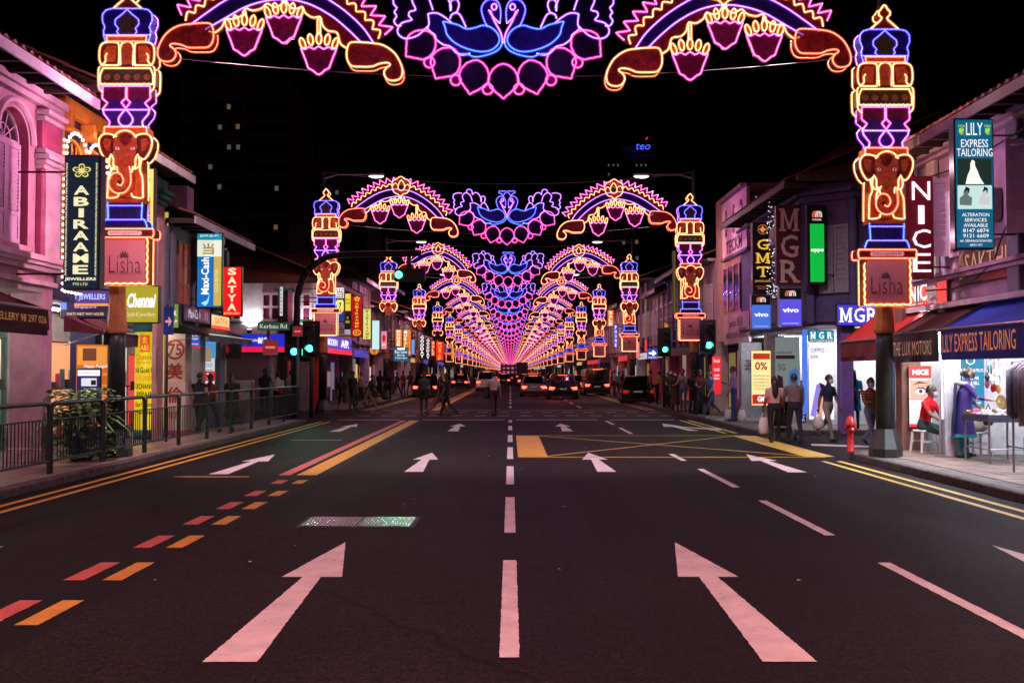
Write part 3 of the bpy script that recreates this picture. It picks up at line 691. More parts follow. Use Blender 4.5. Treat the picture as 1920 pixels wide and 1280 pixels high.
# ---------------------------------------------------------------- peacock centrepiece
def peacocks():
    """pair of birds over a fringe of petals, origin x = middle, z = 0 at road level"""
    t = thing('peacock_light', '', 'peacock light'); st = Strings(.032)
    z0 = at(897 / 4 + 720, 755 / 4, 18.2).z - .25
    q = lambda p: [(x * U, z0 + (755 - y) * U) for x, y in p]
    # fringe of petals
    pet = [(0, -72), (-38, -62), (-80, -30), (-108, 20), (-114, 70), (-96, 112), (-66, 134), (-50, 152), (-22, 172), (0, 196), (22, 172), (50, 152), (66, 134), (96, 112), (114, 70), (108, 20), (80, -30), (38, -62)]
    def petal(cx, cy, ang, sc=1.0):
        ca, sa = math.cos(R(ang)), math.sin(R(ang))
        return [(cx + sc * (x * ca - y * sa), cy + sc * (x * sa + y * ca)) for x, y in pet]
    for cx, cy, a in ((0, 548, 0), (-208, 520, 14), (208, 520, -14), (-410, 425, 32), (410, 425, -32), (-585, 300, 52), (585, 300, -52)):
        p = petal(cx, cy, a)
        MB().prism(q(p), .03, .09).build('petal_panel', P_BLK, t); st.line('rose', q(p), .0, True)
    for cx, cy in ((-118, 668), (118, 668), (-360, 600), (360, 600), (-560, 465), (560, 465)):
        p = [(cx + 40 * math.cos(i * .628), cy + 40 * math.sin(i * .628)) for i in range(10)]
        MB().prism(q(p), .04, .08).build('bead_panel', P_MAG, t); st.line('rose', q(p), .01, True, 2)
    wing = [(-455, 160), (-440, 200), (-430, 250), (-400, 290), (-360, 325), (-290, 360), (-200, 385), (-120, 385), (-60, 355), (-30, 310), (-35, 270), (-60, 230), (-110, 195), (-160, 188), (-210, 205), (-280, 215), (-340, 185), (-400, 170)]
    body = [(-8, 318), (-20, 350), (-55, 385), (-130, 415), (-220, 428), (-265, 408), (-330, 405)]
    neck_o = [(-122, 196), (-152, 130), (-166, 60), (-140, 8), (-96, -12), (-50, 2), (-28, 40), (-20, 90), (-24, 160)]
    neck_i = [(-96, 80), (-66, 160), (-26, 230), (-8, 290), (-8, 320)]
    beak = [(-110, 68), (-84, 112), (-48, 150), (-26, 168)]; eye = [(-70 + 20 * math.cos(i * .785), 45 + 24 * math.sin(i * .785)) for i in range(8)]
    low = [(-570, 98), (-562, 170), (-572, 212), (-518, 258), (-508, 290), (-455, 330), (-400, 345), (-362, 388), (-312, 410), (-255, 398)]
    top = [(-570, 98), (-535, 88), (-488, 95), (-432, 130), (-385, 172)]
    leaf = [(-402, 130), (-394, 104), (-362, 88), (-326, 106), (-284, 195)]
    lobe = [(-572, 192), (-650, 262), (-738, 285), (-790, 258), (-800, 216), (-768, 165), (-692, 142), (-716, 112), (-708, 78), (-664, 66), (-682, 20), (-690, -20), (-640, -70), (-570, -30), (-535, 64)]
    fan = [(-700, -60), (-760, -66), (-826, -40), (-832, 20), (-806, 48), (-826, 84), (-806, 112), (-828, 148), (-808, 184), (-774, 186)]
    crest = [(-626, -72), (-616, -110), (-576, -122), (-542, -96), (-536, -40)]
    mid = [(-536, -40), (-500, -70), (-450, -60), (-420, -20), (-395, 40), (-402, 72)]
    bud = [(-400, 66), (-404, 20), (-388, -10), (-354, -14), (-336, 20), (-346, 68), (-360, 88)]
    for s in (1, -1):
        f = (lambda p: p) if s > 0 else mirror
        MB().prism(q(f(catmull(wing, 2, True))), .0, .09).build('wing_panel', P_DBLUE, t); st.line('cyan', q(f(wing)), -.03, True, 3)
        MB().prism(q(f(catmull(neck_o, 3) + catmull(neck_i[::-1], 3)[::-1] + [(-60, 230)])), .03, .07).build('neck_panel', P_BLUE, t)
        for nm, pl, col in (('b', body, 'cyan'), ('n', neck_o, 'blue'), ('i', neck_i, 'violet'), ('k', beak, 'violet'), ('l', low, 'purple'), ('t', top, 'purple'), ('f', leaf, 'purple'), ('o', lobe, 'purple'), ('a', fan, 'purple'), ('c', crest, 'purple'), ('m', mid, 'purple'), ('u', bud, 'purple')):
            st.line(col, q(f(pl)), -.03 if nm in 'bni' else .0, n=3)
        st.line('violet', q(f(eye)), -.02, True, 2)
        MB().prism(q(f(catmull(lobe, 2) + [(-560, 150)])), .03, .08).build('tail_panel', P_BLK, t)
        MB().prism(q(f(catmull(low, 2) + catmull(top, 2)[::-1])), .02, .07).build('tail_panel', P_DBLUE, t)
        MB().prism(q(f(catmull(fan, 2) + [(-710, 120), (-680, 20)])), .035, .075).build('tail_panel', P_BLK, t)
        cr = [(s * x, y) for x, y in [(-60, -12), (-84, -50), (-130, -70), (-110, -96), (-66, -90), (-20, -96), (-14, -70), (-44, -50)]]
        st.line('blue', q(cr), -.02, True, 2)
    st.build(t); return t
CF = column(True); CS = column(False); AR = arch(); PK = peacocks()
CFk, CSk, ARk, PKk = KIDS(CF), KIDS(CS), KIDS(AR), KIDS(PK)
NROW = 34; Y1, DY = 18.2, 19.2
ZB = at(960, 571, Y1).z
used = set()
def put(proto, kids, loc, label, group, scale=None):
    if proto.name in used: o = dup(proto, loc, label=label, group=group, kids=kids, scale=scale)
    else:
        used.add(proto.name); o = proto; o.location = loc; o['label'] = label; o['group'] = group
        if scale: o.scale = scale
    return o
ORD = ['nearest', 'second', 'third', 'fourth', 'fifth', 'sixth', 'seventh', 'eighth', 'ninth', 'tenth']
POST = mat('lamp_post_paint', (0.028, 0.036, 0.034), 0.42, 0.3, 0.35, 9, 0.2, 60); PORG = mat('post_collar_paint', (.35, .13, .03), .5, var=.4)
LAMP = glow('lamp_lens', (1.0, .93, .98), 3.0)
def lamp_post(arm=1):
    t = thing('street_lamp', '', 'street lamp')
    MB().lathe([(.30, 0), (.30, .16), (.285, .2), (.20, .46), (.185, .52)], n=8, a0=.39).build('base', POST, t)
    pm = MB(); pm.lathe([(.165, .5), (.155, 2.1), (.15, 2.3)], n=16); pm.build('pole', POST, t, True)
    MB().lathe([(.175, 2.3), (.185, 2.34), (.15, 2.9), (.15, 3.3)], n=12).build('collar', PORG, t)
    MB().lathe([(.11, 3.3), (.085, 5.6), (.065, 9.2), (.03, 9.3)], n=10).build('pole', POST, t)
    MB().tube([(0, 0, 8.95), (arm * .5, 0, 9.1), (arm * 1.7, 0, 9.12)], .032, 6).build('arm', POST, t)
    h = MB().lathe([(.04, 0), (.13, .03), (.16, .09), (.10, .15), (.03, .17)], n=12, sx=2.1).build('lamp_head', POST, t); h.location = (arm * 2.0, 0, 9.04)
    l = MB().lathe([(.02, -.075), (.09, -.06), (.135, -.02), (.14, .0)], n=12, sx=2.1).build('lens', LAMP, h)
    return t
def lamp_light(o, arm, power, col, size=.12):
    ld = bpy.data.lights.new('lamp_light', 'SPOT'); ld.energy = power; ld.color = col; ld.spot_size = R(158); ld.spot_blend = 0.55; ld.shadow_soft_size = size
    lo = bpy.data.objects.new('lamp_light', ld); COL.objects.link(lo); lo.parent = o; lo.location = (arm * 2.0, 0, 8.9)
LPk = {}
for side, X in ((-1, -7.12), (1, 7.0)):
    LPk[side] = lamp_post(-side); LPk[side]['_'] = 0; del LPk[side]['_']
lk = {s: KIDS(LPk[s]) for s in LPk}
for k in range(-1, NROW):
    Y = Y1 + DY * k
    far = k >= 3
    for side in (-1, 1):
        sn = 'left' if side < 0 else 'right'; X = (-7.36 if k == 0 else -7.12) if side < 0 else 7.0
        if k < 10:
            lab = ('%s lamp post on the %s pavement carrying an elephant light column' % (ORD[k].capitalize() if k else 'Nearest thick green', sn)) if 0 <= k < 10 else ('lamp post behind the photographer on the %s kerb' % sn if k < 0 else 'distant lamp post along the %s kerb past the third arch row' % sn)
            grp = 'lamp posts down the %s side' % sn
            yy = Y + .42
            if k < 0: o = LPk[side]; o.location = (X, yy, PZ); o['label'] = lab; o['group'] = grp
            else: o = dup(LPk[side], (X, yy, PZ), label=lab, group=grp, kids=lk[side])
            pw = {-1: 4600, 0: 1500}.get(k, 620 if k < 6 else 0)
            tint = (1.0, .40, .38) if k < 0 else ((1.0, .62, .70) if k == 0 else (1.0, .72, .58))
            if k == 0 and side > 0: pw, tint = 2000, (1.0, .78, .84)
            if pw: lamp_light(o, -side, pw, tint)
        if k < 0: continue
        short = side < 0 and k in (2, 3, 4)
        lab = ('%s tall light column on the %s, elephant head outlined in warm bulbs' % (ORD[k], sn)) if k < 2 else ('%s light column along the %s kerb, %s' % (ORD[k], sn, 'cut short below the elephant ears' if short else 'blue dome above an elephant head') if k < 10 else 'far light column beyond the tenth down the %s kerb' % sn)
        dz = (.36 if side < 0 else -.02) if k == 0 else (.12 if side < 0 else -.06) if k == 1 else 0.0
        put(CS if short else CF, CSk if short else CFk, ((-7.06 if side < 0 else 6.9) if k == 0 else (-6.95 if side < 0 else 6.78), Y, ZB + dz - (.08 if k > 1 else 0)), lab, 'light columns down the %s kerb' % sn)
    if k < 0: continue
    dz = .25 if k == 0 else 0.0
    for side in (-1, 1):
        sn = 'left' if side < 0 else 'right'
        lab = ('%s garlanded light arch on the %s with three hanging tassels' % (ORD[k], sn)) if k < 10 else 'far light arch beyond the tenth down the %s side' % sn
        put(AR, ARk, (3.90 if side > 0 else -4.12, Y, dz + (.0 if side > 0 else .1)), lab, 'light arches down the %s side' % sn, (side, 1, 1))
    lab = ('%s pair of blue light birds over a fringe of pink petals' % ORD[k]) if k < 10 else 'far bird and petal light beyond the tenth over the road'
    put(PK, PKk, (-.13, Y, dz), lab, 'bird lights hung over the road')
    if k < 4:
        # point lamps added floating before and behind the figures, standing in for their strings
        def glow_point(x, z, e, c, dy=-.22, r=.03):
            ld = bpy.data.lights.new('string_bulb', 'POINT'); ld.energy = e; ld.color = c; ld.shadow_soft_size = r
            lo = bpy.data.objects.new('string_bulb', ld); COL.objects.link(lo); lo.location = (x, Y + dy, z)
        m_ = 1.0 if k == 0 else .8
        for sd in (-1, 1):
            for z_, e, c_ in ((7.4, 34, (1.0, .30, .85)), (6.3, 40, (1.0, .28, .70)), (5.2, 44, (1.0, .32, .55)), (4.0, 40, (1.0, .36, .62))): glow_point(sd * 6.95, z_, e * m_ * (1.5 if sd < 0 else .6), (c_[0], c_[1] + .10, c_[2]) if sd < 0 else (1.0, .5, .75), -1.35)
            for x_, z_ in ((2.6, 7.4), (4.0, 8.3), (5.3, 7.5)): glow_point(sd * x_, z_, 28 * m_, (1.0, .20, .55), -.9)
            glow_point(sd * 6.95, 5.6, 50, (1.0, .45, .25), .7); glow_point(sd * 4.0, 7.6, 80, (1.0, .5, .3), .6)
        glow_point(-1.0, 7.6, 60 * m_, (.45, .12, 1.0), -1.0); glow_point(.8, 7.6, 60 * m_, (.45, .12, 1.0), -1.0)
    if k < 3:
        b = MB(); zz = 6.95 + dz
        for m_ in range(2):
            z_ = zz + (1.9 if m_ else 0)
            b.tube([(-7 + 13.9 * i / 24, Y + .08, z_ + .45 * ((i / 12 - 1) ** 2) - .05) for i in range(25)], .007, 4)
        if k: 
            pass
        o = b.build('support_cable', mat('steel_cable', (.10, .09, .09), .6, .2, 0)); tag(o, '%s pair of thin steel cables holding up the light arches' % ORD[k], 'cable', 'cables across the road')
# ================================================================== buildings
def wloc(o):
    v = Vector(o.location)
    while o.parent: o = o.parent; v = v + Vector(o.location)
    return v
def W(mb, name, mats, parent, smooth=False):
    """build a mesh given in street coordinates under an unrotated parent"""
    o = wloc(parent); mb.v = [(x - o.x, y - o.y, z - o.z) for x, y, z in mb.v]
    return mb.build(name, mats, parent, smooth)
def plaster(name, c, bump=.25): return mat('plaster_' + name, c, 0.75, var=.28, scale=2.2, bump=bump, bscale=30)
PINK = plaster('pink', (.62, .34, .44)); PINK2 = plaster('pale_pink', (.70, .50, .60)); MAG = plaster('magenta', (.48, .09, .20))
NAVY = plaster('navy', (.03, .035, .12)); ORNG = plaster('orange', (.75, .30, .03)); LILAC = plaster('lilac', (.42, .30, .46)); GREY = plaster('grey_blue', (.16, .17, .24))
CREAM = plaster('cream', (.55, .50, .48)); TEAL = plaster('teal', (.05, .22, .20)); PURP = plaster('purple', (.20, .13, .46)); DPUR = plaster('dark_purple', (.10, .08, .22)); WHITEP = plaster('white', (.68, .66, .70)); ROSE = plaster('rose', (.55, .28, .30))
SHUT = mat('shutter_paint', (.62, .45, .62), .5, var=.12, scale=9); SHUTG = mat('shutter_grey', (.30, .28, .36), .5, var=.15); GLASS = mat('dark_glass', (.02, .02, .03), .08, 0, 0, spec=.8)
TILE = mat('roof_tile', (.22, .065, .04), .8, var=.6, scale=14, bump=.5, bscale=30); WOOD = mat('dark_timber', (.05, .03, .03), .6, var=.4, scale=12)
BLACK = mat('black_paint', (.012, .012, .014), .45, var=.2); STEEL = mat('brushed_steel', (.5, .5, .52), .32, .9, .12, 20); PIPE = mat('pipe_paint', (.20, .20, .25), .5)
BULBW = glow('string_bulb', (1.0, .78, .72), 2.6, sample=False)
TUBE = glow('tube_light', (.90, .92, 1.0), 230.0); TUBE2 = glow('tube_light_warm', (1.0, .88, .80), 75.0); WARMIN = lit(255, 200, 140, .8)
def roof(par, X, Y0, Y1, ze, side, rise=1.9, run=3.6, over=.75, name='roof_tiles'):
    """pitched tiled roof: tile courses as real barrel ridges, with eave board and gutter"""
    b = MB(); sx = -1 if side < 0 else 1
    xe = X - sx * over; n = int((Y1 - Y0) / .26); rows = 7
    for i in range(n):
        y0 = Y0 + (Y1 - Y0) * i / n; y1 = Y0 + (Y1 - Y0) * (i + 1) / n; w = (y1 - y0)
        for j in range(rows):
            a = j / rows; c = (j + 1.12) / rows
            xa, xc = xe + sx * (run + over) * a, xe + sx * (run + over) * c; za, zc = ze + rise * a + .05, ze + rise * c + .02
            ring = lambda x, z: [(x, y0, z), (x, y0 + .2 * w, z + .055), (x, y0 + .42 * w, z + .06), (x, y0 + .62 * w, z), (x, y1, z - .005)]
            b.rings([ring(xa, za), ring(xc, zc)], False, 0, loop=False)
            b.add([(xa, y0, za), (xa, y0 + .2 * w, za + .055), (xa, y0 + .42 * w, za + .06), (xa, y0 + .62 * w, za)], [(0, 1, 2, 3)])
    r = W(b, name, TILE, par); 
    t = MB().add([(xe, Y0, ze), (xe, Y1, ze), (xe + sx * (run + over), Y1, ze + rise - .02), (xe + sx * (run + over), Y0, ze + rise - .02)], [(0, 1, 2, 3)]); W(t, 'roof', WOOD, par)
    W(MB().box(xe - sx * .02, Y0, ze - .16, xe + sx * .02, Y1, ze + .02), 'eave_board', WHITEP if side < 0 else WOOD, par)
    k = int((Y1 - Y0) / .6); o_ = wloc(par); em = MB().box(min(xe + sx * .03, X), 0, -.14, max(xe + sx * .03, X), .08, -.02).mesh('rafter', WOOD)
    for i in range(k): inst('rafter', em, par, (-o_.x, Y0 + .1 + i * .6 - o_.y, ze - o_.z))
    r['kind'] = 'stuff'; return r
def tree_box(par, name, x0, y0, z0, x1, y1, z1, m, c=0): return W(MB().box(x0, y0, z0, x1, y1, z1) if not c else MB().bbox(x0, y0, z0, x1, y1, z1, c), name, m, par)
def leaf_shutter(par, origin, ux, w, h, m, slats=14, panel=.28, thick=.035):
    """louvred shutter leaf; origin bottom hinge, ux horizontal unit vector of the leaf"""
    ux = Vector(ux); n = Vector((ux.y, -ux.x, 0)); o = Vector(origin)
    def bx(u0, u1, z0, z1, t0, t1):
        v = [o + ux * u + n * t + Vector((0, 0, z)) for z in (z0, z1) for (u, t) in ((u0, t0), (u1, t0), (u1, t1), (u0, t1))]
        return v, [(0, 3, 2, 1), (4, 5, 6, 7), (0, 1, 5, 4), (1, 2, 6, 5), (2, 3, 7, 6), (3, 0, 4, 7)]
    f = MB()
    for a in (bx(0, .07, 0, h, 0, thick), bx(w - .07, w, 0, h, 0, thick), bx(.07, w - .07, 0, .09, 0, thick), bx(.07, w - .07, h - .09, h, 0, thick), bx(.07, w - .07, h * panel, h * panel + .07, 0, thick), bx(.07, w - .07, .09, h * panel, .012, .022)): f.add(*a)
    fr = W(f, 'shutter', m, par)
    z0 = h * panel + .09; dz = (h - .1 - z0) / slats
    base = None
    for k in range(slats):
        s = MB(); zc = z0 + dz * k
        s.add([o + ux * u + n * t + Vector((0, 0, z)) for (t, z) in ((thick, zc), (.004, zc + dz * .95), (.0, zc + dz * .85), (thick - .006, zc - dz * .08)) for u in (.072, w - .072)], [(0, 1, 3, 2), (2, 3, 5, 4), (4, 5, 7, 6), (6, 7, 1, 0)])
        W(s, 'slat', m, fr)
    return fr
def awning(name, label, side, X, Xe, Y0, Y1, zw, ze, zv, m, mv, texts=(), fringe=False, scall=0, group=None):
    """sloping fabric awning on rods with a hanging valance"""
    sx = 1 if side < 0 else -1
    t = thing(name, label, 'awning', (X, (Y0 + Y1) / 2, zw), group=group)
    b = MB(); n = 8
    for s_ in range(2):
        for i in range(n):
            a, c = i / n, (i + 1) / n
            sag = lambda q: -.05 * math.sin(q * math.pi)
            pts = [(X + (Xe - X) * q, y, zw + (ze - zw) * q + sag(q) - .012 * s_) for q, y in ((a, Y0), (a, Y1), (c, Y1), (c, Y0))]
            b.quad(*pts)
    W(b, 'canopy', m, t)
    for y in (Y0, Y1):
        W(MB().add([(X, y + (.004 if y == Y1 else -.004), zw - .02), (Xe, y, ze), (Xe, y, ze - .05), (X, y, zw - .3)], [(0, 1, 2, 3)]), 'side_flap', m, t)
    W(MB().tube([(Xe, Y0, ze), (Xe, Y1, ze)], .025, 6), 'front_rod', STEEL, t)
    for y in (Y0 + .05, Y1 - .05): W(MB().tube([(X, y, zv), (Xe, y, ze)], .014, 5), 'strut', STEEL, t)
    v = MB(); k = max(6, int((Y1 - Y0) / .12))
    top = []; bot = []
    for i in range(k + 1):
        y = Y0 + (Y1 - Y0) * i / k; wob = .018 * math.sin(y * 7.1)
        zz = zv - (.05 if (scall and i % 2) else 0)
        top.append((Xe + .005 * sx, y, ze - .02)); bot.append((Xe + .01 * sx + wob, y, zz))
    for i in range(k): v.quad(top[i], top[i + 1], bot[i + 1], bot[i])
    for i in range(k): v.quad(*[(p[0] - .012 * sx, p[1], p[2]) for p in (top[i], bot[i], bot[i + 1], top[i + 1])])
    va = W(v, 'valance', mv, t)
    if fringe:
        f = MB()
        for i in range(int((Y1 - Y0) / .07)):
            y = Y0 + .03 + i * .07; f.box(Xe + .0, y, zv - .09, Xe + .012, y + .045, zv + .02)
        W(f, 'fringe', mv, va)
    for (s, cy, w, h, zc, mt) in texts:
        o = text(s, w, h, 0, 0, 0, mt, t); o.location = (Xe + .045 * sx - X, cy - (Y0 + Y1) / 2, zc - zw); o.rotation_euler = (0, 0, sx * math.pi / 2)
    return t
# ------------------------------------------------ left block, pink house
h = thing('pink_shophouse', 'pink shophouse with arched louvred window at the left edge of the street', 'shophouse', (FL, 15.0, PZ))
tree_box(h, 'wall', FL - .25, 11, 3.25, FL - .24 + .0, 18.08, 6.6, PINK)
wb = MB(); wy0, wy1, wz0, wzs = 16.06, 17.06, 3.86, 5.62; wr = (wy1 - wy0) / 2; wc = (wy0 + wy1) / 2
arcp = [(wc + wr * math.cos(a), wzs + wr * math.sin(a)) for a in [math.pi * i / 14 for i in range(15)]]
# front skin with the arched opening: pieces around the hole
sk = MB(); X_ = FL
def fpoly(b, pts, x): b.poly([(x, y, z) for y, z in pts])
fpoly(sk, [(11, 3.25), (wy0, 3.25), (wy0, 6.6), (11, 6.6)], X_); fpoly(sk, [(wy1, 3.25), (18.08, 3.25), (18.08, 6.6), (wy1, 6.6)], X_); fpoly(sk, [(wy0, 3.25), (wy1, 3.25), (wy1, wz0), (wy0, wz0)], X_)
for (a, c) in zip(arcp[:-1], arcp[1:]): fpoly(sk, [a, (a[0], 6.6), (c[0], 6.6), c], X_)
W(sk, 'wall', PINK, h)
rv = MB(); ring = [(wy0, wz0), (wy1, wz0), (wy1, wzs)] + arcp[1:-1] + [(wy0, wzs)]
for (a, c) in zip(ring, ring[1:] + ring[:1]): rv.quad((X_, a[0], a[1]), (X_, c[0], c[1]), (X_ - .22, c[0], c[1]), (X_ - .22, a[0], a[1]))
W(rv, 'window_reveal', MAG, h)
win = W(MB().add([(X_ - .21, y, z) for y, z in ring], [tuple(range(len(ring)))]), 'window', GLASS, h)
fm = MB(); fm.tube([(X_ - .19, y, z) for y, z in arcp], .03, 5); fm.tube([(X_ - .19, wy0, wzs), (X_ - .19, wy1, wzs)], .03, 5)
for a in (36, 72, 108, 144): fm.tube([(X_ - .19, wc, wzs), (X_ - .19, wc + wr * math.cos(R(a)), wzs + wr * math.sin(R(a)))], .014, 4)
fm.tube([(X_ - .19, wc + .25 * math.cos(a), wzs + .25 * math.sin(a)) for a in [math.pi * i / 8 for i in range(9)]], .012, 4)
W(fm, 'fanlight_frame', SHUT, win)
leaf_shutter(h, (X_ - .12, wy1 - .02, wz0 + .02), (0, -1, 0), .48, wzs - wz0 - .05, SHUT, 16)
leaf_shutter(h, (X_ - .12, wy0 + .5, wz0 + .02), (0, -1, 0), .48, wzs - wz0 - .05, SHUT, 16)
am = MB(); P2 = [(FL + .02, y, z) for y, z in [(wc + (wr + .12) * math.cos(a), wzs + (wr + .12) * math.sin(a)) for a in [math.pi * i / 14 for i in range(15)]]]
am.tube(P2, .06, 6); W(am, 'arch_moulding', PINK2, h)
for z, d, t_ in ((3.46, .10, .09), (3.55, .16, .07), (3.62, .20, .10), (3.22, .07, .08), (6.35, .14, .1), (6.45, .22, .12)): W(MB().box(FL, 11, z, FL + d, 18.1, z + t_), 'cornice', PINK2, h)
tree_box(h, 'pilaster', FL + .001, 17.32, 3.72, FL + .12, 18.04, 6.34, MAG, .015)
tree_box(h, 'pilaster', FL + .121, 17.4, 3.72, FL + .15, 17.96, 5.25, PINK2)
for z, d in ((5.25, .17), (5.33, .22), (5.42, .27), (5.52, .2), (6.1, .18), (6.2, .26)): tree_box(h, 'capital', FL + .002, 17.36 - d * .4, z, FL + d, 18.04 + .0, z + .085, PINK2, .012)
tree_box(h, 'column', FL - .6, 17.7, 0, FL, 18.05, 3.25, PINK, .02); tree_box(h, 'plinth', FL - .63, 17.67, 0, FL + .03, 18.08, .35, PINK, .02)
tree_box(h, 'ceiling', FL - 3, 11, 3.1, FL - .01, 18.0, 3.24, CREAM)
tree_box(h, 'back_wall', FL - 3.2, 11, 0, FL - 3.0, 18.0, 3.2, CREAM)
roof(h, FL, 11, 18.15, 6.66, -1)
awning('shop_awning', 'dark maroon awning with gold lettering at the left edge of the street', -1, FL, FL + .75, 12.5, 16.25, 3.0, 2.72, 2.38, mat('maroon_canvas', (.10, .012, .02), .8, var=.3), mat('maroon_canvas_dark', (.045, .008, .012), .8), [('GREEN VILLA JEWELLERY 98 297 026', 14.6, 3.0, .15, 2.52, lit(190, 130, 60, .55))], True)
# ------------------------------------------------ left block, blue and orange house
h = thing('orange_shophouse', 'dark blue shophouse with orange frames and strings of round bulbs next to the pink house', 'shophouse', (FL, 19.1, PZ))
tree_box(h, 'wall', FL - .3, 18.12, 3.1, FL - .05, 20.3, 7.0, NAVY)
tree_box(h, 'frieze', FL - .05, 18.2, 6.5, FL + .12, 20.2, 6.8, ORNG, .02); tree_box(h, 'frieze', FL - .05, 18.2, 6.22, FL + .05, 20.2, 6.32, ORNG, .01)
for y in (18.25, 19.25, 20.15): tree_box(h, 'bracket', FL - .05, y - .07, 6.2, FL + .24, y + .07, 6.5, ORNG, .02); tree_box(h, 'mullion', FL - .05, y - .05, 3.4, FL + .06, y + .05, 6.2, ORNG if y < 20 else NAVY)
for yc in (18.75, 19.7):
    w = tree_box(h, 'window', FL - .05, yc - .38, 3.6, FL - .03, yc + .38, 6.05, GLASS)
    ap = [(FL, yc + .38 * math.cos(a), 5.72 + .36 * math.sin(a)) for a in [math.pi * i / 10 for i in range(11)]]
    fr = MB().tube([(FL, yc + .38, 3.6)] + ap + [(FL, yc - .38, 3.6)], .04, 5)
    for dy in (-.19, 0, .19): fr.tube([(FL - .01, yc + dy, 3.6), (FL - .01, yc + dy, 6.02)], .016, 4)
    for z in (4.0, 4.5, 5.0, 5.4, 5.7): fr.tube([(FL - .01, yc - .38, z), (FL - .01, yc + .38, z)], .016, 4)
    W(fr, 'window_frame', ORNG, w)
    bl = MB()
    for a in [math.pi * i / 12 for i in range(13)]: bl.sphere((FL + .1, yc + .46 * math.cos(a), 5.74 + .46 * math.sin(a)), .034, 8, 5)
    W(bl, 'bulb_string', BULBW, h)
bl = MB()
for i in range(24): bl.sphere((FL + .1, 18.2, 3.2 + .12 * i), .03, 8, 5)
for i in range(14): bl.sphere((FL + .1, 18.3 + .14 * i, 3.18), .028, 8, 5)
W(bl, 'bulb_string', BULBW, h)
tree_box(h, 'column', FL - .55, 20.0, 0, FL - .02, 20.3, 3.1, NAVY, .02); tree_box(h, 'ceiling', FL - 3, 18.1, 3.02, FL, 20.3, 3.1, NAVY); tree_box(h, 'back_wall', FL - 2.2, 18.1, 0, FL - 2.0, 20.3, 3.05, TEAL)
roof(h, FL, 18.15, 20.35, 7.02, -1)
awning('shop_awning', 'small maroon awning under the jewellers lightbox on the left', -1, FL, FL + .75, 18.5, 20.2, 2.75, 2.45, 2.2, mat('maroon_cloth', (.14, .03, .05), .8, var=.3), mat('maroon_cloth_dark', (.05, .012, .025), .8))
# ------------------------------------------------ left block, teal and grey houses
h = thing('teal_shophouse', 'narrow shophouse with a teal capital and pink pilaster behind the yellow signs', 'shophouse', (FL, 22, PZ))
tree_box(h, 'wall', FL - .3, 20.36, 3.1, FL - .03, 23.55, 6.3, GREY); tree_box(h, 'pilaster', FL - .02, 23.1, 0.0, FL + .1, 23.55, 5.6, ROSE, .02)
for z, d in ((5.6, .16), (5.72, .24), (5.84, .32)): tree_box(h, 'capital', FL - .02, 22.95 - d * .2, z, FL + d, 23.6, z + .11, TEAL, .02)
tree_box(h, 'beam', FL - .03, 20.36, 5.9, FL + .2, 23.5, 6.2, TEAL, .02)
for yc in (21.2, 22.3):
    w = tree_box(h, 'window', FL - .029, yc - .35, 3.9, FL - .012, yc + .35, 5.4, GLASS); tree_box(w, 'window_frame', FL - .02, yc - .4, 3.84, FL + .03, yc - .35, 5.46, TEAL); tree_box(w, 'window_frame', FL - .02, yc + .35, 3.84, FL + .03, yc + .4, 5.46, TEAL)
tree_box(h, 'ceiling', FL - 3, 20.4, 3.0, FL, 23.5, 3.09, GREY); tree_box(h, 'back_wall', FL - 2.2, 20.4, 0, FL - 2.0, 23.5, 3.0, CREAM)
roof(h, FL, 20.4, 23.7, 6.35, -1)
h = thing('grey_shophouse', 'low grey shophouse with white gutter and lit timber windows at the left street corner', 'shophouse', (FL, 28, PZ))
tree_box(h, 'wall', FL - .3, 23.62, 3.0, FL - .02, 29.0, 5.35, GREY); tree_box(h, 'end_wall', FL - 9, 29.0, 0, FL - .02, 29.2, 5.6, ROSE)
for y in (23.75, 24.25, 26.1, 28.85): tree_box(h, 'pilaster', FL - .02, y - .14, 2.9, FL + .1, y + .14, 5.2, GREY, .02)
for k, yc in enumerate((25.2, 26.9, 28.1)):
    w = tree_box(h, 'window', FL - .019, yc - .4, 3.4, FL - .008, yc + .4, 4.95, lit(150, 70, 45, .35) if k < 1 else GLASS)
    f = MB()
    for dy in (-.4, 0, .4): f.box(FL - .005, yc + dy - .03, 3.38, FL + .035, yc + dy + .03, 4.98)
    for z in (3.4, 3.9, 4.4, 4.95): f.box(FL - .006, yc - .4, z - .025, FL + .03, yc + .4, z + .025)
    W(f, 'window_frame', mat('red_timber', (.32, .09, .06), .6), w)
pc = MB().tube([(FL + .72, 26.3, 5.3), (FL + .7, 26.3, 5.1), (FL + .12, 26.0, 4.75), (FL + .12, 26.0, 3.0)], .05, 8); W(pc, 'drain_pipe', PIPE, h)
tree_box(h, 'ceiling', FL - 3, 23.6, 2.9, FL, 29.0, 2.99, GREY); tree_box(h, 'back_wall', FL - 2.4, 23.6, 0, FL - 2.2, 29.0, 2.9, CREAM)
for y in (27.0, 28.75): tree_box(h, 'column', FL - .5, y - .2, 0, FL - .02, y + .2, 2.9, CREAM if y < 28 else GREY, .02)
roof(h, FL, 23.75, 29.3, 5.42, -1, 1.6)
tree_box(h, 'chimney', FL - 1.4, 28.2, 6.0, FL - .9, 28.8, 7.0, LILAC)
awning('shop_awning', 'long dark awning over the pawnshop front near the left corner', -1, FL, FL + .9, 24.4, 28.5, 2.95, 2.62, 2.45, BLACK, mat('grey_canvas', (.08, .07, .09), .8))
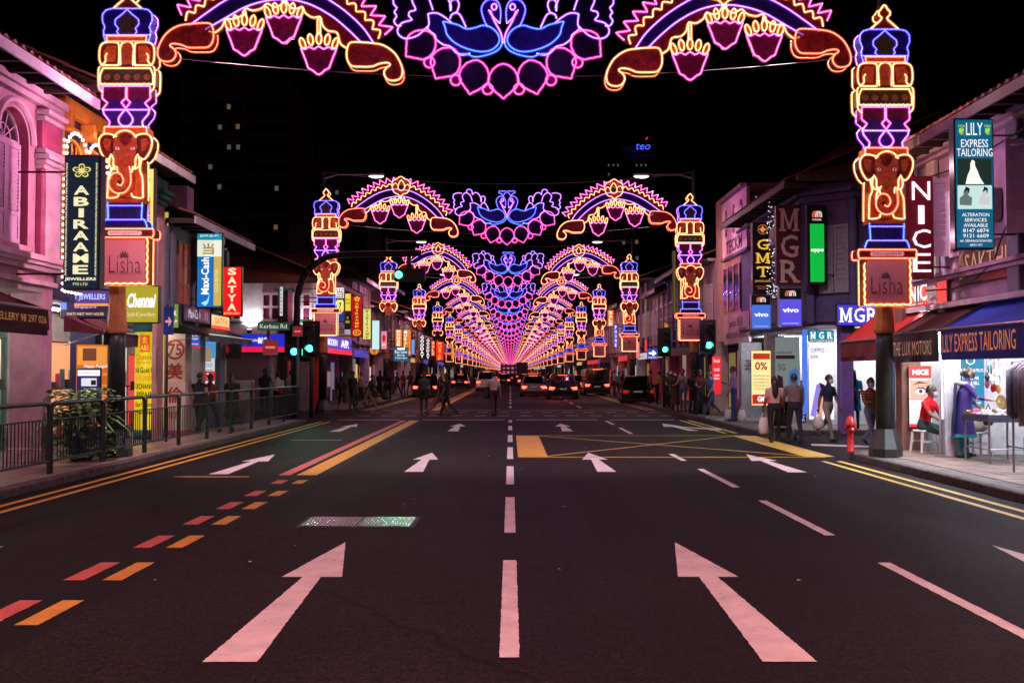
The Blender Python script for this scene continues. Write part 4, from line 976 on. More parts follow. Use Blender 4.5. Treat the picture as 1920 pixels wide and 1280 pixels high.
# ------------------------------------------------ white corner house across the left side street
h = thing('white_corner_house', 'white shophouse with dark red window panes across the left side street', 'shophouse', (FL - 6, 43, PZ))
tree_box(h, 'wall', FL - 14, 43.0, 3.3, FL, 43.3, 5.55, WHITEP); tree_box(h, 'wall', FL - .3, 43.3, 3.3, FL, 52, 5.55, WHITEP)
RPANE = mat('red_pane', (.16, .02, .06), .3, var=.2)
for xc in (-10.35, -9.0, -12.0, -13.6):
    w = tree_box(h, 'window', xc - .36, 42.98, 3.95, xc + .36, 42.995, 5.05, RPANE); f = MB()
    for dx in (-.38, -.0, .38): f.box(xc + dx - .055, 42.93, 3.9, xc + dx + .055, 42.98, 5.1)
    for z in (3.93, 4.5, 5.07): f.box(xc - .38, 42.935, z - .05, xc + .38, 42.978, z + .05)
    W(f, 'window_frame', WHITEP, w); tree_box(w, 'sill', xc - .45, 42.88, 3.8, xc + .45, 43.0, 3.87, TEAL)
tree_box(h, 'pilaster', -10.0, 42.85, .0, -9.6, 43.0, 5.2, BLACK, .02); tree_box(h, 'pilaster', -9.59, 42.9, .0, -9.4, 43.0, 5.2, MAG); tree_box(h, 'capital', -10.15, 42.8, 5.2, -9.3, 43.0, 5.32, TEAL)
sh = tree_box(h, 'roller_shutter', -14, 43.1, 0, -8.6, 43.2, 3.0, mat('shutter_steel', (.5, .47, .45), .5, .2))
for k in range(22): tree_box(sh, 'slat', -13.9, 43.06, .08 + k * .12, -10.3, 43.1, .16 + k * .12, STEEL)
for k in range(22): tree_box(sh, 'slat', -9.9, 43.06, .08 + k * .12, -8.7, 43.1, .16 + k * .12, STEEL)
tree_box(h, 'column', FL - .35, 43.02, 0, FL + .02, 43.4, 3.3, mat('red_column', (.45, .03, .03), .4, var=.2), .02)
roof(h, FL, 42.6, 52, 5.6, -1, 1.8)
W(MB().add([(FL - 14, 42.4, 5.6), (FL, 42.4, 5.6), (FL - 1, 46, 7.2), (FL - 14, 46, 7.2)], [(0, 1, 2, 3)]), 'roof_slope', TILE, h)
W(MB().box(FL - 14, 42.36, 5.48, FL, 42.44, 5.62), 'eave_board', WOOD, h)
for xc in (-11.2, -8.7):
    sp = W(MB().lathe([(.05, 3.34), (.11, 3.4), (.11, 3.52)], xc, 42.7, 10), 'uplight', BLACK, h)
    W(MB().lathe([(.1, 3.515), (.1, 3.53)], xc, 42.7, 10), 'lens', glow('uplight_lens', (1, .96, 1), 8), sp)
    ld = bpy.data.lights.new('uplight', 'SPOT'); ld.energy = 130; ld.spot_size = R(130); ld.spot_blend = .8; ld.shadow_soft_size = .05; ld.color = (1, .93, .98)
    lo = bpy.data.objects.new('uplight', ld); COL.objects.link(lo); lo.location = (xc, 42.7, 3.56); lo.rotation_euler = (R(180 - 15), 0, 0)
    lo.parent = h; lo.location = Vector((xc, 42.7, 3.56)) - Vector(h.location)
# ------------------------------------------------ right block, tailor and optician house
h = thing('lilac_shophouse', 'lilac shophouse with open white shutters and tiled eave at the right edge of the street', 'shophouse', (FR, 16, PZ))
tree_box(h, 'wall', FR + .02, 9, 3.0, FR + .3, 20.45, 6.1, LILAC); tree_box(h, 'end_wall', FR + .02, 20.45, .0, FR + 9, 20.6, 6.5, LILAC)
for yc in (13.2, 15.0, 18.3):
    w = tree_box(h, 'window', FR + .0, yc - .55, 3.9, FR + .018, yc + .55, 5.4, GLASS); f = MB()
    for dy in (-.55, 0, .55): f.box(FR - .05, yc + dy - .04, 3.86, FR - .002, yc + dy + .04, 5.44)
    for z in (3.9, 4.9, 5.4): f.box(FR - .045, yc - .55, z - .04, FR - .003, yc + .55, z + .04)
    W(f, 'window_frame', SHUT, w)
    for s in (-1, 1):
        wn = W(MB().box(0, 0, 0, .01, .01, .01), 'hinge', STEEL, w); wn.location = Vector((FR - .06, yc + s * .56, 4.4)) - wloc(w)
        leaf_shutter(h, (FR - .03, yc + s * .57, 3.9), (-.96, s * .28, 0), .52, 1.5, SHUT, 9, .2)
for y in (12.2, 16.4, 19.6): tree_box(h, 'pilaster', FR - .1, y - .2, 3.0, FR + .0, y + .2, 5.9, GREY if y < 18 else CREAM, .02)
for z, d in ((3.45, .12), (3.53, .18), (5.85, .15), (5.95, .22)): tree_box(h, 'cornice', FR - d, 9, z, FR + .01, 20.46, z + .07, LILAC)
tree_box(h, 'ceiling', FR - .4, 9, 2.88, FR + 3, 20.4, 2.98, WHITEP); 
BRN = plaster('brown', (.26, .13, .09)); tree_box(h, 'column', FR - .5, 20.1, 0, FR - .12, 20.45, 3.0, BRN, .02); tree_box(h, 'column', FR - .3, 18.55, 0, FR + .0, 18.85, 3.0, WHITEP, .02)
tree_box(h, 'partition', FR - .0, 19.2, 0, FR + 3, 19.3, 2.9, WHITEP); tree_box(h, 'partition', FR - .05, 20.3, 0, FR + 3, 20.4, 2.9, WHITEP); tree_box(h, 'back_wall', FR + 1.7, 9, 0, FR + 1.8, 19.2, 2.9, WHITEP)
for y0, y1 in ((13.0, 14.2), (15.2, 16.4), (17.3, 18.5)):
    b_ = W(MB().box(FR + .5, y0, 2.8, FR + .62, y1, 2.88), 'ceiling_light', WHITEP, h); W(MB().tube([(FR + .56, y0, 2.77), (FR + .56, y1, 2.77)], .03, 6), 'tube', TUBE, b_)
b_ = W(MB().box(FR - .3, 19.4, 2.8, FR + .5, 19.5, 2.88), 'ceiling_light', WHITEP, h); W(MB().tube([(FR - .3, 19.45, 2.77), (FR + .5, 19.45, 2.77)], .028, 6), 'tube', TUBE, b_)
for x, y0, y1 in ((FR - .55, 14.6, 15.9), (FR - .55, 16.3, 17.0), (FR - .6, 17.5, 18.9)):  # tubes added out of sight behind the valances, to brighten people below
    b_ = W(MB().box(x - .05, y0, 2.44, x + .05, y1, 2.5), 'ceiling_light', WHITEP, h); W(MB().tube([(x, y0, 2.41), (x, y1, 2.41)], .03, 6), 'tube', TUBE, b_)
roof(h, FR, 9, 20.7, 6.1, 1)
BLUEC = mat('blue_canvas', (.035, .12, .78), .75, var=.25); BLUED = mat('blue_canvas_dark', (.022, .05, .32), .8, var=.2)
awning('shop_awning', 'bright blue awning with orange tailoring lettering on its valance', 1, FR, 7.4, 14.3, 17.1, 3.0, 2.42, 1.90, BLUEC, BLUED, [('LILY EXPRESS TAILORING', 15.7, 2.45, .30, 2.18, lit(225, 130, 70, .55))])
awning('shop_awning', 'awning with a black valance and pale lettering right of the lamp post', 1, FR, 7.4, 17.2, 19.3, 3.05, 2.42, 1.88, mat('dark_red_canvas', (.06, .01, .012), .8), BLACK, [('THE LUX MOTORS', 18.25, 1.75, .26, 2.13, lit(190, 150, 120, .45))])
awning('shop_awning', 'red awning with a dark fringe behind the right lamp post', 1, FR, 7.4, 19.5, 22.3, 3.15, 2.36, 2.02, mat('red_canvas', (.50, .02, .02), .75, var=.2), mat('red_canvas_dark', (.12, .012, .012), .8), fringe=True)
# ------------------------------------------------ corner house with phone shop, across the right side street
h = thing('purple_corner_house', 'dark purple corner shophouse with phone shop signs across the right side street', 'shophouse', (FR + 1, 29, PZ))
pl = [(FR, 36.0), (FR, 28.4), (9.5, 27.35), (22, 27.35), (22, 36)]
b = MB()
for (a, c) in zip(pl[:3], pl[1:4]): b.quad((a[0], a[1], 3.0), (c[0], c[1], 3.0), (c[0], c[1], 7.0), (a[0], a[1], 7.0))
W(b, 'wall', DPUR, h)
for (a, c) in zip(pl[:3], pl[1:4]):
    for z, d in ((3.1, .1), (6.5, .12), (6.7, .22)):
        dv = Vector((c[0] - a[0], c[1] - a[1])).normalized(); n = Vector((-dv.y, dv.x)) * -1 if False else Vector((dv.y, -dv.x))
        if n.y > 0 or n.x > 0.5: n = -n
        W(MB().add([(a[0], a[1], z), (c[0], c[1], z), (c[0] + n.x * d, c[1] + n.y * d, z), (a[0] + n.x * d, a[1] + n.y * d, z), (a[0], a[1], z + .09), (c[0], c[1], z + .09), (c[0] + n.x * d, c[1] + n.y * d, z + .09), (a[0] + n.x * d, a[1] + n.y * d, z + .09)], [(0, 1, 2, 3), (7, 6, 5, 4), (3, 2, 6, 7), (0, 3, 7, 4), (1, 5, 6, 2)]), 'cornice', DPUR, h)
for xc in (10.3, 12.0, 13.8):
    leaf_shutter(h, (xc - .45, 27.3, 3.9), (1, 0, 0), .44, 1.9, SHUTG, 10, .15); leaf_shutter(h, (xc + .02, 27.3, 3.9), (1, 0, 0), .44, 1.9, SHUTG, 10, .15)
    tree_box(h, 'window_frame', xc - .55, 27.28, 5.82, xc + .55, 27.345, 5.95, DPUR)
leaf_shutter(h, (8.72, 27.98, 3.9), (.72, -.69, 0), .42, 1.9, SHUTG, 10, .15); leaf_shutter(h, (9.04, 27.68, 3.9), (.72, -.69, 0), .42, 1.9, SHUTG, 10, .15)
for x, y in ((8.5, 28.1), (9.4, 27.2)): W(MB().lathe([(.16, 3.05), (.13, 3.15), (.12, 6.2), (.17, 6.3), (.17, 6.45)], x, y, 10), 'pilaster', DPUR, h, True)
tree_box(h, 'column', 8.95, 26.95, 0, 9.3, 27.3, 3.0, PURP, .02); tree_box(h, 'column', 10.4, 26.95, 0, 10.75, 27.3, 3.0, PURP, .02); tree_box(h, 'column', FR, 32.6, 0, FR + .4, 33.0, 3.0, CREAM, .02)
tree_box(h, 'ceiling', FR + .05, 27.4, 2.9, 20, 36, 2.98, WHITEP); tree_box(h, 'back_wall', 9.2, 30.2, 0, 20, 30.3, 2.9, WHITEP); tree_box(h, 'back_wall', 9.9, 30.3, 0, 10, 36, 2.9, CREAM)
for x0 in (9.5, 11): b_ = tree_box(h, 'ceiling_light', x0, 28.6, 2.82, x0 + 1.1, 28.72, 2.9, WHITEP); W(MB().tube([(x0, 28.66, 2.78), (x0 + 1.1, 28.66, 2.78)], .03, 6), 'tube', TUBE, b_)
b_ = tree_box(h, 'ceiling_light', 9.0, 33, 2.82, 9.1, 34.4, 2.9, WHITEP); W(MB().tube([(9.05, 33, 2.78), (9.05, 34.4, 2.78)], .03, 6), 'tube', TUBE, b_)
roof(h, FR, 27.6, 36.1, 7.0, 1)
W(MB().add([(FR - .7, 27.2, 7.0), (22, 26.7, 7.0), (22, 31, 9.2), (11, 31, 9.2)], [(0, 1, 2, 3)]), 'roof_slope', TILE, h); W(MB().box(FR - .6, 26.9, 6.9, 22, 27.0, 7.06), 'eave_board', WOOD, h)
fl = MB()
for k in range(240):
    p = at(random.uniform(1438, 1458), random.uniform(372, 560), 31.0 + random.uniform(-.4, .4)) if k < 150 else at(random.uniform(1412, 1458), random.uniform(366, 400), 32.6)
    fl.octa(tuple(p), random.uniform(.012, .022))
W(fl, 'fairy_light', glow('fairy_light', (.85, .85, 1.0), 1.6, sample=False), h)['kind'] = 'stuff'
# ------------------------------------------------ board-fronted house on the right
h = thing('billboard_house', 'tall narrow house on the right fronted by a white board with dark figures', 'shophouse', (FR, 37.5, PZ))
tree_box(h, 'wall', FR, 36.15, 2.9, FR + 8, 40.5, 8.6, ROSE)
bd = tree_box(h, 'billboard', FR - .15, 34.6, 6.05, FR - .02, 38.6, 8.2, mat('billboard_white', S(220, 170, 215), .6, var=.08))
for k, (y, s) in enumerate(((37.9, '8'), (36.6, '§'), (35.4, '3'))):
    o = text(s, .45, 1.1, 0, 0, 0, P_INK, bd, 'figure', bold=.02); o.location = Vector((FR - .156, y, 7.35)) - wloc(bd); o.rotation_euler = (0, 0, -math.pi / 2)
o = text('TECKM', 2.6, .5, 0, 0, 0, P_INK, bd, bold=.03); o.location = Vector((FR - .156, 36.6, 6.4)) - wloc(bd); o.rotation_euler = (0, 0, -math.pi / 2)
tree_box(h, 'billboard_frame', FR - .19, 34.5, 8.2, FR - .0, 38.7, 8.3, DPUR); tree_box(h, 'billboard_frame', FR - .19, 34.5, 5.95, FR - .0, 38.7, 6.05, DPUR)
for y in (36.6, 37.6, 38.6): w = tree_box(h, 'window', FR - .04, y - .4, 4.0, FR - .01, y + .4, 5.7, GLASS); tree_box(w, 'window_frame', FR - .07, y - .45, 3.95, FR - .045, y - .38, 5.75, SHUT)
tree_box(h, 'signboard', FR - .1, 34.6, 2.75, FR - .02, 38.6, 3.85, mat('board_dim', S(190, 150, 165), .6))
o = text('optical 眼鏡\nphotograph 照相館', 3.4, .85, 0, 0, 0, P_INK, h); o.location = Vector((FR - .11, 36.6, 3.3)) - wloc(h); o.rotation_euler = (0, 0, -math.pi / 2)
tree_box(h, 'column', FR - .25, 35.2, 0, FR + .5, 35.6, 2.75, mat('grey_column', (.22, .21, .24), .6), .02)
o = text('泰', .5, .55, 0, 0, 0, P_INK, h, bold=.02); o.location = Vector((FR + .12, 35.19, 1.9)) - wloc(h)
# ------------------------------------------------ the rows of shophouses further down both sides
rs = random.Random(11)
TONES = [DPUR, LILAC, ROSE, GREY, NAVY, plaster('wine', (.16, .03, .06)), plaster('dusty', (.25, .2, .24))]
FRONTS = [lit(255, 235, 225, 1.1), lit(255, 190, 110, .9), lit(255, 120, 150, .8), lit(190, 215, 255, 1.0), lit(255, 70, 50, .8), lit(120, 220, 220, .7)]
CNT = {-1: 0, 1: 0}; OW = ['first', 'second', 'third', 'fourth', 'fifth', 'sixth', 'seventh', 'eighth', 'ninth', 'tenth', 'eleventh', 'twelfth', 'thirteenth', 'fourteenth']
def shophouse(side, Y0, Y1, det):
    X = FL if side < 0 else FR; sx = -1 if side < 0 else 1; sn = 'left' if side < 0 else 'right'
    CNT[side] += 1; c_ = CNT[side]; nm = OW[c_ - 1] if c_ <= len(OW) else None
    t = thing('shophouse', ('%s shophouse in the dim row past the %s' % (nm, 'white corner house on the left' if side < 0 else 'white board on the right')) if nm else 'far shophouse in the dim row toward the end of the %s side' % sn, 'shophouse', (X, (Y0 + Y1) / 2, PZ), group='shophouses farther down the %s side' % sn)
    ht = rs.uniform(5.6, 7.4); m = rs.choice(TONES)
    tree_box(t, 'wall', X, Y0, 2.9, X + sx * 8, Y1, ht, m)
    n = max(2, int((Y1 - Y0) / 1.6)); 
    for k in range(n):
        yc = Y0 + (Y1 - Y0) * (k + .5) / n
        on = rs.random() < .12
        w = tree_box(t, 'window', X - sx * .02, yc - .4, 3.9, X - sx * .004, yc + .4, min(5.3, ht - .5), lit(255, 190, 120, .5) if on else GLASS)
        if det:
            f = MB()
            for dy in (-.42, 0, .42): f.box(X - sx * .07, yc + dy - .04, 3.85, X - sx * .021, yc + dy + .04, min(5.35, ht - .45))
            for z in (3.88, 4.6, min(5.32, ht - .48)): f.box(X - sx * .065, yc - .42, z - .04, X - sx * .0215, yc + .42, z + .04)
            W(f, 'window_frame', rs.choice([SHUT, SHUTG, CREAM]), w)
            tree_box(t, 'pilaster', X - sx * .12, yc + (Y1 - Y0) / n / 2 - .12, 2.95, X - sx * .001, yc + (Y1 - Y0) / n / 2 + .1, ht - .15, rs.choice([m, LILAC, CREAM]))
    for z, d in ((3.2, .15), (ht - .12, .3)): tree_box(t, 'cornice', X - sx * d, Y0, z, X - sx * .002, Y1, z + .12, m)
    f = tree_box(t, 'shop_front', X + sx * 1.6, Y0 + .3, 0, X + sx * 1.7, Y1 - .3, 2.8, rs.choice([WOOD, CREAM, DPUR, MAG])); y = Y0 + .45
    while y < Y1 - .9:
        w_ = rs.uniform(.35, 1.3) * (1 if det else 1.8); z0 = rs.choice([0.02, .5, .9]); z1 = rs.uniform(1.7, 2.7); kk = rs.random()
        base = rs.choice([(255, 235, 225), (255, 205, 150), (255, 150, 170), (190, 215, 255), (255, 90, 70), (130, 215, 215), (250, 220, 120)])
        if kk < .72: tree_box(f, 'shop_window', X + sx * 1.56, y, z0, X + sx * 1.59, min(y + w_, Y1 - .4), z1, lit(*base, rs.choice([.25, .5, .8, 1.0]) * (.35 if side > 0 and Y0 < 62 else .7)))
        if kk > .3: tree_box(f, 'shop_shelf', X + sx * 1.48, y + rs.uniform(0, .3), .0, X + sx * 1.55, y + w_ * rs.uniform(.4, .9), rs.uniform(.4, 1.6), rs.choice([BLACK, MAG, NAVY, TEAL, WOOD, lit(225, 60, 60, .4), lit(230, 190, 90, .4)]))
        y += w_ + rs.uniform(.08, .5)
    if rs.random() < .7: tree_box(t, 'fascia', X - sx * .06, Y0 + .3, 2.5, X - sx * .004, Y1 - .4, 2.88, rs.choice([lit(60, 70, 200, .6), lit(225, 50, 50, .7), lit(240, 200, 120, .6), DPUR, BLACK, lit(225, 225, 240, .6)]))
    tree_box(t, 'column', X, Y0, 0, X + sx * .5, Y0 + .35, 2.9, rs.choice([m, CREAM, MAG]))
    if det: roof(t, X, Y0, Y1, ht, side, 1.6)
    else: W(MB().add([(X - sx * .6, Y0, ht), (X - sx * .6, Y1, ht), (X + sx * 4, Y1, ht + 1.8), (X + sx * 4, Y0, ht + 1.8)], [(0, 1, 2, 3)]), 'roof', TILE, t)
    return t
for side, ys in ((-1, 52.2), (1, 40.7)):
    y = ys
    while y < 620:
        d = rs.uniform(5.2, 6.8) if y < 110 else rs.uniform(10, 16) if y < 300 else rs.uniform(24, 40)
        if not (side < 0 and 104 < y < 112): shophouse(side, y, y + d - .06, y < 80)
        y += d
# ------------------------------------------------ dark towers beyond
TOW = mat('tower_concrete', (.22, .17, .20), .9, var=.2, scale=.2); WON = glow('tower_window_warm', (1, .62, .3), .12, sample=False); WOC = glow('tower_window_cool', (.8, .9, 1), .08, sample=False); WOF = mat('tower_window', (.012, .01, .016), .3, var=0)
def tower(name, label, x0, x1, yt, Y, cols, litpx, wings=()):
    a = at(x0, yt, Y); c = at(x1, yt, Y); cx = (a.x + c.x) / 2
    t = thing(name, label, 'apartment tower', (cx, Y, -.35))
    W(MB().box(a.x, Y, -.3, c.x, Y + 18, a.z), 'wall', TOW, t)
    for (u0, u1, yy, d) in wings: p = at(u0, yy, Y); q = at(u1, yy, Y); W(MB().box(p.x, Y - d, -.3, q.x, Y - .01, p.z), 'stair_core', TOW, t)
    fh = 3.0; nf = int((a.z - 6) / fh); mo = {}
    me = MB().box(-.55, -.06, 0, .55, 0, 1.3).mesh('window', WOF); mw = MB().box(-.3, -.07, .2, .25, 0, .9).mesh('window', WON); mc = MB().box(-.2, -.07, .1, .32, 0, .8).mesh('window', WOC)
    L = {}
    for px, py, k in litpx:
        p = at(px, py, Y); i = round((p.x - a.x) / (c.x - a.x) * cols - .5); j = round((p.z - 5) / fh); L[(i, j)] = k
    for j in range(nf):
        for i in range(cols):
            k = L.get((i, j)); m_ = me if k is None else (mw if k == 'w' else mc)
            x = a.x + (c.x - a.x) * (i + .5) / cols
            dd = 0
            for (u0, u1, yy, d) in wings:
                if at(u0, yy, Y).x - .6 < x < at(u1, yy, Y).x + .6: dd = d + .01
            inst('window', m_, t, (x - cx, -dd - .01, 5 + j * fh + .35))
    W(MB().box(cx - 3, Y + 2, a.z, cx + 3, Y + 8, a.z + 3), 'roof_tank', TOW, t)
    return t
tower('apartment_tower', 'tall dark housing tower with a few lit windows behind the left roofs', 340, 545, 152, 150, 12, [(442, 204, 'w'), (449, 232, 'w'), (450, 256, 'w'), (412, 259, 'c'), (424, 258, 'c'), (427, 282, 'c'), (443, 284, 'c'), (392, 331, 'c'), (414, 346, 'c'), (525, 365, 'c'), (521, 422, 'w')], [(385, 455, 146, 1.2)])
tower('apartment_tower', 'lower dark housing block behind the second left light column', 556, 690, 300, 170, 8, [(580, 306, 'w'), (634, 366, 'c'), (600, 420, 'w')])
tower('apartment_tower', 'dark slab block behind the second right light arch', 1150, 1200, 400, 190, 4, [(1163, 455, 'c'), (1190, 440, 'c'), (1192, 458, 'w'), (1191, 480, 'c')])
tower('office_tower', 'dark office block carrying a blue rooftop name sign in the distance', 1128, 1232, 288, 320, 12, [(1140, 320, 'c'), (1150, 320, 'c'), (1158, 320, 'c'), (1190, 318, 'c'), (1200, 318, 'c'), (1212, 318, 'c'), (1142, 326, 'c')])
p = at(1206, 286, 318); t = thing('rooftop_sign', 'small blue glowing rooftop name with a red accent far off on the right', 'sign', (p.x, 318, p.z))
text('teo', 4.6, None, 0, 1.9, 0, glow('sign_blue_glow', (.08, .12, 1.0), 1.4, False), t, shear=.25); MB().prism([(.7, 4.1), (1.1, 4.2), (1.7, 5.0), (1.2, 4.9)], -.1, .05).build('accent', glow('sign_red_glow', (1, .04, .03), 1.0, False), t)
MB().box(-2.4, .1, -.4, 2.4, .3, .2).build('frame', BLACK, t); MB().box(-.1, .2, -1.5, .1, .4, 2).build('frame', BLACK, t)

# tube lights added under the left covered way ceilings to brighten dark interiors
for hn, spots in (('pink_shophouse', ((-9.6, 13.5, 14.7, 3.04), (-9.6, 16.2, 17.2, 3.04))), ('orange_shophouse', ((-9.0, 18.7, 19.8, 2.96), )), ('teal_shophouse', ((-9.2, 21.2, 22.4, 2.94), )), ('grey_shophouse', ((-9.0, 24.6, 25.8, 2.84), (-9.0, 28.4, 29.6, 2.84)))):
    par = bpy.data.objects[hn]
    for x, y0, y1, z in spots:
        b_ = W(MB().box(x - .05, y0, z, x + .05, y1, z + .06), 'ceiling_light', WHITEP, par); W(MB().tube([(x, y0, z - .03), (x, y1, z - .03)], .026, 6), 'tube', TUBE2, b_)

fb = thing('end_building', 'low pale building closing off the far end of the street under the last arches', 'building', (0, 688, 0))  # block added to fill the dark gap with pink glowing panels
W(MB().box(-24, 688, 0, 24, 700, 9), 'wall', ROSE, fb)
me = MB().box(-.9, -.2, 0, .9, -.05, 1.5).mesh('window', lit(255, 150, 170, .4)); md = MB().box(-.9, -.2, 0, .9, -.05, 1.5).mesh('window', lit(235, 110, 190, .4))
for i in range(14):
    for j in range(3): inst('window', me if (i * 7 + j * 3) % 5 < 3 else md, fb, (-19.5 + 3 * i, 0, .8 + 2.8 * j))

# lit display windows inside the left covered way
for hn, spots in (('orange_shophouse', ((-10.28, 18.3, 20.1, .3, 2.4, (255, 220, 190), .8), )), ('teal_shophouse', ((-10.28, 20.7, 22.0, .3, 2.3, (235, 190, 255), .7), (-10.28, 22.2, 23.3, .2, 2.4, (255, 170, 120), .8))), ('grey_shophouse', ((-10.48, 24.0, 25.6, .2, 2.3, (200, 215, 255), .7), (-10.48, 25.9, 27.2, .2, 2.4, (255, 235, 220), .8), (-10.48, 27.4, 28.6, .2, 2.2, (255, 80, 70), .7)))):
    par = bpy.data.objects[hn]
    for x, y0, y1, z0, z1, c_, k_ in spots:
        w_ = tree_box(par, 'display_window', x - .03, y0, z0, x, y1, z1, lit(*c_, k_))
        for z in (z0 + .02, (z0 + z1) / 2, z1 - .04): tree_box(w_, 'shelf', x + .002, y0, z, x + .12, y1, z + .03, WOOD)
        for i in range(int((y1 - y0) / .22)):
            for z in (z0 + .05, (z0 + z1) / 2 + .03): tree_box(w_, 'goods', x + .02, y0 + .05 + .22 * i, z, x + .1, y0 + .05 + .22 * i + rs.uniform(.06, .16), z + rs.uniform(.1, .5), rs.choice([MAG, TEAL, ORNG, CREAM, BLACK, NAVY, WOOD]))
# air conditioners, cables and pipes on the near fronts
def aircon(label, X, y, z, side):
    sx = 1 if side < 0 else -1
    t = thing('air_conditioner', label, 'air conditioner', (X, y, z)); MB().bbox(min(0, sx * .32), -.4, 0, max(0, sx * .32), .4, .55, .02).build('casing', CREAM, t)
    MB().lathe([(.2, 0), (.2, .012)], n=16).build('fan_guard', BLACK, t).rotation_euler = (0, sx * math.pi / 2, 0); o_ = [c for c in COL.objects if c.parent is t and c.name.startswith('fan_guard')][0]; o_.location = (sx * .322, -.08, .28)
    for yy in (-.3, .3): MB().box(min(0, sx * .36), yy - .02, -.04, max(0, sx * .36), yy + .02, -.005).build('bracket', STEEL, t)
aircon('grimy air conditioner on the lilac front above the brown banner', FR, 17.3, 4.3, 1); aircon('air conditioner under the eave of the lilac front near the right edge', FR, 14.1, 5.35, 1); aircon('air conditioner on the grey front beyond the pawnshop sign', FL, 27.5, 3.5, -1); aircon('air conditioner high on the dark purple corner front', FR, 30.6, 5.6, 1)
for lab, pts in (('black cable drooping over the brown banner to the awning', [(FR - .02, 16.2, 4.6), (FR - .2, 16.4, 4.1), (FR - .25, 16.6, 3.75), (FR - .1, 17.0, 3.6), (FR - .15, 17.6, 3.35), (FR - .1, 18.6, 3.25), (FR - .2, 19.6, 3.3)]), ('thin cable slung under the eave of the lilac front', [(FR - .1, 12, 5.7), (FR - .14, 14, 5.5), (FR - .12, 16, 5.62), (FR - .15, 18, 5.45), (FR - .1, 20.4, 5.6)])):
    tag(MB().tube(pts, .016, 5).build('cable', BLACK), lab, 'cable')
tag(MB().tube([(FR - .07, 20.3, 0.2), (FR - .07, 20.3, 5.9)], .045, 8).build('drain_pipe', PIPE), 'grey drain pipe down the far corner of the lilac front', 'pipe'); tag(MB().tube([(FL + .06, 18.1, 3.3), (FL + .06, 18.1, 6.4)], .045, 8).build('drain_pipe', PIPE), 'drain pipe between the pink front and the orange frames', 'pipe')
# ================================================================== signs
FRAME = BLACK
def sign(label, x0, y0, x1, y1, Y, face, items=(), depth=.16, name='shop_sign', cat='sign', rim=.025, arm=None, plates=(), group=None, frame=None, par=None):
    """projecting box sign that faces up the street; its outline is measured in the photograph and set at distance Y"""
    a = at(x0, y0, Y); c = at(x1, y1, Y); w = c.x - a.x; hh = a.z - c.z
    t = thing(name, label, cat, ((a.x + c.x) / 2, Y, c.z), group=group)
    return _sign(t, w, hh, face, items, depth, rim, arm, plates, frame, Y)
def wsign(label, side, X, ya, yb, z0, z1, face, items=(), depth=.12, name='shop_sign', cat='sign', rim=.03, plates=(), frame=None):
    """sign flat on a shop front"""
    t = thing(name, label, cat, (X, (ya + yb) / 2, z0), rz=math.pi / 2 if side < 0 else -math.pi / 2)
    return _sign(t, abs(yb - ya), z1 - z0, face, items, depth, rim, None, plates, frame, 0)
def _sign(t, w, h, face, items, depth, rim, arm, plates, frame, Y):
    MB().bbox(-w / 2, .0, 0, w / 2, depth, h, .012).build('housing', frame or FRAME, t)
    MB().box(-w / 2 + rim, -.006, rim, w / 2 - rim, -.0005, h - rim).build('face', face, t)
    n = 0
    for (u0, v0, u1, v1, m) in plates:      # coloured fields, fractions from the top left
        n += 1
        MB().box(-w / 2 + u0 * w, -.008 - .002 * n, h - v1 * h, -w / 2 + u1 * w, -.0062, h - v0 * h).build('panel', m, t)
    for it in items:
        s, cx, cy, tw, th, m = it[:6]; kw = it[6] if len(it) > 6 else {}
        text(s, None if tw is None else tw * w, None if th is None else th * h, -w / 2 + cx * w, h - cy * h, -.03, m, t, **kw)
    if arm:
        for z in (h * .12, h * .88): MB().tube([(0, depth / 2, z), (arm - t.location.x, depth / 2, z)], .018, 5).build('bracket', FRAME, t)
    return t
def vert(s, cx, y0, y1, w, m, fill=.74, bold=.015, name=None):
    n = len(s); out = []
    for i, ch in enumerate(s):
        if ch == ' ': continue
        hh = (y1 - y0) / n
        out.append((ch, cx, y0 + hh * (i + .5), w * (.34 if ch == 'I' else 1), hh * fill, m, dict(bold=bold)))
    return out
INK = P_INK; WT = lit(255, 250, 250, 1.1); CRM = lit(250, 240, 190, 1.0); GLD = lit(245, 190, 50, .9); DIMW = lit(200, 160, 155, .5)
BLU = lit(40, 45, 200, .9)
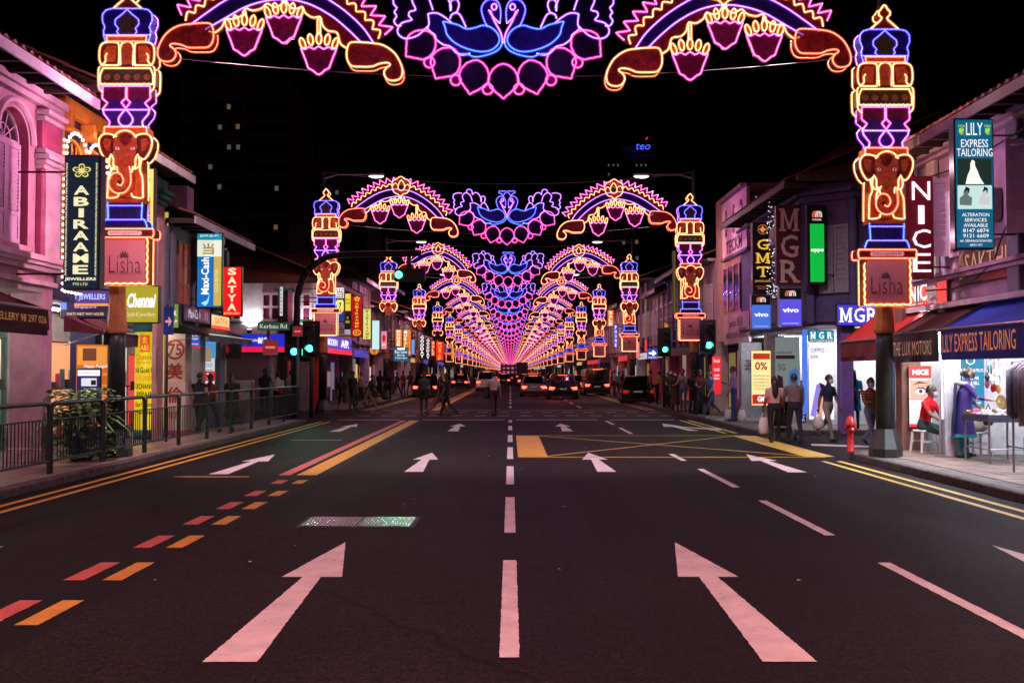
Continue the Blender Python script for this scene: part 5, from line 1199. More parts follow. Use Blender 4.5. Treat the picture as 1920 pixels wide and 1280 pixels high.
def slab(ch, cx, cz, w, h, y, m, parent):
    """slab serif capital drawn from strokes, centred on (cx, cz)"""
    b = MB(); P = lambda u, v: (cx + (u - .5) * w, cz + (v - .5) * h)
    def st(*pts, d=0.0): b.poly([(P(u, v)[0], y - d, P(u, v)[1]) for u, v in pts])
    if ch == 'M':
        st((.08, 0), (.25, 0), (.25, 1), (.08, 1)); st((.75, 0), (.92, 0), (.92, 1), (.75, 1), d=.0)
        st((.25, 1), (.25, .70), (.44, .1), (.56, .1), (.75, .70), (.75, 1), (.5, .34))
        for u0, u1, v in ((0, .34, 0), (.66, 1, 0), (0, .25, .91), (.75, 1, .91)): st((u0, v), (u1, v), (u1, v + .09), (u0, v + .09), d=.002)
        b.build('lettering', m, parent); return
    co, polys = text_mesh(ch, .012); lo, hi = co.min(0), co.max(0); c = (lo + hi) / 2
    b.v = [(cx + (p[0] - c[0]) / (hi[0] - lo[0]) * w * .92, y, cz + (p[1] - c[1]) / (hi[1] - lo[1]) * h) for p in co]; b.f = list(polys); b.m = [0] * len(polys)
    for u0, u1, v in {'G': ((.52, 1, .40),), 'R': ((0, .36, 0), (.64, 1, 0), (0, .3, .91)), 'T': ((.28, .72, 0), ), 'A': (), 'S': ()}.get(ch, ()): st((u0, v), (u1, v), (u1, v + .09), (u0, v + .09), d=.002)
    if ch == 'T':
        for u in (0, .86): st((u, .74), (u + .14, .74), (u + .14, 1), (u, 1), d=.002)
    b.build('lettering', m, parent)
def slabs_on(t, w, h, chars, m):
    for ch, fx, fy, fw, fh in chars: slab(ch, (fx - .5) * w, (1 - fy) * h, fw * w, fh * h, -.031, m, t)
def size(x0, y0, x1, y1, Y): a, c = at(x0, y0, Y), at(x1, y1, Y); return c.x - a.x, a.z - c.z
# ---- left side
sign('tall dark navy sign with cream vertical letters in front of the left light column', 121, 290, 186, 543, 16.6, lit(18, 34, 52, .9), vert('ABIRAAME', .5, .225, .895, .42, CRM, .8, .03) + [('JEWELLERS', .5, .925, .86, .028, CRM, dict(bold=.03)), ('PTE LTD', .5, .96, .4, .018, CRM),
     ('❀', .5, .12, .5, .1, lit(240, 230, 120, 1.0)), ] + [('⌇', x, y, .06, .055, CRM) for x in (.09, .91) for y in [.09 + .06 * i for i in range(14)]], arm=FL, depth=.22)
sign('small square lightbox with white jeweller lettering above the maroon awning', 113, 541, 210, 597, 19.0, lit(45, 30, 70, .8), [('Y JEWELLERS', .58, .3, .6, .24, lit(170, 200, 255, 1.1), dict(bold=.02)), ('Singapore', .5, .63, .42, .1, lit(235, 200, 255, 1)), ('PARTS WEST WAY HOUSE', .5, .85, .7, .09, lit(255, 225, 160, 1))], plates=[(.28, .08, .93, .53, lit(90, 60, 140, .9)), (.28, .5, .93, .58, lit(255, 140, 60, 1.2)), (.02, .05, .13, .7, lit(120, 150, 255, .8))], arm=FL)
sign('tall plain yellow sign partly hidden behind the left light column', 228, 315, 288, 531, 20.8, lit(212, 206, 96, .95), [('1', .66, .11, .1, .06, lit(190, 110, 30, .7)), ('○', .66, .11, .44, .11, lit(190, 110, 30, .7))] + [('金', .72, .33, .3, .1, CRM), ('店', .72, .45, .3, .1, CRM)], plates=[(.56, .25, .88, .50, lit(225, 80, 20, .9))], arm=FL - .1)
sign('olive square sign with white script lettering below the tall yellow sign', 232, 535, 298, 606, 20.6, lit(168, 160, 42, .9), [('Chennai', .52, .4, .8, .38, WT, dict(bold=.03, shear=.3)), ('Gold & Jewellery', .5, .78, .82, .15, lit(235, 215, 200, .8), dict(shear=.2))], arm=FL)
sign('narrow yellow sign edge beyond the pink pilaster', 306, 397, 315, 562, 24.0, lit(205, 195, 60, .8), vert('GOLDSHOP', .5, .08, .9, .5, INK), arm=None, rim=.01)
sign('small glowing green sign behind the blue arrow road sign', 308, 568, 336, 616, 24.3, lit(120, 150, 60, .8), [('BANK', .5, .4, .7, .2, WT), ('Exchange', .5, .7, .8, .12, WT)], arm=FL - .2)
sign('tall blue, white and gold pawnshop sign with sideways lettering', 369, 436, 416, 577, 25.6, lit(15, 110, 190, .9), [('Maxi-Cash', .36, .62, .25 * 2.0, .052 * 3.0, WT, dict(rot=math.pi / 2, bold=.02)) if False else ('当', .47, .22, .46, .15, lit(165, 140, 60, .8), dict(bold=.02)), ('நகை அடகு', .5, .05, .7, .035, WT)], plates=[(.03, .1, .97, .32, lit(225, 235, 220, .95)), (.68, .32, .97, .97, lit(200, 180, 80, .85)), (.03, .02, .97, .1, lit(20, 150, 175, .9))], arm=FL)
_s = [o for o in COL.objects if o.get('label', '').startswith('tall blue, white and gold')][0]
text('Maxi-Cash', .95, .2, -.1, .82, -.03, WT, _s, rot=math.pi / 2, bold=.02); text('GOLD BUYING', .6, .09, .19, .7, -.03, lit(235, 225, 170, .9), _s, rot=math.pi / 2)
MB().prism([(-.2, .12), (-.05, .2), (.02, .36), (-.02, .12), (-.1, .05)], -.02, -.013).build('swoosh', lit(160, 220, 250, 1.0), _s)
sign('bright red sign with cream vertical letters near the left street corner', 418, 499, 453, 593, 27.4, lit(250, 22, 22, 1.0), vert('SATYA', .5, .02, .9, .44, CRM, .8, .04) + [('JEWELLERY', .5, .945, .86, .05, lit(255, 190, 120, 1), dict(bold=.02))], arm=FL)
wsign('dark purple shop board under the blue pawnshop sign', -1, FL + .12, 24.9, 27.1, 2.98, 3.4, lit(48, 24, 62, .7), [('Maxi-Cash', .35, .5, .45, .55, lit(225, 210, 235, .9), dict(shear=.2)), ('现金', .8, .5, .16, .6, lit(190, 150, 150, .6))])
wsign('orange lit shop board under the red vertical sign', -1, FL + .12, 27.2, 28.95, 2.9, 3.3, lit(255, 190, 120, 1.1), [('SATYA', .5, .45, .7, .5, lit(235, 40, 20, 1))], plates=[(.0, .78, 1, 1, lit(255, 50, 30, 1.2))])
sign('small blue lightbox below the pawnshop awning', 348, 624, 376, 652, 26.0, lit(60, 80, 190, .9), [('GOLD', .5, .3, .7, .3, WT), ('pawnbroker', .5, .75, .8, .16, WT)], plates=[(0, .88, 1, 1, lit(230, 30, 40, 1))], rim=.01)
sign('grey hanging banner with a red emblem', 398, 641, 453, 672, 29.2, mat('banner_grey', (.10, .09, .11), .8), [('❋', .5, .45, .2, .5, lit(170, 30, 40, .7))], depth=.02, name='banner', cat='banner', rim=.0)
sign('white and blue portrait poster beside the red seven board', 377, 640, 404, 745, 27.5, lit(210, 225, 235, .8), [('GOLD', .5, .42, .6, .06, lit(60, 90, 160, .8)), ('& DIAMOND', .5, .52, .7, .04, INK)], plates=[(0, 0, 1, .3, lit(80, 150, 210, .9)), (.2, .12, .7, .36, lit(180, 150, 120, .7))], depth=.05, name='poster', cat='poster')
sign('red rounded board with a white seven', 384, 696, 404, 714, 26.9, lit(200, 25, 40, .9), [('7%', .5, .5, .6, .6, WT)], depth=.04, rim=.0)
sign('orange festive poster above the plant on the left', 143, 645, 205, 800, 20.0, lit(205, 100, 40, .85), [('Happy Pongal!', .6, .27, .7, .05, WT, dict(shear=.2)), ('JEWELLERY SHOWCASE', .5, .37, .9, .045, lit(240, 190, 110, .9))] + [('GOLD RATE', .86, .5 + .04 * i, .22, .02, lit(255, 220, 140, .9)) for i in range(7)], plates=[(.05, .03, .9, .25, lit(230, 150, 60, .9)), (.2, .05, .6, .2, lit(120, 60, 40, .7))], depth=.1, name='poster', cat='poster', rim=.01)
sign('navy notice board with white slips behind the potted plant', 144, 690, 189, 765, 19.7, lit(40, 40, 110, .7), [('SINGAPORE POOLS', .5, .12, .8, .06, INK)], plates=[(.05, .05, .95, .19, WT), (.2, .25, .82, .45, lit(225, 230, 235, .9)), (.2, .5, .82, .7, lit(235, 225, 190, .9)), (.2, .75, .82, .92, lit(225, 230, 235, .9)), (.6, .3, .8, .42, INK), (.6, .55, .8, .66, INK)], depth=.04, name='notice_board', cat='notice board')
# round yellow column with print
YC = at(270, 700, 23.4); ya, yb = at(270, 618, 23.4).z, at(270, 822, 23.4).z
t = thing('poster_column', 'round yellow advertising column with black exchange lettering behind the railing', 'advertising column', (YC.x, 23.75, PZ))
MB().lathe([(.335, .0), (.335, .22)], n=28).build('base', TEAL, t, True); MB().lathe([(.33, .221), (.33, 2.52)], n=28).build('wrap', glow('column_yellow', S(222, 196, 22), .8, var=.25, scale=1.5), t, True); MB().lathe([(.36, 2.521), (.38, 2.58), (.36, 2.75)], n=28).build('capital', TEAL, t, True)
def bent(s, w, h, z, m, cx=0, **k):
    o = text(s, w, h, 0, z, 0, m, t, **k)
    for v in o.data.vertices:
        a = (v.co.x + cx) / .332; v.co.x = .336 * math.sin(a); v.co.y = -.336 * math.cos(a)
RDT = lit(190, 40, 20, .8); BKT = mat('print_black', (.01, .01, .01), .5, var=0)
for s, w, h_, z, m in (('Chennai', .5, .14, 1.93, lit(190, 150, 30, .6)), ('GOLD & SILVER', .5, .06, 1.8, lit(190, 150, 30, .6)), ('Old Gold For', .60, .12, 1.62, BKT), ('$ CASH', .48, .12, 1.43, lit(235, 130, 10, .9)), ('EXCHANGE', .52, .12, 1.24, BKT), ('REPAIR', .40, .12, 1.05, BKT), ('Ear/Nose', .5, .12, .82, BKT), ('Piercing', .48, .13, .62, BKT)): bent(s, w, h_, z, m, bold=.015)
pm = MB(); 
for a in range(-3, 3):
    a0, a1 = a * .12, (a + 1) * .12; pm.quad((.334 * math.sin(a0), -.334 * math.cos(a0), 2.05), (.334 * math.sin(a1), -.334 * math.cos(a1), 2.05), (.334 * math.sin(a1), -.334 * math.cos(a1), 2.45), (.334 * math.sin(a0), -.334 * math.cos(a0), 2.45))
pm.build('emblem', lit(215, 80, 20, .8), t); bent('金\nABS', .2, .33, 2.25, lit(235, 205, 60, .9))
# square white column with red characters
t = thing('poster_column', 'white square column with red painted characters and a circled number', 'column', (-8.55, 25.4, PZ)); MB().bbox(-.25, 0, 0, .27, .5, 2.62, .015).build('shaft', mat('column_white', S(215, 190, 180), .6, var=.12), t); MB().bbox(-.28, -.03, 0, .30, .53, .1).build('plinth', MAG, t)
RP = mat('red_brush_paint', (.35, .02, .03), .6); text('75', .34, .3, .0, 2.15, -.004, RP, t, bold=.02); text('○', .48, .52, .0, 2.15, -.005, RP, t); text('美', .4, .42, .0, 1.6, -.004, RP, t, bold=.025); text('倫', .4, .42, .0, 1.0, -.004, RP, t, bold=.025); text('金飾', .34, .2, .0, .5, -.004, RP, t)
ld = MB()
# ---- white corner house and beyond on the left
sign('street name plate with white letters on green', 483, 604, 543, 619, 33.6, lit(22, 70, 48, .9), [('Kerbau Rd', .5, .5, .84, .56, lit(225, 215, 205, .9))], depth=.05, name='street_name_sign', rim=.0)
sign('long blue shop fascia with a red lower strip on the white corner house', 452, 626, 600, 660, 42.7, BLU, [('IMAGE', .28, .36, .12, .35, WT, dict(bold=.02)), ('money exchange', .14, .36, .2, .22, WT), ('air tickets', .75, .36, .2, .3, WT)], plates=[(0, .72, 1, 1, lit(230, 25, 60, 1.1))], rim=.0)
wsign('blue and red fascia with white letters turning the corner past the second left column', -1, FL + .1, 43.4, 51.5, 2.55, 3.35, BLU, [('MODERN', .3, .36, .3, .38, WT, dict(bold=.02)), ('AIR', .72, .36, .3, .46, WT, dict(bold=.03))], plates=[(0, .72, 1, 1, lit(230, 25, 60, 1.1))])
sign('narrow white vertical banner between the red panes of the corner house', 525, 538, 530, 592, 42.6, lit(225, 225, 235, .8), vert('FASHION', .5, .05, .95, .6, INK), depth=.04, rim=.0)
sign('white square sign with a grey character behind the second left column', 628, 538, 646, 560, 39.0, lit(215, 225, 235, .9), [('当', .5, .5, .7, .8, mat('ink_grey', (.2, .2, .22), .6))], arm=FL)
sign('blue sign with a yellow starburst and a number seven', 628, 560, 646, 604, 39.0, lit(20, 60, 160, .9), [('7', .55, .3, .3, .26, INK, dict(bold=.02))], plates=[(.1, .1, .9, .52, lit(225, 230, 90, 1.0)), (.2, .05, .8, .57, lit(225, 230, 90, 1.0))], arm=FL)
sign('yellow and black bank sign next to the blue starburst sign', 646, 549, 658, 627, 41.0, lit(20, 20, 26, .8), [('Money\ntransfer', .5, .2, .7, .14, INK), ('W\nUNION', .5, .65, .6, .16, lit(235, 220, 60, 1))], plates=[(.05, .02, .95, .43, lit(225, 205, 40, .95)), (.05, .88, .95, 1, lit(170, 170, 175, .8))], arm=FL)
sign('dark red vertical sign with gold letters past the second left column', 659, 554, 680, 632, 44.0, lit(170, 12, 16, .9), vert('ABIRAAME', .5, .16, .78, .32, GLD, .7, .02) + [('✿', .5, .08, .5, .12, GLD), ('85', .5, .89, .36, .08, GLD), ('○', .5, .89, .7, .15, GLD)], arm=FL)
sign('pale yellow vertical sign with gold letters right of the dark red sign', 680, 578, 696, 637, 46.0, lit(225, 222, 120, .95), vert('ABIRAAME', .55, .16, .97, .34, lit(160, 110, 30, .7), .8, .02) + [('♛', .5, .08, .5, .12, lit(150, 120, 40, .7))], arm=FL)
sign('blank glowing white vertical lightbox farther down the left', 697, 600, 712, 656, 49.0, lit(200, 235, 240, 1.0), arm=FL)
sign('small pink sign with a round red emblem', 714, 620, 726, 655, 52.0, lit(235, 150, 165, .9), [('●', .5, .4, .5, .4, lit(200, 20, 40, 1)), ('SHOP', .5, .75, .6, .1, WT)], arm=FL)
t = thing('globe_sign', 'round orange globe sign over the left pavement', 'sign', (at(702, 656, 50).x, 50, at(702, 656, 50).z)); MB().sphere((0, 0, 0), .23, 14, 9).build('globe', glow('globe_orange', S(235, 130, 40), 1.0, var=.3, scale=4), t, True); MB().tube([(0, 0, .22), (0, 0, .8), (-1.2, 0, .8)], .02, 5).build('bracket', BLACK, t); text('J', .14, .24, 0, .02, -.24, INK, t)
sign('orange vertical sign with white letters beside the bus lane notice', 741, 617, 754, 650, 56.2, lit(225, 135, 25, .9), vert('HOUSE', .5, .04, .96, .4, WT, .8, .02), arm=FL)
sign('wide orange shop sign at the third left light column', 755, 617, 771, 668, 56.6, lit(225, 130, 25, .9), vert('MURAL', .35, .04, .7, .3, WT, .8, .02) + [('SALE', .6, .85, .5, .1, WT)], arm=FL)
sign('blue bus lane notice with white lines of text on a post', 738, 651, 766, 677, 45.0, lit(25, 95, 125, .9), [('Bus Lane', .5, .32, .8, .2, WT), ('Mon-Sat', .5, .56, .5, .15, WT), ('7.30am-8pm', .5, .78, .8, .14, WT)], depth=.03, name='traffic_sign', cat='traffic sign', plates=[(.25, .04, .75, .18, WT)], rim=.005)
sign('narrow blue lightbox behind the bus lane notice', 771, 636, 778, 665, 60.0, lit(90, 150, 230, 1.0), arm=FL)
sign('black sign with white vertical letters, left one of the two beside each other', 786, 628, 797, 672, 62.0, lit(10, 20, 20, .6), vert('GOODAY', .5, .02, .98, .6, WT, .85, .03), arm=FL)
sign('black sign with white vertical letters, right one of the two beside each other', 798, 634, 807, 674, 66.0, lit(10, 40, 34, .6), vert('GOODAY', .5, .02, .98, .6, WT, .85, .03), arm=FL)
sign('red orange vertical sign glowing far down the left row', 808, 638, 816, 668, 72.0, lit(225, 60, 20, .9), vert('GOLD', .5, .05, .95, .5, CRM), arm=FL)
sign('red sign with orange letters, last of the bright signs down the left', 817, 640, 832, 676, 76.0, lit(230, 40, 25, .95), vert('MUSTAF', .5, .03, .97, .4, lit(255, 170, 80, 1), .8, .03), arm=FL)
# ---- right side, near
sign('tall teal tailor sign with white bridal pictures at the upper right', 1788, 222, 1866, 467, 16.2, lit(14, 96, 130, .95), [('LILY', .5, .085, .42, .095, WT), ('EXPRESS', .5, .195, .68, .06, WT), ('TAILORING', .5, .265, .9, .06, WT), ('ALTERATION', .5, .74, .68, .026, WT), ('SERVICES', .5, .78, .55, .026, WT), ('AVAILABLE', .5, .82, .6, .026, WT), ('8147 6874', .5, .86, .64, .028, WT), ('9121 6609', .5, .9, .64, .028, WT), ('64, SERANGOON RD', .5, .94, .8, .02, WT), ('#01-01', .5, .97, .3, .018, WT), ('❦', .17, .09, .16, .08, lit(170, 220, 60, 1)), ('❦', .83, .09, .16, .08, lit(170, 220, 60, 1))], plates=[(.07, .31, .93, .51, lit(30, 55, 45, .8)), (.07, .515, .93, .695, lit(200, 235, 230, .95))], arm=FR, depth=.2)
_s = [o for o in COL.objects if o.get('label', '').startswith('tall teal tailor')][0]; w_, h_ = (at(1866, 300, 16.2) - at(1788, 300, 16.2)).x, at(1800, 222, 16.2).z - at(1800, 467, 16.2).z
fr = lambda p: [(-w_ / 2 + u * w_, h_ * (1 - v)) for u, v in p]
MB().prism(fr([(.28, .505), (.33, .44), (.4, .39), (.4, .35), (.44, .32), (.5, .33), (.51, .37), (.56, .4), (.63, .46), (.72, .505)]), -.02, -.014).build('bride_picture', lit(245, 250, 235, 1.1), _s)
for cx, m in ((.28, lit(120, 150, 140, .6)), (.72, lit(225, 230, 225, .8))):
    MB().prism(fr([(cx - .15, .665), (cx - .15, .61), (cx - .06, .59), (cx - .05, .56), (cx, .53), (cx + .06, .55), (cx + .05, .59), (cx + .15, .61), (cx + .13, .67)]), -.022, -.015).build('model_picture', m, _s); MB().prism(fr([(cx - .05, .57), (cx, .525), (cx + .09, .54), (cx + .07, .585), (cx + .04, .55)]), -.026, -.023).build('model_hair', BLACK, _s)
sign('tall crimson sign with four thick white letters right of the right light column', 1696, 330, 1752, 523, 18.9, mat('crimson_sign', (.16, .004, .02), .35, var=.15), vert('NICE', .55, .03, .96, .64, lit(255, 235, 245, 1.3), .78, .0), arm=FR, depth=.18, rim=.012)
wsign('salmon shop board under the crimson sign', 1, FR - .06, 18.95, 20.9, 2.95, 3.55, lit(245, 75, 62, .9), [('NICE', .4, .4, .6, .6, WT, dict(bold=.02)), ('OPTICAL HUB', .4, .85, .6, .18, WT)], depth=.05)
wsign('brown wall banner with pale lettering above the blue awning', 1, FR - .04, 16.25, 18.5, 3.3, 4.0, mat('brown_banner', (.14, .09, .08), .6, var=.2), [('SAKTHI', .48, .5, .68, .55, lit(205, 160, 120, .6)), ('ॐ', .9, .35, .13, .35, lit(200, 160, 120, .5)), ('✋', .08, .5, .1, .7, lit(215, 150, 110, .5))], depth=.03, plates=[(.4, .6, 1, 1, mat('banner_red', (.25, .05, .05), .6))])
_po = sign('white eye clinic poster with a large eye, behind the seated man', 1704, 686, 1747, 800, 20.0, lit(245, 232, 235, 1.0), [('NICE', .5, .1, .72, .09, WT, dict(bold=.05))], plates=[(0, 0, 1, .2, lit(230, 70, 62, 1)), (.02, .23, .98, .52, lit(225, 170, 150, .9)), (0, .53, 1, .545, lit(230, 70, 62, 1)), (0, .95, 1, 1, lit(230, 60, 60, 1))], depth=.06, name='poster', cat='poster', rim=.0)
w_, h_ = (at(1747, 700, 20) - at(1704, 700, 20)).x, at(1720, 686, 20).z - at(1720, 800, 20).z; fr = lambda p: [(-w_ / 2 + u * w_, h_ * (1 - v)) for u, v in p]
MB().prism(fr([(.25, .42), (.38, .37), (.55, .37), (.72, .42), (.6, .46), (.4, .465)]), -.022, -.016).build('eye_white', WT, _po); MB().prism(fr([(.5 + .09 * math.cos(a * .785), .415 + .035 * math.sin(a * .785)) for a in range(8)]), -.027, -.0225).build('eye_iris', lit(60, 75, 95, .7), _po); MB().prism(fr([(.2, .41), (.4, .35), (.62, .35), (.78, .41), (.6, .37), (.4, .37)]), -.029, -.0275).build('eyelid', BLACK, _po); MB().prism(fr([(.15, .31), (.45, .25), (.85, .29), (.5, .28)]), -.022, -.016).build('eyebrow', lit(110, 60, 45, .6), _po)
sign('teal banner with white motor shop text behind the woman in purple', 1792, 664, 1846, 776, 19.1, lit(16, 108, 140, .9), [('THE LUX MOTORS PTE LTD', .5, .27, .9, .05, WT), ('UNITED WE\nRENT & SELL\nBIKES', .5, .48, .6, .22, WT), ('COE\nLOAN', .75, .78, .2, .1, WT), ('⛉', .5, .1, .35, .16, WT)], depth=.03, name='banner', cat='banner', rim=.0)
sign('narrow pale blue vertical sign between the lamp post and the brown column', 1678, 690, 1688, 790, 20.6, lit(150, 200, 235, 1.0), vert('5G5G', .5, .1, .8, .6, INK), depth=.05, rim=.0)
# ---- right side, phone shop corner
sign('black and gold vertical jeweller sign with a compass emblem', 1411, 417, 1449, 551, 32.0, mat('sign_black_gloss', (.012, .006, .006), .3, var=0), [('JEWELLERS', .5, .825, .84, .035, lit(235, 150, 90, .8), dict(bold=.02)), ('82 SERANGOON ROAD\nSINGAPORE 217977', .5, .91, .7, .05, lit(200, 110, 70, .7)), ('⊕', .5, .1, .5, .14, lit(210, 120, 70, .7)), ('✦', .5, .1, .4, .11, lit(230, 150, 90, .8))], arm=FR, depth=.3)
slabs_on([o for o in COL.objects if o.get('label', '').startswith('black and gold vertical')][0], *size(1411, 417, 1449, 551, 32.0), [('G', .5, .31, .62, .145), ('M', .5, .5, .74, .145), ('T', .5, .69, .62, .145)], GLD)
_m = sign('tall maroon vertical sign with three big unlit letters', 1455, 385, 1504, 534, 28.7, mat('maroon_sign', (.09, .008, .03), .5, var=.2), [], arm=FR, depth=.2, rim=.0)
slabs_on(_m, *size(1455, 385, 1504, 534, 28.7), [('M', .5, .185, .8, .285), ('G', .5, .515, .74, .285), ('R', .52, .83, .8, .285)], mat('letter_rose', (.85, .60, .57), .6, var=.15))
OG0 = [('oppo', .5, .72, .66, .045, WT, dict(bold=.02))]
sign('tall black framed sign with a bright green panel', 1513, 384, 1551, 533, 27.5, lit(6, 6, 8, .5), [('oppo', .5, .58, .66, .05, WT, dict(bold=.02)), ('⋒', .42, .12, .34, .08, lit(235, 120, 80, 1)), ('⋒', .58, .12, .34, .08, lit(230, 225, 225, 1)), ('MGR', .5, .19, .45, .02, WT)], plates=[(.14, .24, .86, .97, lit(8, 178, 62, 1.0))], arm=9.0, depth=.22)
for lab, x0, y0, x1, y1, Y, c in (('lighter blue phone sign with white lettering under the black and gold sign', 1408, 552, 1446, 617, 30.0, lit(70, 110, 215, 1.0)), ('violet blue phone sign with white lettering under the maroon sign', 1460, 539, 1504, 612, 28.0, lit(88, 78, 215, 1.0))):
    sign(lab, x0, y0, x1, y1, Y, lit(8, 8, 12, .5), [('vivo', .5, .58, .7, .12, WT, dict(bold=.03)), ('⋒', .42, .15, .3, .14, lit(235, 130, 90, 1)), ('⋒', .58, .15, .3, .14, lit(225, 225, 230, 1)), ('MGR ENTERPRISES', .5, .92, .7, .02, WT)], plates=[(.03, .3, .97, .98, c)], arm=FR, frame=STEEL)
_m = sign('wide violet lit board with three white letters behind the right lamp post', 1568, 570, 1650, 611, 26.7, lit(72, 60, 205, .95), depth=.14)
slabs_on(_m, *size(1568, 570, 1650, 611, 26.7), [('M', .21, .5, .3, .66), ('G', .52, .5, .26, .66), ('R', .82, .5, .27, .66)], WT)
sign('teal header board with three boxed white letters over the white phone poster', 1516, 619, 1564, 641, 27.0, lit(35, 70, 85, .7), [('ENTERPRISE', .5, .9, .9, .12, WT)], plates=[(.01 + .33 * i, .03, .31 + .33 * i, .82, lit(30, 140, 170, .95)) for i in range(3)], depth=.06)
slabs_on([o for o in COL.objects if o.get('label', '').startswith('teal header board')][0], *size(1516, 619, 1564, 641, 27.0), [(c, .165 + .33 * i, .44, .2, .58) for i, c in enumerate('MGR')], WT)
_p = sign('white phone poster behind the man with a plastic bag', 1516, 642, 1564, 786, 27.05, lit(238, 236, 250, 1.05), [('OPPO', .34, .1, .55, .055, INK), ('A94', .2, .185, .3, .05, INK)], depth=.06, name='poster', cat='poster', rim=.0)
w_, h_ = (at(1564, 700, 27.05) - at(1516, 700, 27.05)).x, at(1530, 642, 27.05).z - at(1530, 786, 27.05).z; fr = lambda p: [(-w_ / 2 + u * w_, h_ * (1 - v)) for u, v in p]
MB().prism(fr([(.05, .95), (.3, .55), (.45, .52), (.5, .58), (.25, .97)]), -.02, -.014).build('phone_picture', lit(150, 130, 230, .9), _p); MB().prism(fr([(.3, .98), (.5, .62), (.6, .6), (.64, .66), (.5, .98)]), -.024, -.018).build('phone_picture', lit(235, 170, 150, .9), _p); MB().prism(fr([(.42, .52), (.62, .55), (.6, .6), (.45, .6)]), -.028, -.0245).build('phone_camera', INK, _p)
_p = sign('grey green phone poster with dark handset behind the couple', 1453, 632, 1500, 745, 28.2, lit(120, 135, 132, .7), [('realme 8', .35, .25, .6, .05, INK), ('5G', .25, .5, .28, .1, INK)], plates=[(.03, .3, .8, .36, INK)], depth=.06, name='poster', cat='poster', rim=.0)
w_, h_ = (at(1500, 700, 28.2) - at(1453, 700, 28.2)).x, at(1470, 632, 28.2).z - at(1470, 745, 28.2).z; fr = lambda p: [(-w_ / 2 + u * w_, h_ * (1 - v)) for u, v in p]
MB().prism(fr([(.02, .9), (.1, .62), (.3, .66), (.35, .95)]), -.02, -.014).build('phone_picture', INK, _p); MB().prism(fr([(.5, .98), (.55, .58), (.85, .5), (.95, .6), (.9, .98)]), -.024, -.018).build('phone_picture', lit(60, 110, 170, .8), _p)
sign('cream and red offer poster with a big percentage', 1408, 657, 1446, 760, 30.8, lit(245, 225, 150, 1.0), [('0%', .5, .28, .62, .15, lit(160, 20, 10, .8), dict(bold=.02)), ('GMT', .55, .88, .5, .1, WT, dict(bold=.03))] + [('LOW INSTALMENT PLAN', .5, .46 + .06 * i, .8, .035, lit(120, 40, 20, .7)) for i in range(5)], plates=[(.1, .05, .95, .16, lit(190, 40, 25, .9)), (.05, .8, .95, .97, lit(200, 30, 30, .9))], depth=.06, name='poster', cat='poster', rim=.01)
sign('blue vertical repair notice beside the white phone poster', 1501, 713, 1511, 792, 27.6, lit(24, 24, 90, .8), vert('MOBILEREPAIR', .5, .02, .98, .6, lit(150, 170, 240, 1)), depth=.04, name='notice_board', cat='notice board', rim=.0)
sign('lit blue strip lightbox at the phone shop corner', 1504, 618, 1515, 775, 27.4, lit(70, 120, 230, 1.0), depth=.05, rim=.0)
sign('dark shop board with a white lettered name over the red awning', 1595, 612, 1646, 640, 26.8, lit(20, 14, 34, .7), [('vivo', .5, .5, .6, .6, WT, dict(bold=.03))], depth=.06, plates=[(.15, 0, 1, .12, lit(170, 220, 160, .8))])
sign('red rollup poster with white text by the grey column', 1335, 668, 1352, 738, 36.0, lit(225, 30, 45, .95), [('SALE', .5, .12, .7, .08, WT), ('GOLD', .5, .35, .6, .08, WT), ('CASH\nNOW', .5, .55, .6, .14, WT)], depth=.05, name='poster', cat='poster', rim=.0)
sign('blue one way sign with a white arrow', 1213, 654, 1233, 673, 44.5, lit(25, 80, 180, .9), [('➜', .52, .42, .75, .55, WT, dict(bold=.02)), ('ONE WAY', .5, .85, .8, .16, WT)], depth=.03, name='traffic_sign', cat='traffic sign', rim=.003)
sign('orange vertical shop sign behind the third right light column', 1139, 581, 1151, 612, 75, lit(225, 120, 40, .9), vert('SALE', .5, .05, .95, .5, WT), arm=FR)
sign('blue vertical lightbox beside the third right light column', 1151, 607, 1158, 653, 66, lit(70, 80, 220, 1.0), vert('PHONE', .5, .05, .95, .5, WT), arm=FR)
sign('small amber neon sign on the dim facade at the right', 1244, 602, 1254, 616, 47.0, lit(70, 40, 20, .8), [('Gin', .5, .5, .7, .6, lit(255, 180, 70, 1.1))], arm=FR)
sign('dark sign with a faint green edge on the right row', 1261, 470, 1268, 590, 46.0, lit(110, 110, 24, .5), arm=FR)
for i, (x0, y0, x1, y1, Y, c) in enumerate(((1192, 640, 1200, 672, 62, (235, 120, 130)), (1166, 640, 1172, 664, 82, (240, 60, 50)), (1118, 648, 1125, 672, 110, (250, 60, 40)), (1208, 636, 1214, 660, 58, (230, 60, 70)), (846, 652, 852, 674, 92, (255, 150, 60)), (858, 656, 863, 676, 108, (240, 90, 160)))):
    sign(['pink lit sign below the third right column', 'red lit sign far down the right row', 'small red sign farthest down the right row', 'red sign left of the one way arrow', 'amber sign far down the left row', 'pink sign farthest down the left row'][i], x0, y0, x1, y1, Y, lit(*c, .9), arm=FR if x0 > 957 else FL)
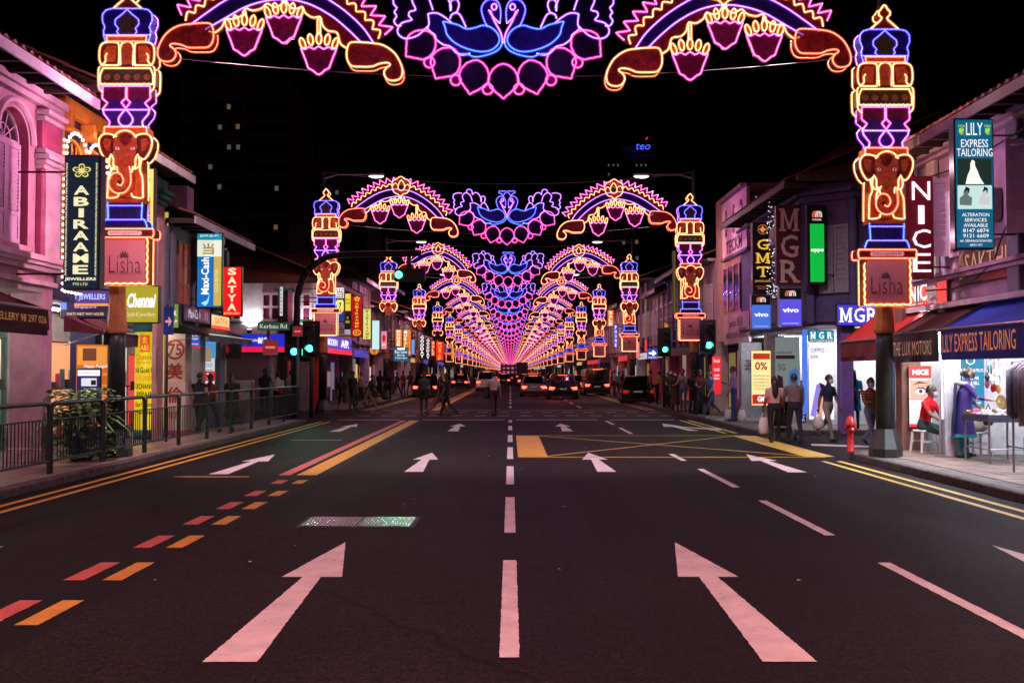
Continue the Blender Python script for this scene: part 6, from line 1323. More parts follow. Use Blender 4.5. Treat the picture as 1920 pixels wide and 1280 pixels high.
# ================================================================== street furniture
def round_sign(label, px, py, r_px, Y, zpole=True):
    p = at(px, py, Y); r = r_px * Y / F
    t = thing('no_entry_sign', label, 'traffic sign', (p.x, Y, PZ)); z = p.z - PZ
    MB().box(-r * 1.15, .0, z - r * 1.15, r * 1.15, .02, z + r * 1.15).build('backing_board', mat('sign_white', (.62, .58, .58), .5, var=.1), t)
    MB().prism([(r * math.cos(a * math.pi / 12), z + r * math.sin(a * math.pi / 12)) for a in range(24)], -.006, -.0005).build('disc', lit(190, 22, 30, .55), t)
    MB().box(-r * .72, -.012, z - r * .16, r * .72, -.0062, z + r * .16).build('bar', lit(215, 170, 150, .6), t)
    if zpole: MB().tube([(0, .06, 0), (0, .06, z + r)], .045, 10).build('pole', PIPE, t, True)
    return t
round_sign('larger no entry sign on the grey pole under the street name plate', 507, 651, 12.5, 33.4); round_sign('smaller no entry sign next to the traffic lights', 558, 621, 8.5, 33.9)
t = thing('sign_pole', 'grey pole carrying the street name plate', 'pole', (at(503, 700, 33.7).x, 33.7, PZ)); MB().tube([(0, 0, 0), (0, 0, 3.2)], .06, 10).build('post', PIPE, t, True); MB().lathe([(.07, 3.2), (.05, 3.26)], n=10).build('cap', PIPE, t)
GRN = glow('signal_green', (.05, 1.0, .55), 7.0); DARKL = mat('signal_off', (.03, .02, .02), .3); HOUS = mat('signal_housing', (.008, .011, .010), .5)
def traffic_light(label, px, py, Y, pole=True, power=0, face=0.0, group='green traffic lights'):
    """three-aspect head with hoods, the green at the bottom lit"""
    p = at(px, py, Y); t = thing('traffic_light', label, 'traffic light', (p.x, Y, PZ), rz=face, group=group); z = p.z - PZ
    MB().bbox(-.17, .0, z - .2, .17, .2, z + .82, .03).build('housing', HOUS, t); MB().box(-.3, .2, z - .32, .3, .22, z + .95).build('backboard', HOUS, t)
    for k in range(3):
        zz = z + .3 * k
        MB().prism([(.115 * math.cos(a * math.pi / 8), zz + .115 * math.sin(a * math.pi / 8)) for a in range(16)], -.02, -.001).build('lens', GRN if k == 0 else DARKL, t)
        MB().rings([[(.13 * math.cos(a), y, zz + .13 * math.sin(a)) for a in [R(-20 + 220 * i / 10) for i in range(11)]] for y in (0, -.2)], False, loop=False).build('hood', HOUS, t)
    if pole: MB().tube([(0, .3, 0), (0, .3, z + .6)], .07, 10).build('pole', POST, t, True); MB().box(-.03, .2, z, .03, .3, z + .1).build('bracket', HOUS, t)
    if power:
        ld = bpy.data.lights.new('green_light', 'SPOT'); ld.energy = power; ld.color = (.04, 1.0, .55); ld.spot_size = R(140); ld.spot_blend = 1.0; ld.shadow_soft_size = .06
        lo = bpy.data.objects.new('green_light', ld); COL.objects.link(lo); lo.parent = t; lo.location = (0, -.03, z); lo.rotation_euler = (R(-62), 0, 0)
    return t
traffic_light('left lamp of the three green lights by the left crossing', 551, 659, 34.2, True, 12, R(18)); traffic_light('middle lamp of the three green lights by the left crossing', 566, 660, 34.6, False, 0)
traffic_light('right and highest lamp of the three green lights by the left crossing', 581, 653, 34.0, True, 70)
traffic_light('green light on the far right kerb beside the one way sign', 1247, 655, 44.0, True, 15); traffic_light('green light under the second right light column', 1329, 647, 36.6, True, 60)
# curved mast with an overhead signal on the left
p0 = at(556, 700, 34.4); pe = at(741, 516, 34.4)
t = thing('overhead_signal', 'black mast curving over the bus lane with one green overhead light', 'traffic light', (p0.x, 34.4, PZ)); L = pe.x - p0.x; zt = pe.z - PZ + .75
mp = [(0, 0, 0), (0, 0, zt - 2.0), (.06, 0, zt - 1.3), (.3, 0, zt - .7), (.8, 0, zt - .25), (1.5, 0, zt - .05), (L + .9, 0, zt + .02)]
MB().tube([(x, 0, z) for x, z in catmull([(a, c) for a, _, c in mp], 5)], .11, 10).build('mast', HOUS, t, True)
lb = MB()
for k in range(9):
    x, z = catmull([(a, c) for a, _, c in mp], 5)[8 + k * 2]; lb.sphere((x, -.115, z), .022, 6, 4)
lb.build('bolt', STEEL, t); zz = pe.z - PZ
MB().bbox(L - .02, -.16, zz - .22, L + 1.05, .1, zz + .22, .03).build('housing', HOUS, t); MB().box(L + .4, -.02, zz + .1, L + .55, .02, zt).build('bracket', HOUS, t)
MB().prism([(L + .14 + .125 * math.cos(a * math.pi / 8), zz + .125 * math.sin(a * math.pi / 8)) for a in range(16)], -.19, -.165).build('lens', GRN, t)
ld = bpy.data.lights.new('green_light', 'SPOT'); ld.energy = 220; ld.color = (.04, 1.0, .55); ld.spot_size = R(130); ld.spot_blend = 1.0; ld.shadow_soft_size = .08
lo = bpy.data.objects.new('green_light', ld); COL.objects.link(lo); lo.parent = t; lo.location = (L + .14, -.2, zz); lo.rotation_euler = (R(-60), 0, 0)
# signal cabinet, left
c = at(455, 740, 30.5); t = thing('junction_box', 'pale grey electrical cabinet with a red side by the left railing', 'electrical cabinet', (c.x, 30.5, PZ))
MB().bbox(-.28, 0, .06, .26, .4, 1.32, .015).build('body', mat('cabinet_grey', (.34, .33, .35), .5, var=.2), t); MB().box(-.24, -.008, .7, .22, -.001, 1.26).build('door', mat('cabinet_door', (.40, .39, .41), .5, var=.2), t); MB().box(.262, .02, .1, .272, .38, 1.28).build('side_panel', mat('cabinet_red', (.30, .05, .06), .5), t); MB().box(.1, -.02, .95, .14, -.009, 1.02).build('handle', BLACK, t); MB().box(-.3, -.02, 0, .28, .42, .06).build('plinth', CON, t)
# arrow road sign on its pole, left
t = thing('arrow_sign', 'blue sign with a white bent arrow on a thin pole by the pink pilaster', 'traffic sign', (at(315, 700, 22.5).x, 22.5, PZ)); MB().tube([(-.04, .03, 0), (-.04, .03, 3.1)], .03, 8).build('pole', POST, t, True); MB().box(-.11, 0, 2.42, .11, .02, 3.05).build('plate', lit(20, 45, 110, .5), t); text('➜', .15, .2, 0, 2.72, -.006, lit(220, 150, 150, .7), t)
# fire hydrant
c = gnd(1590, 848, PZ); t = thing('fire_hydrant', 'red fire hydrant standing on the right kerb left of the lamp post', 'fire hydrant', (c.x + .05, c.y, PZ)); HR = mat('hydrant_red', (.55, .02, .015), .35, var=.3, scale=14, coat=.3)
MB().lathe([(.085, 0), (.085, .03), (.065, .05), (.065, .45), (.07, .5)], n=16).build('barrel', HR, t, True); MB().lathe([(.09, .5), (.105, .53), (.105, .57), (.085, .6), (.075, .66), (.045, .7), (.02, .715)], n=16).build('bonnet', HR, t, True)
for s in (-1, 1): MB().tube([(s * .06, 0, .48), (s * .115, -.01, .48)], .038, 10).build('outlet', HR, t, True)
MB().tube([(0, -.06, .44), (0, -.12, .44)], .045, 10).build('outlet', HR, t, True); MB().lathe([(.022, .71), (.022, .745)], n=5).build('nut', HR, t)
# potted plant, left
c = gnd(142, 868, PZ); t = thing('potted_plant', 'bushy potted plant with arching leaves behind the left railing', 'plant', (c.x - .12, c.y + .5, PZ)); t.scale = (1.22, 1.22, 1.28); MB().lathe([(.14, 0), (.17, .06), (.21, .4), (.24, .42), (.24, .47), (.2, .47), (.18, .4)], n=18).build('pot', mat('pot_glaze', (.03, .03, .09), .25, var=.2), t, True)
LEAF = [mat('leaf_%d' % i, c_, .45, var=.4, scale=20) for i, c_ in enumerate([(.11, .27, .07), (.18, .38, .10), (.06, .16, .045)])]
rp = random.Random(5)
for k in range(60):
    a = rp.uniform(0, 6.283); L = rp.uniform(.45, .85); up = rp.uniform(.25, 1.0); n = 6; b = MB(); wv = rp.uniform(.028, .05); pts = []
    for i in range(n + 1):
        q = i / n; r_ = L * q * (1.15 - up * .5); z = .55 + L * (up * 1.5 * q - (.55 + up * .75) * q * q); wd = wv * math.sin(math.pi * min(1, q * .9 + .1)) + .002
        pts.append([(r_ * math.cos(a) - wd * math.sin(a), r_ * math.sin(a) + wd * math.cos(a), z), (r_ * math.cos(a), r_ * math.sin(a), z - wd * .4), (r_ * math.cos(a) + wd * math.sin(a), r_ * math.sin(a) - wd * math.cos(a), z)])
    b.rings(pts, False, 0, loop=False); b.build('leaf', rp.choice(LEAF), t)
fo = MB()
for k in range(1100):
    r_ = rp.uniform(.1, .52); a = rp.uniform(0, 6.283); z = rp.uniform(.05, 1.0); x, y = r_ * math.cos(a), r_ * math.sin(a); s = rp.uniform(.03, .075); a2 = rp.uniform(0, 6.283); tl = rp.uniform(-.03, .03)
    fo.add([(x - s * math.cos(a2), y - s * math.sin(a2), z), (x + s * .4 * math.sin(a2), y - s * .4 * math.cos(a2), z + tl), (x + s * math.cos(a2), y + s * math.sin(a2), z - .01), (x - s * .4 * math.sin(a2), y + s * .4 * math.cos(a2), z + .012)], [(0, 1, 2, 3)])
fo.build('foliage', LEAF[0], t)['kind'] = 'stuff'
# plastic stools, right
WPL = mat('white_plastic', (.72, .70, .70), .4, var=.08)
def stool(label, x, y, rz):
    t = thing('stool', label, 'stool', (x, y, PZ + .02), rz, 'plastic stools outside the optician'); MB().bbox(-.17, -.17, .40, .17, .17, .44, .02).build('seat', WPL, t)
    for a in (-1, 1):
        for b_ in (-1, 1): MB().rings([[(a * .15 + dx, b_ * .15 + dy, .4) for dx, dy in ((-.02, -.02), (.02, -.02), (.02, .02), (-.02, .02))], [(a * .185 + dx, b_ * .185 + dy, 0) for dx, dy in ((-.015, -.015), (.015, -.015), (.015, .015), (-.015, .015))]]).build('leg', WPL, t)
    for s in (-1, 1): MB().box(-.17, s * .17 - .008, .2, .17, s * .17 + .008, .24).build('stretcher', WPL, t)
    return t
SEAT = at(1735, 800, 19.3); stool('white stool under the seated man in red', SEAT.x, 19.35, .2); stool('empty white stool in front of the seated man', SEAT.x + .36, 18.85, -.15); stool('white stool right of the seated man holding a cream bundle', SEAT.x + .72, 18.7, .1)
t = thing('bundle', 'cream cloth bundle lying on the right white stool', 'bundle', (SEAT.x + .72, 18.7, PZ + .46)); MB().sphere((0, 0, .10), .2, 14, 9, sc=(1, .8, .62)).build('cloth', mat('cream_cloth', (.5, .42, .34), .8, var=.2, bump=.5, bscale=14), t, True); MB().sphere((.02, 0, .24), .05, 8, 6).build('knot', MATS['cream_cloth'], t, True)
# goods table and boxes, right
TY = 17.5; c = at(1872, 800, TY); t = thing('stall_table', 'folding table with dark trays at the right edge in front of the shop', 'table', (c.x, TY, PZ)); MB().box(-.42, -.5, .80, .42, .5, .84).build('table_top', mat('table_dark', (.03, .02, .035), .6), t); MB().box(-.43, -.51, .72, .43, .51, .799).build('skirt', mat('table_cloth_dark', (.02, .015, .03), .8), t)
for x in (-.38, .38):
    for y in (-.45, .45): MB().tube([(x, y, 0), (x, y, .72)], .018, 6).build('leg', STEEL, t)
    MB().tube([(x, -.45, .25), (x, .45, .25)], .014, 6).build('stretcher', STEEL, t)
MB().tube([(-.38, -.45, .25), (.38, -.45, .25)], .014, 6).build('stretcher', STEEL, t)
rg = random.Random(9)
for i in range(6):
    for j in range(5):
        s = rg.uniform(.04, .07); b = MB(); z = 0
        b.lathe([(s, 0), (s, .015), (s * .8, .022), (s * .55, .02)], n=10)
        o = b.build('bangle_stack', rg.choice([lit(235, 235, 250, .3), mat('gold_trinket', (.55, .33, .08), .3, .9), WPL, mat('pink_trinket', (.55, .12, .25), .4)])); o.location = (c.x - .34 + .136 * i, TY - .4 + .2 * j, PZ + .845)
        if rg.random() < .6: o.scale = (1, 1, rg.uniform(2, 4))
        tag(o, {'lit_235_235_250_30': 'glassy white', 'gold_trinket': 'golden', 'pink_trinket': 'pink'}.get(o.data.materials[0].name, 'plain white') + ' round trinket among those heaped on the folding table', 'trinket', 'trinkets on the folding table')
t = thing('steel_cabinet', 'low brushed steel cabinet under the table at the right edge', 'cabinet', (c.x + .30, 16.3, PZ)); MB().bbox(-.28, 0, .1, .32, .4, .5, .01).build('body', mat('dull_steel', (.25, .24, .24), .35, .7, .3), t); MB().box(-.24, -.008, .14, .28, -.001, .46).build('door', mat('dull_steel_door', (.2, .2, .2), .3, .7, .3), t)
for x in (-.25, .29): MB().box(x - .02, .05, 0, x + .02, .09, .1).build('leg', STEEL, t)
# rail of garments at the right edge and hanging goods
t = thing('garment_rail', 'rail of dark garments at the right edge of the picture', 'clothes rail', (8.02, 15.1, PZ)); MB().tube([(-.1, -.6, 0), (-.1, -.6, 1.75), (-.1, .6, 1.75), (-.1, .6, 0)], .018, 6).build('frame', STEEL, t)
for k in range(9):
    y = -.5 + .12 * k; cl = rg.choice([mat('garment_%d' % i, c_, .85, var=.3, scale=10) for i, c_ in enumerate([(.05, .05, .06), (.16, .1, .1), (.06, .02, .05), (.22, .18, .18)])]); prof = [(.03, 1.72), (.2, 1.6), (.21, 1.3), (.2, .95 - rg.uniform(0, .2))]
    b = MB(); b.rings([[(x * .9 - .1 + .015 * math.sin(8 * z + k), y - .025, z), (-.1 + x * .2, y - .04, z), (-.1 - x * .9, y - .02, z), (-.1 - x * .8, y + .025, z), (-.1, y + .04, z), (-.1 + x * .8, y + .02, z)] for x, z in prof]); b.build('garment', cl, t)
hg = random.Random(3)
for k in range(16):
    p = at(1850 + hg.uniform(0, 26), 690 + hg.uniform(0, 46), 17.3 + hg.uniform(-.15, .15)); c_ = hg.choice([lit(200, 40, 40, .25), lit(220, 160, 60, .25), MAG, TEAL, WPL, BLACK])
    b = MB().lathe([(.01, .14), (.03, .12), (.045, .06), (.03, 0), (.01, -.02)], n=8); b.tube([(0, 0, .14), (0, 0, PZ + 2.75 - p.z)], .004, 4); o = b.build('hanging_trinket', c_); o.location = p; tag(o, 'colourful trinket hanging on a string in the shop doorway at the right', 'trinket', 'trinkets hanging in the doorway')
t = thing('pole_lamp', 'slim upright tube glowing pink white beside the seated man', 'tube lamp', (at(1766, 700, 18.6).x, 18.6, PZ)); MB().tube([(0, 0, .7), (0, 0, 1.9)], .016, 8).build('tube', glow('tube_pink', (1, .72, .85), 1.8), t); MB().tube([(0, .03, 0), (0, .03, 2.3)], .012, 6).build('pole', STEEL, t); MB().lathe([(.14, 0), (.14, .02), (.02, .04)], n=12).build('base', STEEL, t)
# ================================================================== people
SKINS = [mat('skin_%d' % i, c, .55, var=.12, scale=12) for i, c in enumerate([(.30, .15, .09), (.22, .105, .06), (.40, .22, .14)])]
HAIRM = mat('black_hair', (.012, .010, .010), .42, var=.3, scale=60); SHOE = mat('dark_shoe', (.02, .018, .018), .5); MASKM = mat('face_mask_cloth', (.62, .66, .70), .7, var=.06); MASKB = mat('face_mask_black', (.012, .012, .014), .7)
EYEM = mat('eye_dark', (.012, .008, .008), .2); EYEW = mat('eye_white', (.55, .52, .5), .3)
_cl = {}
def cloth(r, g, b, k=1.0): return mat('cloth_%d_%d_%d' % (r, g, b), tuple(x * k for x in S(r, g, b)), .85, var=.22, scale=11, bump=.35, bscale=26)
def remesh(mb, vox, smooth=3):
    me = mb.mesh('body', SHOE); o = bpy.data.objects.new('body', me)
    m = o.modifiers.new('r', 'REMESH'); m.mode = 'VOXEL'; m.voxel_size = vox
    s = o.modifiers.new('s', 'SMOOTH'); s.factor = .5; s.iterations = smooth
    out = bench_mesh(o); bpy.data.objects.remove(o); bpy.data.meshes.remove(me)
    return out
def Rx(v, deg): c, s = math.cos(R(deg)), math.sin(R(deg)); return Vector((v.x, v.y * c - v.z * s, v.y * s + v.z * c))
def person(label, px, py, H, rz, top, bottom, skin=0, legs=((0, 0), (0, 0)), arms=((5, 8, 15), (5, 8, 15)), lean=0, shoes=None, sleeve=.75, shorts=False, hair='short', mask=None, vox=.024,
           z0=PZ + .008, pos=None, sit=None, build_=1.0, kurta=None, head=(0, 0), group=None, hips=1.0, bareleg=False, name='person'):
    """legs: (thigh forward, knee bend) left, right; arms: (forward, outward, elbow bend); the figure faces -y before rz"""
    k = H / 1.7; P = pos if pos else gnd(px, py, z0)
    t = thing(name, label, 'person', (P[0], P[1], z0), R(rz), group)
    D = lambda a, o: Vector((math.sin(R(o)), -math.sin(R(a)) * math.cos(R(o)), -math.cos(R(a)) * math.cos(R(o))))
    hipz = .90 * k; segs = []; mb = MB()
    def limb(a, b, r0, r1, reg, n=10, flat=1.0):
        segs.append((a.copy(), b.copy(), (r0 + r1) / 2, reg)); mb.tube([a, a.lerp(b, .35), b], [r0, r0 * .55 + r1 * .45 + .004 * k, r1], n); mb.sphere(a, r0 * .99, n, 6); mb.sphere(b, r1 * .99, n, 6)
    J = {}
    # legs
    low = 0; leg = []
    for i, s in enumerate((1, -1)):
        th, kn = legs[i]; hp = Vector((s * .088 * k * hips, 0, 0)); kp = hp + D(th, s * 2.0) * .43 * k; ap = kp + D(th - kn, s * .5) * .40 * k
        toe = (th - kn) * .55; leg.append((hp, kp, ap, toe)); low = min(low, ap.z - .075 * k - max(0, math.sin(R(-toe))) * .06 * k)
    root = Vector((0, 0, (sit if sit is not None else -low)))
    for i, (hp, kp, ap, toe) in enumerate(leg):
        hp, kp, ap = hp + root, kp + root, ap + root; b_ = build_
        limb(hp, kp, .083 * k * b_ * hips, .056 * k * b_, 'thigh'); limb(kp, ap, .055 * k * b_, .038 * k, 'shin')
        fwd = Vector((0, -math.cos(R(toe)), -math.sin(R(-toe)) if toe < 0 else math.sin(R(toe)) * .4)); heel = ap + Vector((0, .03 * k, -.045 * k)); tip = heel + fwd * .20 * k
        segs.append((heel, tip, .045, 'shoe'))
        mb.rings([[p + Vector((x * w, 0, z * h_)) for x, z in ((-1, -.5), (1, -.5), (1.05, .3), (.5, 1), (-.5, 1), (-1.05, .3))] for p, w, h_ in ((heel + Vector((0, .03 * k, 0)), .03 * k, .05 * k), (heel, .038 * k, .062 * k), (heel.lerp(tip, .6), .045 * k, .045 * k), (tip, .03 * k, .025 * k))])
    # torso rings, leaning forward about the hips
    tor = lambda x, y, z: root + Rx(Vector((x, y, z)), lean)
    rings = [(-.085, .10, .085), (-.03, .158 * hips, .105), (.05, .165 * hips, .112), (.14, .142, .098), (.24, .148, .105), (.34, .172, .116), (.42, .182, .112), (.48, .165, .092), (.52, .105, .07), (.55, .06, .058)]
    mb.rings([[tor(rx * k * build_ * math.cos(a), ry * k * build_ * math.sin(a) - (.012 * k if .3 < z < .45 else 0), z * k) for a in [2 * math.pi * i / 16 for i in range(16)]] for z, rx, ry in rings])
    segs.append((tor(0, 0, .16 * k), tor(0, 0, .50 * k), .15, 'top')); segs.append((tor(0, 0, -.06 * k), tor(0, 0, .07 * k), .15, 'bottom'))
    for s in (-1, 1): segs.append((tor(s * .05 * k, 0, .46 * k), tor(s * .17 * k, 0, .46 * k), .08, 'top')); segs.append((tor(s * .09 * k, 0, .2 * k), tor(s * .1 * k, 0, .4 * k), .09, 'top')); segs.append((tor(s * .09 * k, 0, -.05 * k), tor(s * .09 * k, 0, .06 * k), .1, 'bottom'))
    # neck and head
    nk = tor(0, .005 * k, .52 * k); hd0 = tor(0, -.012 * k, .60 * k); limb(nk, hd0, .054 * k, .05 * k, 'skin')
    yaw, nod = head; ca, sa = math.cos(R(yaw)), math.sin(R(yaw)); HC = hd0 + Vector((0, -.012 * k, .085 * k))
    def hv(x, y, z):
        v = Rx(Vector((x, y, z)), nod); return HC + Vector((v.x * ca - v.y * sa, v.x * sa + v.y * ca, v.z)) * k
    hr = []
    for z, rx, ry, yo in ((-.115, .03, .03, -.045), (-.10, .048, .055, -.03), (-.06, .062, .08, -.012), (-.02, .071, .092, -.004), (.03, .077, .098, 0), (.07, .072, .092, .004), (.10, .05, .066, .008), (.118, .018, .026, .008)): hr.append([hv(rx * math.cos(a), ry * math.sin(a) + yo, z) for a in [2 * math.pi * i / 14 for i in range(14)]])
    mb.rings(hr); segs.append((hv(0, 0, -.06), hv(0, 0, .05), .085, 'skin'))
    mb.rings([[hv(-.012, -.088, -.035), hv(.012, -.088, -.035), hv(0, -.09, .0)], [hv(-.012, -.108, -.036), hv(.012, -.108, -.036), hv(0, -.094, .005)]])
    for s in (-1, 1): mb.sphere(hv(s * .078, .01, -.01), .026 * k, 6, 5, sc=(.45, .7, 1.1))
    # arms and hands
    hands = []
    for i, s in enumerate((1, -1)):
        f, o, e = arms[i]; sh = tor(s * .178 * k * build_, 0, .455 * k); el = sh + D(f, s * o) * .275 * k
        fd = D(f + e, s * o * .4); wr = el + fd * .245 * k
        limb(sh, el, .054 * k * build_, .041 * k, 'upper'); limb(el, wr, .040 * k, .027 * k, 'fore')
        pc = wr + fd * .045 * k; segs.append((wr, wr + fd * .17 * k, .035, 'hand')); side = Vector((0, 1, 0)) if abs(fd.z) > .6 else Vector((1, 0, 0)); side = (side - fd * side.dot(fd)).normalized(); nr = fd.cross(side)
        if vox <= .014:
            mb.rings([[wr + fd * d * k + side * (x * w * k) + nr * (z_ * .013 * k) for x, z_ in ((-1, -.7), (1, -.7), (1.1, .2), (.9, 1), (-.9, 1), (-1.1, .2))] for d, w in ((-.01, .024), (.03, .036), (.085, .038))])
            for q in range(4):
                b0 = wr + fd * .08 * k + side * ((q - 1.5) * .021 * k); L = (.062, .074, .07, .055)[q] * k; m1 = b0 + fd * L * .5 + nr * (.006 * k); mb.tube([b0, m1, m1 + (fd * .8 + nr * .6) * L * .5], [.0105 * k, .0098 * k, .008 * k], 6)
            b0 = wr + fd * .02 * k + side * (.03 * k); mb.tube([b0, b0 + (fd * .7 + side * .6) * .035 * k, b0 + (fd * .95 + side * .45) * .07 * k], [.012 * k, .011 * k, .009 * k], 6)
        else:
            mb.sphere(pc, .04 * k, 8, 6, sc=(.8, .8, 1.2)); mb.sphere(pc + fd * .06 * k, .03 * k, 8, 6)
        hands.append(pc + fd * .05 * k)
    me = remesh(mb, vox * k)
    mats_ = [skin if not isinstance(skin, int) else SKINS[skin], top, bottom, shoes or SHOE, HAIRM]; me.materials.clear()
    for m in mats_: me.materials.append(m)
    n = len(me.polygons); C = np.zeros(n * 3); me.polygons.foreach_get('center', C); C = C.reshape(-1, 3)
    best = np.full(n, 1e9); idx = np.zeros(n, int); tt = np.zeros(n)
    for j, (a, b, r, reg) in enumerate(segs):
        a = np.array(a); b = np.array(b); d = b - a; L2 = max(1e-9, d.dot(d)); q = np.clip(((C - a) @ d) / L2, 0, 1); dist = np.linalg.norm(C - (a + q[:, None] * d), axis=1) - r * .9
        mk = dist < best; best[mk] = dist[mk]; idx[mk] = j; tt[mk] = q[mk]
    mi = np.zeros(n, int)
    for j, (a, b, r, reg) in enumerate(segs):
        mk = idx == j
        if reg == 'thigh': v = np.full(n, 2)
        elif reg == 'bottom': v = np.full(n, 2)
        elif reg == 'top': v = np.full(n, 1)
        elif reg == 'shin': v = np.full(n, 0 if (shorts or bareleg) else 2)
        elif reg == 'shoe': v = np.full(n, 3)
        elif reg == 'upper': v = np.where(tt < min(1, sleeve * 1.0), 1, 0)
        elif reg == 'fore': v = np.where(tt < max(0, sleeve - 1) * 1.0, 1, 0)
        else: v = np.zeros(n, int)
        mi[mk] = v[mk]
    me.polygons.foreach_set('material_index', mi.astype(np.int32)); me.polygons.foreach_set('use_smooth', np.ones(n, dtype=bool)); me.update()
    bo = bpy.data.objects.new('body', me); COL.objects.link(bo); bo.parent = t
    # hair
    hb = MB(); nu, nv = 18, 12
    g = lambda u, v, e: hv((.083 + e) * math.sin(v) * math.cos(u), (.104 + e) * math.sin(v) * math.sin(u) + .006, (.122 + e) * math.cos(v) * (1.0 if math.cos(v) > 0 else .95) + .008)
    for i in range(nu):
        for j in range(nv):
            u0, u1 = 2 * math.pi * i / nu, 2 * math.pi * (i + 1) / nu; v0, v1 = math.pi * (j + .001) / nv, math.pi * (j + 1) / nv; um, vm = (u0 + u1) / 2, (v0 + v1) / 2
            fr_ = math.sin(um) < -.15; lowlim = .42 if fr_ else (.60 if hair == 'short' else .74)
            if abs(math.cos(um)) > .8 and hair == 'short': lowlim = .5
            if vm / math.pi < lowlim:
                e = .006 * math.sin(3 * um + 5 * vm) * .6; hb.add([g(u0, v0, e), g(u1, v0, e), g(u1, v1, e), g(u0, v1, e)], [(0, 1, 2, 3), (3, 2, 1, 0)][:1])
    if hair in ('long', 'tail'):
        L = .42 if hair == 'long' else .34; w0 = .075 if hair == 'long' else .035
        back = [hv(0, .085, .03), hv(0, .112, -.06)] + [tor(0, .105 * k + .02 * k * (hair == 'tail'), z * k) for z in (.44, .34, .24 if hair == 'long' else .28)]
        hb.rings([[p + Vector((w * k * math.cos(a), .03 * k * math.sin(a), 0)) for a in [2 * math.pi * i / 10 for i in range(10)]] for p, w in zip(back, (w0 * .9, w0 * 1.05, w0 * 1.1, w0, w0 * .45))])
    if hair == 'bun': hb.sphere(hv(0, .11, .02), .045 * k, 10, 7)
    if hair == 'cap': hb.rings([[hv((.05 + .02 * q) * math.cos(a), -.10 - .07 * q - .02 * math.sin(a), .05 - .015 * q) for a in [math.pi * i / 6 - math.pi for i in range(7)]] for q in (0, 1)], False, loop=False)
    hb.build('hair', HAIRM, t, True)
    if mask:
        m_ = MB(); rr = []
        for z, e in ((-.005, .004), (-.035, .012), (-.07, .012), (-.10, .006), (-.112, -.01)):
            rr.append([hv((.068 + e * .4 - max(0, -.07 - z) * .5) * math.cos(a), (.094 + e - max(0, -.07 - z) * .4) * math.sin(a) - .008, z) for a in [R(-165 + 150 * i / 10) for i in range(11)]])
        m_.rings(rr, False, loop=False); m_.build('face_mask', mask, t, True)
    if vox <= .016 and math.cos(R(rz)) > -.3:
        for s in (-1, 1):
            e_ = MB().sphere(hv(s * .031, -.0875, .012), .0105 * k, 8, 6, sc=(1.3, .6, .8)).build('eye', EYEW, t, True); MB().sphere(hv(s * .031, -.094, .012), .0055 * k, 6, 5).build('pupil', EYEM, e_, True); MB().tube([hv(s * .014, -.095, .034), hv(s * .034, -.093, .04), hv(s * .052, -.083, .033)], .004 * k, 5).build('eyebrow', HAIRM, t)
    if kurta:
        m_, zt, zb, flare = kurta; kb = MB(); rr = []
        for q in [i / 8 for i in range(9)]:
            z = zt + (zb - zt) * q; w = (.19 if q < .15 else .175) + flare * q * q; wy = .135 + flare * .75 * q * q
            rr.append([tor(0, 0, 0) * (1 if z < 0 else 0) + (root * 0 if z < 0 else Vector((0, 0, 0))) + ((Vector((w * k * math.cos(a) * (1 + .05 * q * math.sin(5 * a)), wy * k * math.sin(a) * (1 + .06 * q * math.sin(4 * a + 1)), z * k))) if z < 0 else tor(w * k * math.cos(a), wy * k * math.sin(a), z * k)) for a in [2 * math.pi * i / 20 for i in range(20)]])
        kb.rings(rr, False); kb.build('tunic', m_, t, True)
    M = Matrix.Translation(Vector(t.location)) @ Matrix.Rotation(R(rz), 4, 'Z')
    return t, [M @ h_ for h_ in hands], (root, tor, hv, k)
def bag(label, p, m, w=.26, h_=.34, name='plastic_bag', cat='bag', group=None, d=.14):
    """soft carrier bag hanging from point p"""
    t = thing(name, label, cat, (p[0], p[1], p[2] - h_ - .12), random.uniform(-.5, .5), group)
    b = MB(); rr = []
    for z, kx, ky in ((0, .62, .7), (.04, .95, 1), (h_ * .5, 1, 1.05), (h_ * .85, .8, .7), (h_, .6, .35)): rr.append([(w / 2 * kx * math.cos(a) * (1 + .09 * math.sin(3 * a + z * 20)), d / 2 * ky * math.sin(a) * (1 + .12 * math.sin(4 * a + z * 14)), z) for a in [2 * math.pi * i / 14 for i in range(14)]])
    b.rings(rr); b.build('sack', m, t, True)
    for s in (-1, 1): MB().tube([(s * w * .25, 0, h_ - .02), (s * w * .12, 0, h_ + .08), (0, 0, h_ + .13)], .009, 5).build('handle', m, t)
    return t
WALK = ((24, 6), (-18, 22)); WALK2 = ((-20, 30), (26, 8)); STAND = ((3, 3), (-2, 2)); STRIDE = ((32, 4), (-28, 26)); A0 = ((6, 9, 14), (-4, 9, 12)); AW = ((22, 8, 18), (-22, 8, 10)); AB = ((25, 6, 70), (20, 8, 60))
BAGW = mat('white_bag', (.66, .58, .60), .45, var=.12, bump=.5, bscale=14)
